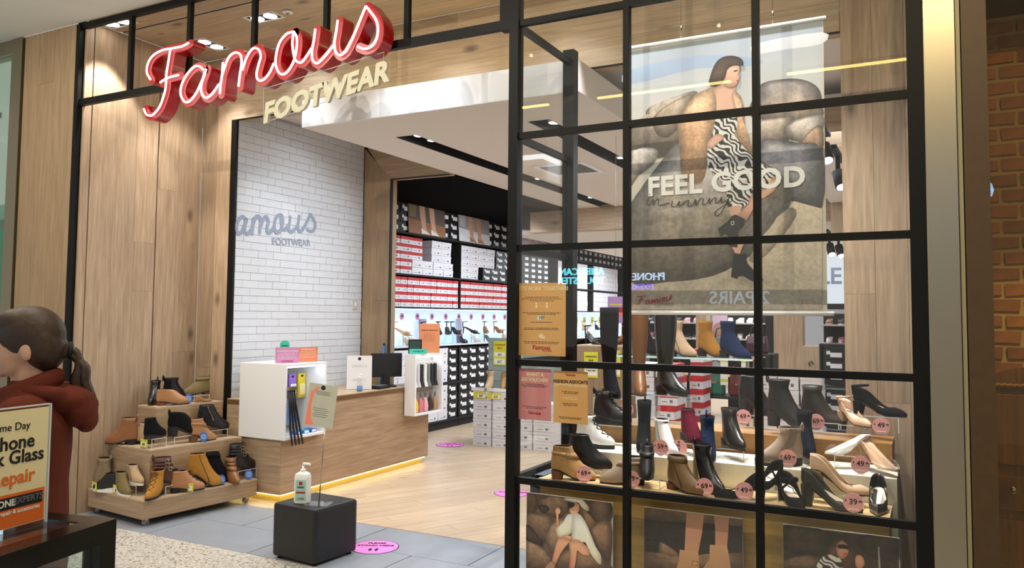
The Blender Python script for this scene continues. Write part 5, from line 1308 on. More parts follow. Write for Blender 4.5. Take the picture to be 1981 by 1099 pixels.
cols = [((206, 168, 128), 'tan'), ((30, 28, 30), 'black'), ((226, 214, 200), 'cream'), ((150, 100, 66), 'brown')]
protos = [sandal_proto(*c) for c in cols]
CH = {}
for o in bpy.data.objects:
    if o.parent: CH.setdefault(o.parent.name, []).append(o)
for k in ([o.name for o in bpy.data.objects]): CH.setdefault(k, [])
y = 8.22; i = 0; used = set()
while y < 15.5:
    k = rb.choice((0, 1, 1, 2, 3)) if y > 9 else rb.choice((0, 2))
    o = protos[k] if k not in used else copy_tree(protos[k], None, CH); used.add(k)
    z = 1.1505
    sn = o['label'].split(' strappy')[0]; i += 1; o['label'] = '%s strappy heeled sandal, %s along the lit ledge' % (sn, ORD[i-1] if i <= 30 else 'last')
    up = rb.random() < .4
    o.location = (XW-.10+rb.uniform(-.04, .02), y, z); o.rotation_euler = (0, 0, rb.choice((-.5, .4, -.9)))
    o.scale = (1.1, 1.1, 1.1)
    if up:
        hr = .13
        r_ = thing('shoe_riser', 'clear riser under the %s sandal of the lit ledge' % ORD[min(i, 30)-1], 'stand', (XW-.10, y, z), 0, 'clear risers on the lit ledge')
        mb = MB(); mb.box((-.06, -.09, hr-.004), (.06, .09, hr), ACRYL); mb.build('top_sheet', r_)
        for s_ in (-1, 1): mb = MB(); mb.box((-.06, s_*.09-.002, 0), (.06, s_*.09+.002, hr-.004), ACRYL); mb.build('side_sheet', r_)
        o.location.z += hr+.0008; o.location.x = XW-.07
    y += rb.uniform(.19, .24) if y < 12 else .34
for k, p in enumerate(protos):
    if k not in used: p.location = (XW-.1, 15.6+k*.3, 1.1505)
for k in range(8):
    t = thing('sale_tag', 'yellow sale tag, %s along the far lit niche' % ORD[k], 'tag', (-6.215, 12.9+k*.42, 1.42), 0, 'yellow sale tags in the far niche')
    mb = MB(); mb.box((0, -.07, -.07), (.003, .07, .12), YEL); f = mb.build('card', t)
    mb = MB(); mb.box((.003, -.055, -.055), (.0036, .055, -.0), WINK); mb.build('price_panel', f)
    mb = MB(); mb.box((.003, -.05, .04), (.0036, .05, .055), RED); mb.build('print', f)
mb = MB(); mb.box((-6.30, 7.02, 3.0), (-6.26, 17.2, 3.38), BLACKM); mb.build('fascia', su, True)
# ceiling fittings: air vent in the bulkhead
av = thing('air_vent', 'square white air vent in the dropped ceiling seen through the window return', 'vent', (-3.13, 7.15, 3.0))
mb = MB(); mb.box((-.27, -.29, -.012), (.27, -.24, -.0005), WHITES); mb.box((-.27, .24, -.012), (.27, .29, -.0005), WHITES); mb.box((-.27, -.24, -.012), (-.22, .24, -.0005), WHITES); mb.box((.22, -.24, -.012), (.27, .24, -.0005), WHITES); mb.build('frame', av)
for k in range(8): mb = MB(); mb.box((-.22, -.215+k*.058, -.010), (.22, -.185+k*.058, -.003), mat('vent_grey', (170, 170, 172), .6), Matrix.Rotation(.4, 3, 'X')); mb.build('slat', av)
mb = MB(); mb.box((-.22, -.24, -.002), (.22, .24, -.0005), BLACKM); mb.build('duct', av)
# small lamps in the slots
for k, (x, y) in enumerate(((-3.72, 5.42), (-3.72, 5.62), (-3.72, 7.7), (-3.72, 9.2), (-2.53, 5.5), (-2.53, 7.0), (-2.53, 8.4))):
    t = thing('slot_spotlight', ('first', 'second', 'third', 'last')[k] + ' spotlight in the ceiling slot towards the counter' if k < 4 else ('first', 'second', 'last')[k-4]+' spotlight in the ceiling slot towards the window', 'spotlight', (x, y, 3.09))
    mb = MB(); mb.lathe([(.03, .008), (.048, -.01), (.052, -.06), (.048, -.062)], WHITES, n=14); mb.build('shade', t)
    mb = MB(); mb.lathe([(.044, -.063), (.02, -.066)], LAMP, n=14); mb.build('lamp', t)

# ================================================================== SALE STACK by the corner post
for ci, (cx_, cy_, nrow, zt) in enumerate(((-4.77, 8.50, 6, .655), (-4.505, 8.50, 6, .655), (-4.25, 8.53, 5, .56), (-3.99, 8.55, 5, .56))):
    for k in range(nrow):
        t = shoe_box('white', (cx_, cy_-.15, k*.108+.003), .25, .106, .30, 'white carton, %s column of the low sale stack, %s from the floor' % (ORD[ci], ORD[k]), 'white cartons of the sale stack', -pi/2)
tt = thing('stack_tray', 'white topped tray of cartons carrying sale shoes', 'tray', (-4.5, 8.5, .652))
mb = MB(); mb.box((-.42, -.15, .0), (.28, .15, .012), WHITES); mb.build('top', tt); mb = MB(); mb.box((-.42, -.152, -.0), (.28, -.15, .04), WHITES); mb.build('front_lip', tt)
for i, x in enumerate((-4.80, -4.60, -4.30)):
    t = thing('sale_ticket', ('first', 'second', 'third, lower')[i]+' yellow ticket on the front of the white sale stack', 'ticket', (x, 8.345 if i < 2 else 8.375, .565 if i < 2 else .47))
    mb = MB(); mb.box((-.085, -.003, 0), (.085, 0, .075), YEL); f = mb.build('card', t); mb = MB(); mb.box((-.03, -.0036, .012), (.075, -.003, .05), WINK); mb.build('price_panel', f)
    me = text_mesh(('$27', '$26', '$24')[i], .036, .001); me.materials.clear(); me.materials.append(INK); me.transform(Matrix(((1, 0, 0, .02), (0, 0, -1, -.004), (0, 1, 0, .02), (0, 0, 0, 1)))); link('lettering', me, f)
boot('ankle_boot', 'pale beige boot at the near corner of the sale stack', (-4.74, 8.46, .665), -1.4, SAND, .19, .02, 'flat', ts=.01)
boot('ankle_boot', 'camel boot second on the sale stack', (-4.56, 8.50, .665), -1.2, CAM, .17, .02, 'flat', ts=.01)
boot('ankle_boot', 'two-tone black boot third on the sale stack', (-4.44, 8.47, .665), -1.4, BLK, .18, .02, 'flat', WSOLE, ts=.012)
boot('ankle_boot', 'black boot last on the sale stack by the post', (-4.28, 8.50, .665), -1.2, BLKS, .2, .02, 'flat', ts=.01)
sp_ = thing('slat_panel', 'grey green slatted panel with yellow sale signs behind the white stack', 'panel', (-4.45, 8.9, 0))
mb = MB(); mb.box((-.55, 0, 0), (.6, .03, 1.27), mat('sage_panel', (150, 164, 158), .5)); f = mb.build('backing', sp_)
for r in range(9):
    for c in range(6): mb = MB(); mb.box((-.545+c*.19, -.006, .06+r*.134), (-.36+c*.19, 0, .188+r*.134), MATS['sage_panel']); centred(mb, 'panel', sp_)
for i, x in enumerate((-4.83, -4.60)):
    t = thing('sale_sign', ('first', 'second')[i]+' yellow clearance sign on the grey green panel', 'sign', (x, 8.89, .93))
    mb = MB(); mb.box((-.09, -.004, 0), (.09, 0, .3), YEL); f = mb.build('card', t)
    mb = MB(); mb.box((-.075, -.0046, .11), (.075, -.004, .16), WINK); mb.box((-.075, -.0046, .015), (.075, -.004, .08), WINK); mb.build('price_panel', f)
    for tx, zz, sz in (('CLEARANCE', .245, .027), ('SALE', .205, .03), (('$39', '$36')[i], .12, .034), (('$27', '$26')[i], .03, .04)):
        me = text_mesh(tx, sz, .0008); me.materials.clear(); me.materials.append(INK if '$' in tx else RED); me.transform(Matrix(((1, 0, 0, 0), (0, 0, -1, -.0052), (0, 1, 0, zz), (0, 0, 0, 1)))); link('lettering', me, f)

# ================================================================== PRINTED POSTERS
def printmat(name, nz=.3, sc=9, zebra=False):
    if name in MATS: return MATS[name]
    m, nt, N, L, b = nodes_of(name); b.inputs['Roughness'].default_value = .55
    at = N.new('ShaderNodeAttribute'); at.attribute_name = 'ink'; tc = N.new('ShaderNodeTexCoord')
    if zebra:
        wv = N.new('ShaderNodeTexWave'); wv.bands_direction = 'DIAGONAL'; wv.inputs['Scale'].default_value = zebra; wv.inputs['Distortion'].default_value = 11; wv.inputs['Detail'].default_value = 1.2; wv.inputs['Detail Scale'].default_value = 1.0
        L.new(tc.outputs['Object'], wv.inputs['Vector'])
        cr = N.new('ShaderNodeValToRGB'); cr.color_ramp.interpolation = 'CONSTANT'; cr.color_ramp.elements[0].color = (.015, .014, .016, 1); cr.color_ramp.elements[1].position = .42
        L.new(wv.outputs['Fac'], cr.inputs[0]); L.new(at.outputs['Color'], cr.inputs[0]) if False else None
        mx = N.new('ShaderNodeMix'); mx.data_type = 'RGBA'; L.new(cr.outputs[0], mx.inputs[0]); mx.inputs[6].default_value = (.015, .014, .016, 1); L.new(at.outputs['Color'], mx.inputs[7]); L.new(mx.outputs[2], b.inputs['Base Color'])
    else:
        no = N.new('ShaderNodeTexNoise'); no.inputs['Scale'].default_value = sc; no.inputs['Detail'].default_value = 8; no.inputs['Roughness'].default_value = .65; L.new(tc.outputs['Object'], no.inputs['Vector'])
        mr = N.new('ShaderNodeMapRange'); mr.inputs['From Min'].default_value = .3; mr.inputs['From Max'].default_value = .7; mr.inputs['To Min'].default_value = 1-nz; mr.inputs['To Max'].default_value = 1+nz; L.new(no.outputs['Fac'], mr.inputs['Value'])
        n5 = N.new('ShaderNodeTexNoise'); n5.inputs['Scale'].default_value = sc*.22; n5.inputs['Detail'].default_value = 3; L.new(tc.outputs['Object'], n5.inputs['Vector'])
        m5 = N.new('ShaderNodeMapRange'); m5.inputs['From Min'].default_value = .3; m5.inputs['From Max'].default_value = .7; m5.inputs['To Min'].default_value = 1-nz*.7; m5.inputs['To Max'].default_value = 1+nz*.7; L.new(n5.outputs['Fac'], m5.inputs['Value'])
        m6 = N.new('ShaderNodeMath'); m6.operation = 'MULTIPLY'; L.new(mr.outputs[0], m6.inputs[0]); L.new(m5.outputs[0], m6.inputs[1])
        hs = N.new('ShaderNodeHueSaturation'); L.new(m6.outputs[0], hs.inputs['Value']); L.new(at.outputs['Color'], hs.inputs['Color']); L.new(hs.outputs[0], b.inputs['Base Color'])
    MATS[name] = m; return m
P_S = printmat('print_smooth', .05, 6); P_R = printmat('print_rock', .34, 30); P_G = printmat('print_grain', .22, 45); P_Z = printmat('print_zebra', zebra=17); P_C = printmat('print_cloud', .10, 3.0); P_F = printmat('print_fleece', .3, 60)
def art(parent, mapf, shapes, name='print', step=.00008, y0=-.0004):
    """flat printed shapes in one plane, later ones overprinting earlier ones; colour list = top-to-bottom ink gradient"""
    mb = MB(); cols = []
    for k, (pts, col, m, sm) in enumerate(shapes):
        P = [Vector(mapf(x, y)) for x, y in pts]
        if sm: P = crom(P, 3, True)
        P = [p+Vector((0, y0-step*k, 0)) for p in P]
        mb.add(P, [list(range(len(P)))], m)
        zs_ = [p.z for p in P]; lo, hi = min(zs_), max(zs_)
        c2 = col if isinstance(col, list) else [col, col]
        for p in P:
            t = (hi-p.z)/max(1e-6, hi-lo); f = t*(len(c2)-1); i = min(int(f), len(c2)-2); u = f-i
            a, b = lin(c2[i]), lin(c2[i+1]); cols.append(tuple(a[q]+(b[q]-a[q])*u for q in range(3))+(1,))
    inv = wmat(parent).inverted(); mb.v = [tuple(inv @ Vector(v)) for v in mb.v]
    me = mb.mesh(name); at = me.color_attributes.new('ink', 'FLOAT_COLOR', 'POINT')
    at.data.foreach_set('color', [x for c in cols for x in c])
    return link(name, me, parent)
def modelled(shapes):
    """printed volume: nested tones inside each boulder, limb and garment of the picture"""
    out = []
    for pts, col, m, sm in shapes:
        big = max(p[0] for p in pts)-min(p[0] for p in pts) > 60 or max(p[1] for p in pts)-min(p[1] for p in pts) > 60
        if not sm or m not in (P_R, P_S, P_F, P_G) or not big: out.append((pts, col, m, sm)); continue
        c = col if isinstance(col, list) else [col, col]
        deep = {P_R: .60, P_S: .84, P_F: .72, P_G: .8}[m]; lift_ = {P_R: 1.16, P_S: 1.06, P_F: 1.15, P_G: 1.25}[m]; n_ = 9
        gx = sum(p[0] for p in pts)/len(pts); gy = sum(p[1] for p in pts)/len(pts)
        w_ = max(p[0] for p in pts)-min(p[0] for p in pts); h_ = max(p[1] for p in pts)-min(p[1] for p in pts)
        for k in range(n_):
            s_ = 1-.062*k; f_ = deep+(lift_-deep)*k/(n_-1); dx, dy = -.006*k*w_, -.015*k*h_
            if m is P_S: s_ = 1-.045*k; dx = dy = 0
            out.append(([(gx+(p[0]-gx)*s_+dx, gy+(p[1]-gy)*s_+dy) for p in pts], [tuple(min(255, v*f_) for v in q) for q in c], m, sm))
    return out
YP = 4.20
def z2(x, y): return tuple(onY(1180+x/1.773, y/1.773, YP))
pa, pb_ = onY(1218, 98, YP), onY(1593, 38, YP); pc = onY(1592, 604, YP)
X0, X1, ZB_, ZT_ = -1.473, -.455, pc.z, (pa.z+pb_.z)/2
hp = thing('hanging_poster', 'large hanging poster of a woman in zebra dress seated on a boulder', 'poster', ((X0+X1)/2, YP, ZB_))
mb = MB(); mb.box((X0, YP, ZB_), (X1, YP+.004, ZT_), mat('poster_paper', (196, 190, 178), .5)); ps = mb.build('sheet', hp, True)
mb = MB(); mb.tube([(X0-.0, YP+.002, ZT_+.01), (X1+.012, YP+.002, ZT_+.01)], .012, WHITES, 10); mb.build('top_rail', hp, True)
mb = MB(); mb.tube([(X0-.0, YP+.002, ZB_-.008), (X1+.03, YP+.002, ZB_-.008)], .012, WHITES, 10); mb.build('bottom_rail', hp, True)
for x in (-1.18, -.70): mb = MB(); mb.tube([(x, YP+.002, ZT_+.02), (x, YP+.002, 3.84)], .0018, STEEL, 5); mb.lathe([(.006, 0), (.006, .03)], STEEL, (x, YP+.002, ZT_+.06), 8); mb.build('hanging_wire', hp, True)
R1 = [(178, 164, 150), (140, 126, 114)]; SKN = (206, 164, 142)
sh = [
 ([(66, 178), (728, 70), (728, 420), (66, 520)], [(150, 160, 172), (176, 192, 212), (206, 210, 214), (222, 214, 204)], P_C, 0),
 ([(66, 240), (300, 190), (500, 200), (500, 225), (300, 235), (66, 290)], (150, 166, 190), P_C, 1),
 ([(500, 150), (728, 110), (728, 150), (600, 170), (500, 185)], (206, 206, 210), P_C, 1),
 ([(66, 440), (120, 425), (124, 380), (160, 356), (230, 330), (290, 312), (302, 332), (270, 400), (250, 450), (235, 500), (66, 520)], R1, P_R, 1),
 ([(150, 400), (225, 345), (285, 325), (250, 420), (200, 470), (160, 460)], [(176, 160, 142), (130, 114, 100)], P_R, 1),
 ([(66, 500), (240, 480), (240, 530), (66, 560)], (74, 66, 60), P_R, 0),
 ([(66, 640), (66, 530), (90, 512), (130, 505), (165, 518), (150, 560), (100, 600)], [(206, 200, 194), (150, 140, 130)], P_R, 1),
 ([(484, 400), (490, 340), (515, 292), (560, 276), (640, 270), (695, 286), (722, 315), (728, 360), (728, 400), (640, 420)], [(150, 142, 140), (126, 118, 116), (170, 152, 138)], P_R, 1),
 ([(490, 470), (500, 420), (560, 405), (630, 402), (615, 450), (600, 500), (500, 510)], [(188, 176, 164), (120, 108, 98)], P_R, 1),
 ([(598, 440), (640, 410), (728, 394), (728, 450), (690, 496), (640, 484), (605, 470)], [(206, 198, 192), (150, 140, 132)], P_R, 1),
 ([(650, 500), (690, 446), (728, 434), (728, 520), (680, 510)], [(196, 164, 142), (140, 112, 94)], P_R, 1),
 ([(480, 620), (515, 500), (540, 476), (640, 490), (728, 512), (728, 710), (640, 700), (560, 640)], [(150, 148, 152), (108, 106, 112)], P_R, 1),
 ([(66, 1062), (66, 940), (350, 930), (480, 870), (570, 790), (630, 690), (728, 716), (728, 1062)], [(206, 192, 172), (184, 170, 150), (168, 160, 146)], P_G, 0),
 ([(66, 962), (66, 730), (105, 650), (160, 575), (235, 490), (330, 478), (430, 500), (520, 552), (590, 600), (622, 660), (612, 714), (570, 786), (480, 880), (350, 948), (190, 968)], [(166, 162, 160), (150, 144, 138), (126, 116, 104)], P_R, 1),
 ([(480, 880), (560, 790), (612, 714), (640, 740), (560, 850), (500, 900)], [(150, 138, 122), (160, 148, 132)], P_G, 1),
 # figure: coat behind, dress, arms, head, legs, boots
 ([(405, 306), (440, 320), (458, 360), (464, 440), (492, 522), (452, 510), (430, 440)], [(208, 170, 138), (178, 142, 112)], P_F, 1),
 ([(378, 288), (432, 298), (424, 330), (432, 396), (360, 404), (352, 320)], [(202, 160, 138), (214, 172, 150)], P_S, 1),
 ([(358, 402), (400, 392), (434, 388), (436, 440), (430, 468), (490, 536), (560, 590), (562, 612), (548, 640), (496, 650), (482, 690), (464, 706), (406, 712), (398, 640), (350, 590), (328, 540), (334, 500), (352, 470)], (226, 222, 216), P_Z, 1),
 ([(232, 430), (252, 378), (292, 328), (330, 308), (354, 304), (366, 350), (362, 410), (352, 462), (336, 506), (330, 590), (308, 628), (262, 622), (244, 590), (240, 500)], [(214, 176, 144), (196, 158, 124), (170, 134, 102)], P_F, 1),
 ([(332, 498), (352, 470), (372, 460), (394, 472), (372, 492), (346, 512)], SKN, P_S, 1),
 ([(394, 232), (418, 222), (442, 224), (446, 244), (442, 256), (447, 266), (440, 284), (428, 298), (404, 300), (390, 280)], [(212, 170, 148), (196, 152, 130)], P_S, 1),
 ([(340, 292), (350, 246), (366, 214), (388, 197), (420, 192), (448, 200), (458, 214), (454, 226), (424, 226), (404, 240), (398, 262), (386, 282), (366, 296)], [(56, 44, 40), (74, 56, 48)], P_G, 1),
 ([(425, 244), (438, 240), (439, 244), (427, 248)], (60, 44, 40), P_S, 0), ([(436, 276), (444, 274), (442, 279), (435, 280)], (160, 84, 80), P_S, 0),
 ([(405, 712), (440, 704), (452, 712), (446, 742), (418, 748)], SKN, P_S, 0),
 ([(438, 742), (470, 705), (492, 660), (548, 642), (560, 606), (578, 622), (560, 660), (500, 700), (470, 756)], [(214, 172, 148), (196, 150, 128)], P_S, 1),
 ([(412, 830), (462, 812), (460, 836), (446, 872), (430, 868)], SKN, P_S, 0),
 ([(370, 786), (404, 760), (418, 742), (432, 736), (464, 752), (458, 776), (440, 792), (440, 810), (410, 815), (396, 800), (382, 812)], (48, 46, 48), P_S, 0),
 ([(415, 762), (426, 758), (428, 770), (418, 774)], (196, 186, 160), P_S, 0), ([(417, 764), (424, 761), (426, 768), (420, 771)], (48, 46, 48), P_S, 0),
 ([(402, 832), (440, 824), (438, 850), (412, 846)], (48, 46, 48), P_S, 0),
 ([(416, 950), (420, 915), (424, 872), (466, 870), (472, 904), (500, 934), (526, 958), (524, 966), (490, 964), (456, 946), (440, 948), (438, 956)], (40, 40, 42), P_S, 0),
]
art(ps, z2, modelled(sh), step=.00004)
def ptext(tx, px, py, size, m, parent, y, slope, bold=0, shear=0, align='LEFT', sx=1.0, mapf=None, spacing=1.0):
    c = mapf(px, py); return text(tx, (c[0], y, c[2]), size, m, parent, u=(1, 0, slope), v=(0, 0, 1), bold=bold, shear=shear, align=align, sx=sx, spacing=spacing)
PWHITE = mat('poster_white', (226, 226, 222), .5); PGREY = mat('poster_charcoal', (52, 50, 48), .6)
ptext('FEEL GOOD', 130, 672, .142, PWHITE, ps, YP-.011, .0, bold=.005, mapf=z2, sx=1.03, spacing=1.06)
def script(parent, pts_list, mapf, r, m, y, name='script_lettering'):
    mb = MB()
    for pts in pts_list:
        P = [Vector(p) for p in crom([Vector((*mapf(a, b),)) for a, b in pts], 5)]
        mb.tube([Vector((p.x, y, p.z)) for p in P], r, m, 4)
    inv = wmat(parent).inverted(); mb.v = [tuple(inv @ Vector(v)) for v in mb.v]; return mb.build(name, parent)
inw = [[(134, 680), (129, 700), (138, 703), (150, 684), (151, 704), (162, 684), (170, 686), (168, 704), (184, 702), (206, 696)], [(138, 666), (139, 669)],
       [(216, 690), (214, 708), (232, 706), (240, 690), (240, 708), (262, 692), (272, 688), (270, 706), (286, 704), (296, 684), (296, 704), (312, 682), (322, 684), (320, 702), (334, 698), (344, 680), (342, 700), (358, 680), (366, 682), (364, 698), (378, 690), (384, 676), (384, 694), (404, 686), (416, 668), (400, 700), (380, 734), (364, 740), (366, 724), (420, 690)]]
script(ps, inw, z2, .0022, PGREY, YP-.012); mb = MB()
flw = [[(94, 1018), (110, 1016), (128, 1014)], [(112, 1016), (106, 1032), (98, 1044), (92, 1042)], [(102, 1030), (118, 1028)], [(134, 1028), (124, 1034), (126, 1042), (134, 1038), (138, 1028), (138, 1040), (144, 1040), (148, 1026), (146, 1040), (156, 1026), (156, 1038), (166, 1024), (166, 1038), (172, 1034), (178, 1022), (174, 1032), (182, 1034), (184, 1022), (190, 1020), (188, 1034), (196, 1032), (198, 1018), (198, 1032), (206, 1028), (210, 1012), (214, 1022), (206, 1028)]]
script(ps, flw, z2, .0026, mat('poster_red', (150, 28, 30), .5), YP-.012, 'logo_script')
ptext('FOOTWEAR', 152, 1050, .020, PGREY, ps, YP-.012, .05, mapf=z2)

# three pictures low in the window
YB = 3.97
def zl(x, y): return tuple(onY(980+x/3.962, 920+y/3.962, YB))
def low_poster(x0, x1, label):
    t = thing('window_picture', label, 'poster', ((x0+x1)/2, YB, -.12+.14), 0)
    mb = MB(); mb.box((x0, YB, .04), (x1, YB+.006, .588), mat('poster_paper', (196, 190, 178), .5)); f = mb.build('board', t, True); return t, f
RC = [(128, 100, 80), (92, 68, 54)]; RD = [(96, 74, 62), (60, 46, 40)]
def full(x0, x1, col, m, z1=.588): 
    return None
t, f = low_poster(-1.981, -1.482, 'low picture of a seated woman in hat and white blazer')
def rect_px(x0, x1, z0=.042, z1=.586): return [(x0, z0), (x1, z0), (x1, z1), (x0, z1)]
def mapw(x, y): return (x, YB, y)
mix = lambda pts: pts
shapes1 = [([(142, 125), (800, 205), (800, 720), (142, 720)], [(122, 96, 77), (99, 73, 59)], P_R, 0),
 ([(142, 125), (215, 140), (240, 200), (220, 290), (142, 330)], RC, P_R, 1), ([(230, 200), (330, 150), (460, 170), (480, 260), (400, 330), (290, 290)], [(165, 132, 106), (122, 94, 73)], P_R, 1),
 ([(240, 235), (300, 225), (330, 260), (280, 290)], (61, 51, 47), P_R, 1), ([(142, 300), (250, 290), (350, 330), (370, 430), (290, 520), (142, 480)], [(155, 125, 101), (108, 82, 66)], P_R, 1),
 ([(640, 190), (800, 205), (800, 350), (700, 360), (650, 300)], [(129, 99, 80), (87, 66, 54)], P_R, 1), ([(640, 390), (800, 350), (800, 640), (730, 620), (680, 520)], [(143, 110, 87), (101, 75, 59)], P_R, 1),
 ([(142, 490), (250, 530), (340, 620), (350, 720), (142, 720)], [(177, 143, 115), (122, 94, 73)], P_R, 1), ([(300, 440), (380, 340), (480, 330), (520, 480), (420, 590), (330, 580)], [(177, 148, 122), (132, 103, 80)], P_R, 1),
 ([(380, 600), (520, 560), (720, 620), (800, 690), (800, 720), (380, 720)], [(151, 118, 92), (115, 87, 68)], P_R, 1), ([(142, 380), (200, 400), (280, 520), (250, 530), (142, 480)], (70, 51, 44), P_R, 1),
 ([(540, 200), (600, 230), (640, 300), (690, 360), (660, 400), (620, 380), (590, 300), (545, 250)], [(82, 59, 49), (132, 99, 75)], P_G, 1),
 ([(482, 210), (520, 200), (560, 220), (560, 270), (540, 300), (560, 430), (530, 450), (515, 400), (520, 300), (490, 280)], [(243, 177, 146), (231, 165, 132)], P_S, 1),
 ([(442, 180), (480, 165), (540, 160), (590, 185), (636, 240), (630, 270), (590, 250), (560, 205), (490, 195)], [(250, 250, 219), (243, 226, 188)], P_S, 1),
 ([(476, 205), (500, 200), (525, 212), (522, 235), (490, 250), (476, 240)], (40, 33, 33), P_S, 1),
 ([(378, 262), (396, 240), (416, 248), (420, 280), (404, 300), (408, 390), (390, 400), (386, 300)], [(245, 179, 148), (224, 160, 127)], P_S, 1),
 ([(390, 400), (440, 350), (470, 300), (512, 290), (520, 330), (500, 440), (410, 470), (388, 430)], [(250, 250, 243), (250, 240, 214)], P_S, 1),
 ([(512, 300), (560, 290), (610, 350), (650, 440), (690, 540), (730, 610), (724, 680), (650, 600), (610, 510), (560, 520), (505, 490), (510, 400)], [(250, 250, 247), (250, 238, 210)], P_S, 1),
 ([(440, 460), (480, 455), (510, 465), (505, 485), (450, 490)], (240, 174, 141), P_S, 1),
 ([(400, 480), (440, 466), (500, 490), (460, 540), (420, 600), (380, 680), (350, 690), (370, 580)], [(243, 177, 143), (224, 155, 120)], P_S, 1),
 ([(490, 500), (560, 490), (640, 560), (640, 610), (590, 590), (545, 560), (525, 720), (488, 720), (494, 600)], [(247, 181, 148), (224, 155, 122)], P_S, 1),
 ([(310, 690), (350, 650), (380, 670), (370, 720), (300, 720)], (188, 139, 108), P_S, 1)]
def clipz(shapes, x0, x1, mapf):
    out = []
    for pts, c, m, sm in shapes:
        P = crom([Vector((a, b, 0)) for a, b in pts], 3, True) if sm else [Vector((a, b, 0)) for a, b in pts]
        W_ = [mapf(p.x, p.y) for p in P]; Q = clip([(w[0], w[2]) for w in W_], x0+.001, x1-.001, .042, .5865)
        if len(Q) > 2: out.append((Q, c, m, 0))
    return out
art(f, mapw, clipz(modelled(shapes1), -1.981, -1.482, zl))
t, f = low_poster(-1.316, -.823, 'low picture of legs wearing tan buckled ankle boots')
shapes2 = [([(1040, 240), (1810, 330), (1810, 720), (1040, 720)], (34, 28, 28), P_S, 0), ([(1040, 240), (1380, 280), (1600, 305), (1810, 330), (1810, 390), (1600, 370), (1400, 360), (1200, 350), (1040, 330)], [(120, 94, 74), (70, 54, 46)], P_R, 0),
 ([(1170, 510), (1240, 540), (1310, 590), (1330, 640), (1180, 620)], [(150, 120, 94), (112, 86, 66)], P_R, 1), ([(1040, 580), (1180, 620), (1500, 630), (1810, 590), (1810, 720), (1040, 720)], [(126, 98, 76), (100, 76, 58)], P_R, 1),
 ([(1380, 284), (1514, 298), (1500, 430), (1470, 590), (1365, 585), (1372, 430)], [(196, 140, 110), (206, 148, 118)], P_S, 0), ([(1592, 308), (1706, 322), (1700, 430), (1690, 545), (1600, 540), (1600, 420)], [(190, 132, 104), (200, 142, 112)], P_S, 0),
 ([(1328, 568), (1470, 586), (1476, 640), (1474, 720), (1300, 720), (1322, 650)], [(206, 158, 116), (190, 142, 100)], P_S, 0), ([(1558, 530), (1690, 536), (1706, 620), (1720, 720), (1500, 720), (1556, 640)], [(206, 158, 116), (188, 140, 98)], P_S, 0),
 ([(1420, 655), (1470, 655), (1470, 690), (1420, 692)], (150, 108, 60), P_S, 0), ([(1427, 662), (1463, 662), (1463, 684), (1427, 686)], (206, 160, 118), P_S, 0)]
art(f, mapw, clipz(modelled(shapes2), -1.316, -.823, zl))
t, f = low_poster(-.639, -.146, 'low picture of a dark haired woman in sunglasses before trees')
def zr(x, y): return tuple(onY(1440+x/3.662, 920+y/3.662, YB))
shapes3 = [([(266, 350), (1096, 450), (1096, 660), (266, 660)], (52, 40, 30), P_R, 0), ([(266, 350), (600, 395), (640, 480), (560, 560), (400, 570), (266, 500)], [(66, 52, 38), (48, 38, 28)], P_R, 1),
 ([(840, 420), (1096, 450), (1096, 600), (900, 580), (820, 500)], [(60, 48, 36), (42, 34, 26)], P_R, 1), ([(266, 600), (450, 560), (560, 600), (520, 660), (266, 660)], (104, 82, 62), P_R, 1), ([(945, 505), (957, 505), (966, 660), (952, 660)], (150, 144, 140), P_S, 0),
 ([(590, 560), (600, 500), (640, 450), (690, 430), (740, 460), (780, 540), (800, 600), (760, 660), (600, 660)], [(58, 40, 32), (78, 54, 42)], P_G, 1),
 ([(655, 490), (690, 460), (730, 490), (738, 540), (720, 576), (690, 590), (660, 560)], [(198, 140, 112), (182, 124, 98)], P_S, 1), ([(662, 492), (700, 486), (736, 500), (736, 522), (706, 518), (668, 516)], (22, 18, 18), P_S, 1), ([(700, 548), (724, 548), (722, 560), (700, 560)], (170, 80, 76), P_S, 1),
 ([(520, 660), (540, 590), (600, 560), (660, 570), (690, 610), (690, 660)], (214, 206, 200), P_Z, 1), ([(786, 580), (810, 560), (842, 580), (852, 630), (820, 660), (790, 640)], [(200, 146, 120), (184, 128, 100)], P_S, 1)]
art(f, mapw, clipz(modelled(shapes3), -.639, -.146, zr))

# ================================================================== SHOP FURNITURE BEHIND THE WINDOW
db = thing('display_block', 'tall oak display block with yellow clearance signs behind the window', 'plinth', (-2.76, 7.2, 0))
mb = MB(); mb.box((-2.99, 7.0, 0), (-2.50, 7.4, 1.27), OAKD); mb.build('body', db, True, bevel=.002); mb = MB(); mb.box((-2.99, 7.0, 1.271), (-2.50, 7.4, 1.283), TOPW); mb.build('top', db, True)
for i, (x, z) in enumerate(((-2.83, .98), (-2.575, 1.0))):
    t = thing('sale_sign', ('large', 'narrow')[i]+' yellow sale sign on the oak display block', 'sign', (x, 6.996, z)); w = .07 if i == 0 else .035
    mb = MB(); mb.box((-w, -.003, 0), (w, 0, .24), YEL); f = mb.build('card', t); mb = MB(); mb.box((-w*.85, -.0036, .02), (w*.85, -.003, .10), WINK); mb.build('price_panel', f)
    if i == 0:
        for tx, zz, sz in (('CLEARANCE', .19, .02), ('SALE', .155, .022), ('TAKE 20%', .06, .022)):
            me = text_mesh(tx, sz, .0006); me.materials.clear(); me.materials.append(INK); me.transform(Matrix(((1, 0, 0, 0), (0, 0, -1, -.0042), (0, 1, 0, zz), (0, 0, 0, 1)))); link('lettering', me, f)
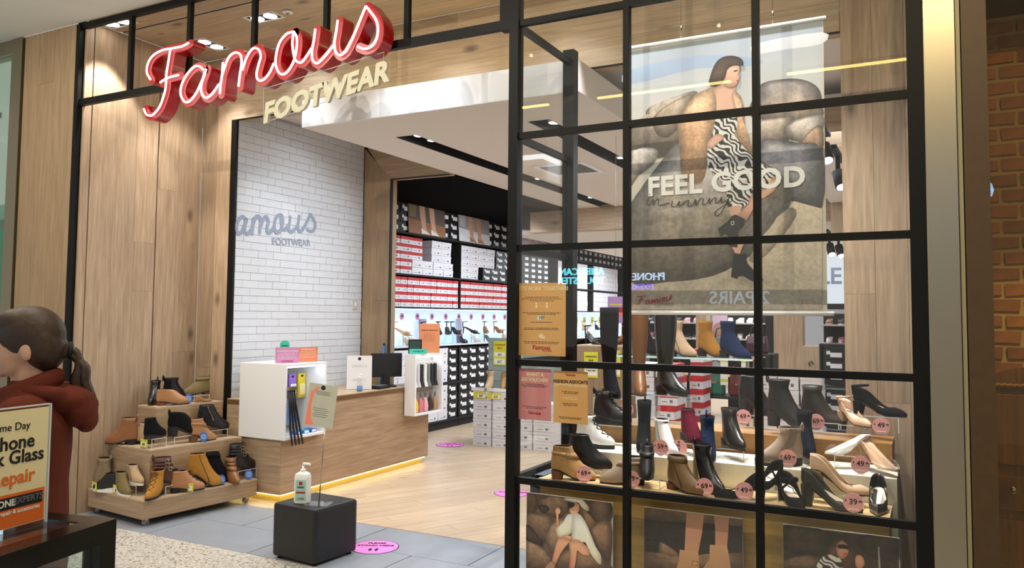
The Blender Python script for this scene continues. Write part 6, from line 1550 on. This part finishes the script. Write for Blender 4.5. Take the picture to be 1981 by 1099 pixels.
for i, x in enumerate((-2.90, -2.61)):
    o = copy_tree(protos[(1, 3, 0, 1)[i]], None, CH); o.location = (x, 7.2, 1.284); o.rotation_euler = (0, 0, (-.6, 2.4, -.4, -1.2)[i]); o['label'] = ('black', 'brown', 'tan', 'second black')[i]+' sandal on top of the oak display block'; del o['group']
t = thing('hanging_sign', 'lilac and red hanging offer sign near the first mullion', 'sign', (-2.22, 6.0, 1.50))
mb = MB(); mb.box((-.065, -.003, 0), (.065, .003, .21), mat('lilac_card', (176, 140, 206), .5)); f = mb.build('card', t)
mb = MB(); mb.box((-.05, -.0036, .085), (.065, -.003, .125), RED); mb.build('red_band', f); mb = MB(); mb.box((-.045, -.0036, .055), (.065, -.003, .08), mat('orange_ink', (240, 120, 70), .5)); mb.build('orange_band', f); mb = MB(); mb.box((-.05, -.0036, .14), (.05, -.003, .152), YEL); mb.build('yellow_line', f)
mb = MB(); mb.tube([(0, 0, .21), (0, 0, 1.5)], .0015, STEEL, 4); mb.build('wire', t)
# stacks of cartons
for (x, y, n, kd, w, nm) in ((-2.16, 6.7, 10, 'white', .17, 'lilac white carton in the stack behind the caramel boot'), (-1.985, 6.72, 10, 'red', .17, 'red-lidded carton in the stack behind the caramel boot'), (-1.83, 7.1, 11, 'red', .12, 'red-lidded carton in the narrow stack behind the glass shelf')):
    for k in range(n): shoe_box(kd, (x+rb.uniform(-.012, .012), y-.15, .0+k*.116+.001), w, .114, .3, nm+', %s from the floor' % ORD[k], nm.replace('carton in', 'cartons of'), -pi/2+rb.uniform(-.05, .05))
for ci, (x, n) in enumerate(((-1.20, 9), (-1.03, 9), (-.86, 9))):
    for k in range(n): shoe_box('white', (x+rb.uniform(-.006, .006), 6.75, .001+k*.122), .16, .12, .3, 'white carton, %s stack behind the upper board, %s from the floor' % (ORD[ci], ORD[k]), 'white cartons right of the second mullion', -pi/2)
hb = leather('bag_black', (22, 22, 26), .35)
def bag(label, loc, w, h, m, rz=0):
    t = thing('handbag', label, 'bag', loc, rz)
    mb = MB(); mb.loft([[Vector((a*w/2*k, b*.05*k2, z)) for a, b in ((1, .6), (.8, 1), (-.8, 1), (-1, .6), (-1, -.6), (-.8, -1), (.8, -1), (1, -.6))] for z, k, k2 in ((0, .94, .8), (.02, 1, 1), (h*.6, .97, 1), (h, .88, .45))], m, smooth=False); mb.build('body', t, bevel=.006)
    mb = MB(); mb.tube([(-w*.3, 0, h-.01), (-w*.26, 0, h+.08), (0, 0, h+.11), (w*.26, 0, h+.08), (w*.3, 0, h-.01)], .006, m, 6); mb.build('handle', t)
    mb = MB(); mb.box((-w*.12, -.054, h*.5), (w*.12, -.046, h*.6), METALB); mb.build('clasp', t); return t
br_ = thing('bag_rack', 'black two-tier rack of handbags behind the window bench', 'rack', (-1.8, 7.7, 0))
for x in (-2.35, -1.3): mb = MB(); mb.box((x-.015, 7.55, 0), (x+.015, 7.85, 1.22), BLACK); mb.build('upright', br_, True)
for z in (.45, .80, 1.2): mb = MB(); mb.box((-2.35, 7.5, z), (-1.3, 7.9, z+.02), BLACKM); mb.build('shelf', br_, True)
for i, (x, c, nm, w, h) in enumerate(((-2.22, (104, 104, 112), 'grey', .19, .22), (-2.02, (20, 22, 26), 'glossy black', .16, .2), (-1.83, (24, 120, 92), 'emerald green', .18, .22), (-1.62, (126, 44, 30), 'rust red', .16, .2), (-1.43, (20, 26, 34), 'ink black', .19, .22))):
    bag(nm+' handbag on the middle shelf of the bag rack', (x, 7.66, .821), w, h, leather('bag_'+nm.replace(' ', '_'), c, .35))
for i, (x, nm) in enumerate(((-1.93, 'first'), (-1.71, 'second'), (-1.52, 'third'))):
    t = thing('sale_tag', nm+' long yellow and white tag hanging on the bag rack', 'tag', (x, 7.49, .93)); 
    mb = MB(); mb.box((-.035, -.002, 0), (.035, 0, .25), WINK); f = mb.build('card', t)
    for q in range(3): mb = MB(); mb.box((-.035, -.0026, .03+q*.09), (.035, -.002, .055+q*.09), YEL); mb.build('band', f)
bag('dark green bag lying on top of the bag rack', (-1.75, 7.7, 1.221), .3, .14, leather('bag_dark_green', (28, 52, 46), .4)); bag('plum bag on top of the bag rack', (-1.45, 7.7, 1.221), .2, .16, leather('bag_plum', (70, 24, 44), .4))
t = thing('oak_cube', 'pale oak display cube with a small black handle mark', 'plinth', (-1.02, 8.1, 0)); mb = MB(); mb.box((-.075, -.075, 0), (.075, .075, 1.29), OAKL); f = mb.build('body', t)
mb = MB(); mb.tube([(-.01, -.078, 1.10), (-.02, -.085, 1.13), (.01, -.085, 1.15), (.02, -.078, 1.12)], .005, BLACKM, 5); mb.build('handle', f)
cu_ = thing('carton_rack', 'black rack of grey cartons beside the oak jamb', 'rack', (-.72, 7.1, 0))
for z in (.0, .34, .68, 1.02, 1.325): mb = MB(); mb.box((-.82, 7.0, z), (-.60, 7.3, z+.018), BLACKM); mb.build('shelf', cu_, True)
for x in (-.825, -.605): mb = MB(); mb.box((x, 7.0, 0), (x+.014, 7.3, 1.343), BLACKM); mb.build('side', cu_, True)
for z in (.019, .359, .699, 1.039):
    for k in range(3): shoe_box('black', (-.71, 7.02, z+k*.09), .185, .088, .26, 'dark carton in the rack by the oak jamb, %s level, %s up' % (ORD[round(z/.34)], ORD[k]), 'dark cartons in the rack by the oak jamb', -pi/2)
# columns, far fixtures
for i, (x0, x1, y, m_) in enumerate(((-3.16, -3.0, 12.0, OAKL), (-1.86, -1.50, 11.0, OAKL), (-2.02, -1.88, 11.3, BLACKM))):
    mb = MB(); mb.box((x0, y, 0), (x1, y+.25, 2.70), m_); o = mb.build('column_%d' % (i+1)); o['kind'] = 'structure'
def far_fix(x0, x1, y, label, seed):
    t = thing('shoe_fixture', label, 'fixture', ((x0+x1)/2, y, 0)); r = random.Random(seed)
    mb = MB(); mb.box((x0, y, 0), (x1, y+.4, .02), BLACKM); mb.box((x0, y+.38, 0), (x1, y+.4, 1.62), BLACKM); mb.build('backing', t, True)
    for z in (.3, .62, .94, 1.2, 1.45): mb = MB(); mb.box((x0, y, z), (x1, y+.39, z+.02), mat('far_shelf', (190, 180, 176), .5) if z > .9 else BLACKM); mb.build('shelf', t, True)
    return t
FX = [far_fix(-1.35, -.15, 11.6, 'black shelving of pink and white shoes near the oak jamb', 1), far_fix(-4.2, -3.2, 12.6, 'dark shelving of pictures and shoes behind the caramel boot', 2), far_fix(-2.95, -2.1, 12.8, 'dark shelving below the pink picture', 3)]
far_cols = [((224, 206, 196), 'cream'), ((212, 150, 160), 'pink'), ((236, 232, 228), 'white'), ((40, 36, 38), 'black'), ((150, 100, 70), 'brown')]
fp = []
for c, nm in far_cols:
    t = thing('low_shoe', nm+' low shoe on the dark shelving far in the shop', 'shoe', (0, 0, 0), 0, nm+' low shoes on the far shelving')
    s = Shoe(.05, .02, .01, .3, 0, 1, [(0, -.115, .126, .036), (.012, -.119, .13, .040), (.03, -.118, .112, .04), (.05, -.114, .03, .036)]); m_ = mat('far_'+nm, c, .5)
    mb = MB(); mb.loft([s.ring(z, 14) for z in (0, .012, .03, .05)]+[s.ring(.05, 14, -.003), s.ring(.02, 14, -.006)], m_, True, True); mb.build('upper', t); mb = MB(); sole(mb, s, WSOLE, True, n=14); mb.build('sole', t); fp.append(t)
CH2 = {o.name: [] for o in bpy.data.objects}
for o in bpy.data.objects:
    if o.parent: CH2[o.parent.name].append(o)
uf = set()
for (x0, x1, y, fn) in ((-1.35, -.15, 11.6, 'black shelving by the oak jamb'), (-4.2, -3.2, 12.6, 'dark shelving behind the caramel boot'), (-2.95, -2.1, 12.8, 'dark shelving below the pink picture')):
    for z, sn_ in ((.96, 'lower'), (1.22, 'middle'), (1.47, 'top')):
        x = x0+.1; q_ = 0
        while x < x1-.08:
            k = rb.randrange(5); o = fp[k] if k not in uf else copy_tree(fp[k], None, CH2); uf.add(k)
            o['label'] = '%s low shoe, %s along the %s row, %s' % (far_cols[k][1], ORD[q_], sn_, fn); q_ += 1; o.location = (x, y+.15, z+.0008); o.rotation_euler = (0, 0, -pi/2+rb.uniform(-.3, .3)); x += .15
pc_ = thing('wall_picture', 'tall pale pink picture panel of a face and stones deep in the shop', 'picture', (-2.72, 13.6, 1.0))
mb = MB(); mb.box((-3.3, 13.6, .9), (-2.05, 13.63, 1.85), mat('pale_pink_paper', (214, 184, 200), .6)); f = mb.build('board', pc_, True)
def mpp(x, y): return (-3.3+x*1.25, 13.6, .9+y*.95)
art(f, mpp, [([(.02, .2), (.3, .25), (.36, .5), (.2, .6), (.02, .55)], (176, 130, 116), P_R, 1), ([(.28, .5), (.44, .44), (.5, .62), (.38, .72)], (150, 126, 130), P_R, 1), ([(.44, .18), (.52, .1), (.64, .16), (.66, .36), (.56, .44), (.46, .36)], (206, 160, 140), P_S, 1), ([(.42, .4), (.46, .26), (.5, .38), (.6, .4), (.68, .3), (.66, .46), (.54, .52)], (50, 36, 34), P_S, 1), ([(.7, .1), (.98, .1), (.98, .4), (.86, .46), (.72, .36)], (196, 150, 150), P_R, 1), ([(.55, .62), (.9, .6), (.9, .92), (.55, .95)], (120, 104, 98), P_R, 0), ([(.44, .7), (.54, .7), (.54, .9), (.44, .9)], (236, 130, 96), P_S, 0)])
for i, x in enumerate((-4.02, -3.82, -3.62, -3.42)):
    t = thing('shelf_picture', ('first', 'second', 'third', 'fourth')[i]+' small blue picture on top of the dark shelving', 'picture', (x, 12.58, 1.621)); mb = MB(); mb.box((-.085, 0, 0), (.085, .01, .26), mat('sky_print', (120, 170, 214), .5, nz=.2, nscale=14)); f = mb.build('board', t)
    mb = MB(); mb.prism([(-.03, -.001, .02), (.07, -.001, .02), (.05, -.001, .14), (.0, -.001, .2), (-.02, -.001, .12)], (0, .0006, 0), mat('skin_print', (206, 160, 140), .6)); mb.build('print', f)
# lit SALE board and track lights at the jamb
sb_ = thing('sale_board', 'bright white sale board with grey capitals deep in the shop', 'sign', (-1.4, 12.0, 1.78))
mb = MB(); mb.box((-2.2, 12.0, 1.76), (-.4, 12.05, 2.52), emis('lit_board', (226, 232, 240), 1.0)); f = mb.build('panel', sb_, True); mb = MB(); mb.box((-2.2, 11.99, 1.68), (-.4, 12.06, 1.76), BLACKM); mb.build('frame', sb_, True)
text('SALE', (-1.44, 11.995, 2.04), .32, mat('board_grey', (120, 130, 146), .6), f, bold=.006)
for i, (x, y, z, yy) in enumerate(((-.66, 6.0, 2.78, 0), (-.60, 6.35, 2.64, .2), (-1.05, 10.0, 2.42, .1), (-.95, 10.0, 2.40, -.1))):
    t = thing('track_spotlight', 'black track spotlight %s' % ('closest to the hanging poster', 'pointing down before the oak jamb', 'above the sale board', 'above the sale board beside the jamb')[i], 'spotlight', (x, y, z))
    mb = MB(); mb.tube([(0, 0, 0), (.03, -.05, -.12)], .045, BLACKM, 12); mb.build('shade', t); mb = MB(); mb.tube([(.031, -.052, -.121), (.032, -.054, -.125)], .036, LAMP, 12); mb.build('lamp', t)
    mb = MB(); mb.box((-.015, -.015, -.01), (.015, .015, .12), BLACKM); mb.build('arm', t); mb = MB(); mb.box((-.02, -.3, .12), (.02, .3, .15), BLACKM); mb.build('track', t)
mb = MB(); mb.box((-.95, 6.5, 2.80), (.03, 6.6, 3.18), OAKX); o = mb.build('trim_7'); o['kind'] = 'structure'
mb = MB(); mb.box((-.95, 6.6, 2.80), (.03, 9.2, 3.3), PLASTER); mb.box((-.95, 9.21, 2.45), (.03, 9.3, 3.1), OAKD); o = mb.build('ceiling_drop'); o['kind'] = 'structure'

# ================================================================== KIOSK COUNTER AND SIGN IN THE FOREGROUND
kd = Vector((-.958, -.285, 0)).normalized(); kx = radians(90+math.degrees(math.atan2(.285, .958))-90)
ks = thing('repair_kiosk', 'black framed glass showcase counter in front of the person', 'counter', (-1.942, 1.437, 0), atan2(.048, .221))
def kb(lo, hi, m, name, bv=0.0): mb = MB(); mb.box(lo, hi, m); return mb.build(name, ks, bevel=bv)
BG = mat('black_gloss', (12, 11, 10), .2)
kb((-1.3, -.062, .945), (0, 0, 1.0), BG, 'top_rail'); kb((-.062, -.9, .945), (0, -.062, 1.0), BG, 'top_rail'); kb((-1.3, -.9, .945), (-1.238, -.062, 1.0), BG, 'top_rail')
for x, y in ((-.055, -.055), (-1.3, -.055)): kb((x, y, 0), (x+.055, y+.055, .945), BG, 'post')
kb((-.055, -.9, 0), (0, -.845, .945), BG, 'post')
GLT = glass('showcase_glass', (.9, .95, .95), 1.6, .04)
kb((-1.238, -.9, .99), (-.062, -.062, .998), GLT, 'glass_top'); kb((-1.24, -.03, .5), (-.055, -.024, .945), GLT, 'glass_pane'); kb((-.03, -.845, .5), (-.024, -.055, .945), GLT, 'glass_pane')
kb((-1.24, -.09, .955), (-.30, -.072, .972), emis('showcase_led', (225, 240, 255), 5), 'light_strip')
kb((-1.24, -.84, .0), (-.03, -.03, .5), BG, 'base'); kb((-1.24, -.84, .5), (-.03, -.03, .51), WHITES, 'shelf')
def inside(x, y, w, h, c, label):
    p = wmat(ks) @ Vector((x, y, .511)); t = thing('phone_carton', label, 'box', p, ks.rotation_euler[2]); mb = MB(); mb.box((-w/2, -.02, 0), (w/2, .02, h), mat('kc_%d_%d_%d' % c, c, .5)); f = mb.build('carton', t, bevel=.003)
    mb = MB(); mb.box((-w*.35, -.0215, h*.3), (w*.35, -.0205, h*.8), mat('kc_print', (150, 190, 220), .5)); mb.build('print', f)
inside(-.22, -.3, .11, .2, (232, 236, 240), 'white phone carton in the black showcase'); inside(-.11, -.35, .05, .24, (0, 160, 220), 'cyan box in the black showcase'); inside(-.36, -.3, .10, .16, (206, 220, 230), 'pale box in the black showcase')
# acrylic sign holder
sy = radians(58)
c0 = onZ(88, 1010, 1.0); c1 = onZ(-28, 1042, 1.0)
dirv = (c0-c1).normalized(); rz = atan2(dirv.y, dirv.x)
ks2 = thing('sign_holder', 'clear acrylic sign holder with cream and orange repair poster on the kiosk', 'sign', (c0.x, c0.y, .9985), rz)
wd = (c0-onZ(0, 1033, 1.0)).length
top = onY(83, 777, c0.y); H_ = top.z-1.0; W_ = H_*1.0
mb = MB(); mb.box((-W_, -.004, .004), (0, 0, H_), ACRYL); mb.build('front_sheet', ks2)
mb = MB(); e = mat('acrylic_edge', (214, 224, 226), .3); mb.box((-.004, -.006, .004), (.0, .002, H_), e); mb.box((-W_, -.006, H_-.003), (0, .002, H_), e); mb.box((-W_, -.03, .0), (0, .03, .005), ACRYL); mb.build('frame', ks2)
mb = MB(); mb.box((-W_+.004, -.0052, .012), (-.008, -.0045, H_-.008), mat('cream_paper', (232, 220, 176), .6)); f = mb.build('sheet', ks2)
ORG = mat('orange_ink2', (226, 110, 40), .5)
mb = MB(); mb.box((-W_+.004, -.0058, .014), (-.012, -.0053, .31*H_), ORG); bn = mb.build('orange_band', f); mb = MB(); mb.box((-.9*W_, -.0063, .19*H_), (-.018, -.0059, .285*H_), INK); mb.build('dark_band', bn)
def kt(tx, x, z, sz, m, bold=0, al='RIGHT'):
    me = text_mesh(tx, sz, bold, 0, al); me.materials.clear(); me.materials.append(m); me.transform(Matrix(((1, 0, 0, x), (0, 0, -1, -.0064), (0, 1, 0, z), (0, 0, 0, 1)))); link('lettering', me, f)
k_ = H_
kt('Same Day', -.060*k_/.3, .815*k_, .088*k_, INK); kt('Phone', -.046*k_/.3, .664*k_, .155*k_, INK, .0009); kt('Back Glass', -.018*k_/.3, .548*k_, .150*k_, INK, .0009); kt('Repair', -.042*k_/.3, .386*k_, .150*k_, ORG, .0009)
kt('PHONE', -.092*k_/.3, .215*k_, .075*k_, WINK, .0006); kt('EXPERTS', -.016*k_/.3, .222*k_, .07*k_, mat('grey_ink', (110, 112, 122), .6), .0003); kt('repair & accessories', -.024*k_/.3, .150*k_, .045*k_, WINK, .0003)

# ================================================================== PERSON
def remesh_obj(name, mb, m, parent, vox=.008, sm=6):
    me = mb.mesh(name); o = bpy.data.objects.new(name, me); COL.objects.link(o)
    r = o.modifiers.new('r', 'REMESH'); r.mode = 'VOXEL'; r.voxel_size = vox; r.use_smooth_shade = True
    s = o.modifiers.new('s', 'SMOOTH'); s.iterations = sm; s.factor = .5
    dg = bpy.context.evaluated_depsgraph_get(); me2 = bpy.data.meshes.new_from_object(o.evaluated_get(dg)); bpy.data.objects.remove(o)
    me2.materials.clear(); me2.materials.append(m); me2.polygons.foreach_set('use_smooth', [True]*len(me2.polygons)); return link(name, me2, parent)
SKIN = mat('skin', (214, 164, 138), .5, nz=.04, nscale=30, spec=.4); HAIR = mat('brown_hair', (56, 38, 25), .55, nz=.22, nscale=60, bump=.25, bscale=90)
RUST = mat('rust_hoodie', (96, 46, 36), .95, nz=.06, nscale=12, bump=.35, bscale=140, spec=.1); DENIM = mat('dark_trousers', (34, 36, 44), .9)
pp = onZ(70, 640, 1.45); pz = CAMP + (Vector(ray(48, 640))).normalized()*2.98
pe = thing('person', 'person with brown ponytail and rust hooded sweatshirt turned towards the green shopfront', 'person', (pz.x, pz.y, 0), radians(232))
def cap(mb, a, b, r0, r1, n=12):
    a, b = Vector(a), Vector(b); mb.tube([a+(b-a)*t for t in (0, .25, .5, .75, 1)], [r0+(r1-r0)*t for t in (0, .25, .5, .75, 1)], SKIN, n); mb.ball(a, r0, SKIN, 12, 8); mb.ball(b, r1, SKIN, 12, 8)
mb = MB()
mb.ball((-.008, 0, 1.462), (.092, .073, .096), SKIN, 20, 14); mb.ball((.034, 0, 1.418), (.050, .055, .070), SKIN, 18, 12); mb.ball((.020, 0, 1.385), (.052, .050, .042), SKIN, 18, 12)
mb.ball((.060, 0, 1.360), (.022, .026, .018), SKIN, 12, 8); mb.ball((.083, 0, 1.420), (.014, .011, .024), SKIN, 12, 8); mb.ball((.094, 0, 1.409), (.011, .011, .009), SKIN, 10, 8)
mb.ball((.078, 0, 1.386), (.009, .020, .006), SKIN, 10, 6); mb.ball((.076, 0, 1.377), (.009, .018, .007), SKIN, 10, 6); mb.ball((.070, 0, 1.464), (.016, .046, .012), SKIN, 12, 6)
for s in (-1, 1):
    mb.ball((-.016, s*.074, 1.425), (.019, .010, .030), SKIN, 12, 8); mb.ball((-.012, s*.077, 1.408), (.010, .008, .012), SKIN, 8, 6)
cap(mb, (-.018, 0, 1.37), (-.03, 0, 1.26), .050, .054)
# trunk, limbs
mb.loft([[Vector((cx_+rx*cos(a), ry*sin(a), z)) for a in [2*pi*k/20 for k in range(20)]] for z, rx, ry, cx_ in ((.78, .11, .165, -.01), (.86, .105, .16, -.01), (.98, .09, .135, 0), (1.08, .10, .145, 0), (1.18, .105, .165, -.01), (1.25, .085, .17, -.02), (1.29, .05, .09, -.025))], SKIN)
for s in (-1, 1):
    cap(mb, (-.02, s*.165, 1.235), (-.05, s*.205, .98), .050, .038); cap(mb, (-.05, s*.205, .98), (.06, s*.19, .80), .038, .026)
    cap(mb, (.06, s*.19, .80), (.075, s*.186, .765), .026, .03)
    for k in range(4):
        y = s*.186+(k-1.5)*.017; ln = (.055, .064, .068, .056)[k]
        cap(mb, (.082, y, .748), (.092, y, .748-ln*.55), .0095, .009, 8); cap(mb, (.092, y, .748-ln*.55), (.080, y, .748-ln), .009, .0075, 8)
    cap(mb, (.085, s*.172-.0, .775), (.115, s*.158, .735), .011, .009, 8)
    cap(mb, (-.01, s*.085, .80), (.0, s*.09, .44), .082, .052); cap(mb, (.0, s*.09, .44), (-.02, s*.09, .09), .05, .034)
    mb.loft([[Vector((x+0, s*.09+w*cos(a)*1.0, .005+h*(.5+.5*sin(a)))) for a in [2*pi*k/12 for k in range(12)]] for x, w, h in ((-.07, .026, .07), (-.03, .034, .10), (.03, .036, .075), (.09, .042, .05), (.15, .036, .035), (.17, .02, .02))], SKIN)
body = remesh_obj('body', mb, SKIN, pe, .0065, 4)
for s in (-1, 1):
    mb = MB(); mb.ball((.074, s*.032, 1.437), (.011, .013, .010), mat('eye_white', (230, 226, 220), .2), 12, 8); mb.ball((.0795, s*.032, 1.437), (.0065, .006, .006), mat('iris', (60, 44, 32), .2), 10, 6); mb.build('eye', pe)
    mb = MB(); mb.tube([(.088, s*.018, 1.457), (.086, s*.034, 1.462), (.074, s*.050, 1.457)], [.003, .004, .002], HAIR, 6); mb.build('eyebrow', pe)
# hair: cap with hairline, gathered into a ponytail
mb = MB()
def hairring(z, rx, ry, cx_): return [Vector((cx_+rx*cos(a), ry*sin(a), z)) for a in [2*pi*k/24 for k in range(24)]]
mb.ball((-.018, 0, 1.474), (.100, .083, .096), HAIR, 24, 16); mb.ball((-.055, 0, 1.435), (.066, .074, .080), HAIR, 20, 14); mb.ball((.022, 0, 1.516), (.062, .066, .045), HAIR, 18, 12)
for s in (-1, 1): mb.ball((-.045, s*.058, 1.445), (.045, .026, .062), HAIR, 14, 10)
mb.ball((-.115, 0, 1.425), (.03, .028, .028), HAIR, 12, 8)
remesh_obj('hair', mb, HAIR, pe, .006, 4)
mb = MB(); mb.tube([(-.130, .022*cos(a), 1.425+.022*sin(a)) for a in [2*pi*k/16 for k in range(16)]], .008, BLACKM, 8, close=True); mb.build('hair_band', pe)
mb = MB(); rp = random.Random(4)
for k in range(26):
    o1, o2 = rp.uniform(-.024, .024), rp.uniform(-.022, .022); e_ = rp.uniform(-.02, .03)
    mb.tube(crom([(-.126, o1*.4, 1.425+o2*.4), (-.150, o1*.8, 1.408+o2*.7), (-.165+o2*.6, o1*1.2, 1.37), (-.160+o2, o1*1.3, 1.325), (-.178+o2, o1*1.2, 1.285), (-.205+o2*.6, o1*.7, 1.245-e_)], 3), [.008, .009, .010, .011, .011, .012, .012, .012, .012, .011, .011, .010, .008, .006, .004, .002], HAIR, 6)
mb.build('ponytail', pe)
# hooded sweatshirt and trousers
mb = MB()
mb.loft([[Vector((cx_+rx*cos(a), ry*sin(a), z)) for a in [2*pi*k/24 for k in range(24)]] for z, rx, ry, cx_ in ((.72, .135, .19, -.01), (.78, .14, .195, -.01), (.90, .135, .185, -.01), (1.02, .13, .18, -.01), (1.12, .135, .19, -.012), (1.20, .125, .205, -.02), (1.265, .095, .185, -.028), (1.31, .07, .11, -.03), (1.335, .064, .075, -.03))], SKIN)
for s in (-1, 1):
    cap(mb, (-.02, s*.175, 1.235), (-.055, s*.222, .98), .068, .058); cap(mb, (-.055, s*.222, .98), (.045, s*.200, .83), .058, .045)
mb.loft([[Vector((.035+.0+cx_, y, z)) for y, z, cx_ in ()] or [Vector((-.02+rx*cos(a), ry*sin(a), 1.325+dz-.03*cos(a))) for a in [2*pi*k/24 for k in range(24)]] for rx, ry, dz in ((.085, .10, -.05), (.10, .115, -.02), (.095, .105, .01), (.07, .078, .018))], SKIN)
hoodie = remesh_obj('sweatshirt', mb, RUST, pe, .009, 3)
mb = MB()
mb.ball((-.125, 0, 1.272), (.085, .135, .050), SKIN, 20, 14); mb.ball((-.160, 0, 1.238), (.058, .115, .058), SKIN, 18, 12); mb.ball((-.185, 0, 1.205), (.035, .085, .045), SKIN, 14, 10)
for s in (-1, 1): cap(mb, (-.11, s*.115, 1.292), (-.03, s*.10, 1.305), .028, .024); cap(mb, (-.03, s*.10, 1.305), (.045, s*.062, 1.275), .024, .018)
remesh_obj('hood', mb, RUST, pe, .008, 5)
mb = MB()
for s in (-1, 1): cap(mb, (-.01, s*.085, .80), (.0, s*.09, .44), .095, .066); cap(mb, (.0, s*.09, .44), (-.02, s*.09, .10), .065, .05)
mb.ball((-.01, 0, .78), (.13, .175, .09), SKIN, 18, 12)
remesh_obj('trousers', mb, DENIM, pe, .01, 2)

# ================================================================== NEIGHBOUR'S CABINET
DW = wood('dark_cabinet_wood', (72, 46, 16), (122, 86, 38), 'z', .4, 1)
nb = thing('dark_cabinet', 'dark wooden cabinet with arched top and a drawer behind the amber shopfront glass', 'cabinet', (.70, 4.75, 0))
mb = MB(); mb.box((.245, 4.55, 0), (1.2, 4.98, 1.225), DW); mb.build('body', nb, True)
for z0, z1, nm in ((.06, .60, 'door'), (.645, .805, 'drawer'), (.86, 1.195, 'door')):
    mb = MB(); mb.box((.262, 4.535, z0), (1.18, 4.549, z1), DW); p = mb.build(nm, nb, True, bevel=.003)
    if nm == 'drawer':
        mb = MB(); mb.lathe([(.006, 0), (.006, .01), (.013, .016), (.010, .026)], METALB, n=12); mb.v = [(v[0]+.325, 4.535-v[2], v[1]+.752) for v in mb.v]; mb.tube([(.312, 4.524, .738), (.325, 4.518, .728), (.338, 4.524, .738)], .003, METALB, 6); mb.build('handle', p, True)
mb = MB(); mb.box((.24, 4.53, 1.225), (1.22, 4.98, 1.25), DW); mb.build('top', nb, True)
mb = MB(); mb.tube([(.24+k*.0125, 4.527, 1.237+.005*(k % 2)) for k in range(78)], .008, mat('rope_trim', (150, 116, 58), .6), 6); mb.build('rope_trim', nb, True)
mb = MB(); mb.prism([(.25, 4.60, 1.25)]+[(.47-.22*cos(k*pi/20), 4.60, 1.25+.075*sin(k*pi/20)) for k in range(1, 20)]+[(.69, 4.60, 1.25)], (0, .05, 0), DW); mb.build('arched_back', nb, True)

# ================================================================== MALL BEHIND THE VIEWER (seen mirrored in the glass)
for (xa, xb, nm) in ((-3.86, -3.50, 'short'), (-2.95, -1.62, 'long'), (-1.12, -.14, 'middle length')):
    ml_ = thing('linear_light', nm+' yellow linear light under the mall ceiling', 'light', ((xa+xb)/2, .33, 3.80))
    mb = MB(); mb.box((xa, .318, 3.745), (xb, .342, 3.765), emis('linear_led', (255, 230, 130), 34)); mb.build('diffuser', ml_, True); mb = MB(); mb.box((xa, .31, 3.765), (xb, .35, 3.80), BLACK); mb.build('housing', ml_, True)
SGB = emis('sign_blue', (130, 190, 255), 22); SGW = emis('sign_white', (190, 220, 255), 20); SGC = emis('sign_cyan', (110, 230, 255), 20); SGP = emis('sign_purple', (120, 100, 255), 14)
def msign(tx, x, z, size, m, label, sp=1.0, y=-2.0, bold=.002):
    t = thing('mall_sign', label, 'sign', (x, y, z)); text(tx, (x, y, z), size, m, t, u=(-1, 0, 0), v=(0, 0, 1), bold=bold, ext=.01, spacing=sp)
msign('OVE', .21, 2.82, .34, SGB, 'light blue letters of a shop across the mall, mirrored in the glass', 1.5)
msign('PHONE', -3.18, 2.02, .13, SGW, 'white phone shop letters across the mall, mirrored in the glass'); msign('FIXERS', -3.26, 1.90, .10, SGP, 'purple second line of letters across the mall')
msign('2 PAIRS', -2.05, 1.72, .22, mat('sign_pale', (200, 220, 240), .5, emit=5), 'pale offer letters across the mall, mirrored in the glass')
msign('AMERICAN', -4.10, 2.10, .13, SGC, 'cyan upper line of letters across the mall'); msign('TOURISTER', -4.10, 1.98, .13, SGC, 'cyan lower line of letters across the mall')
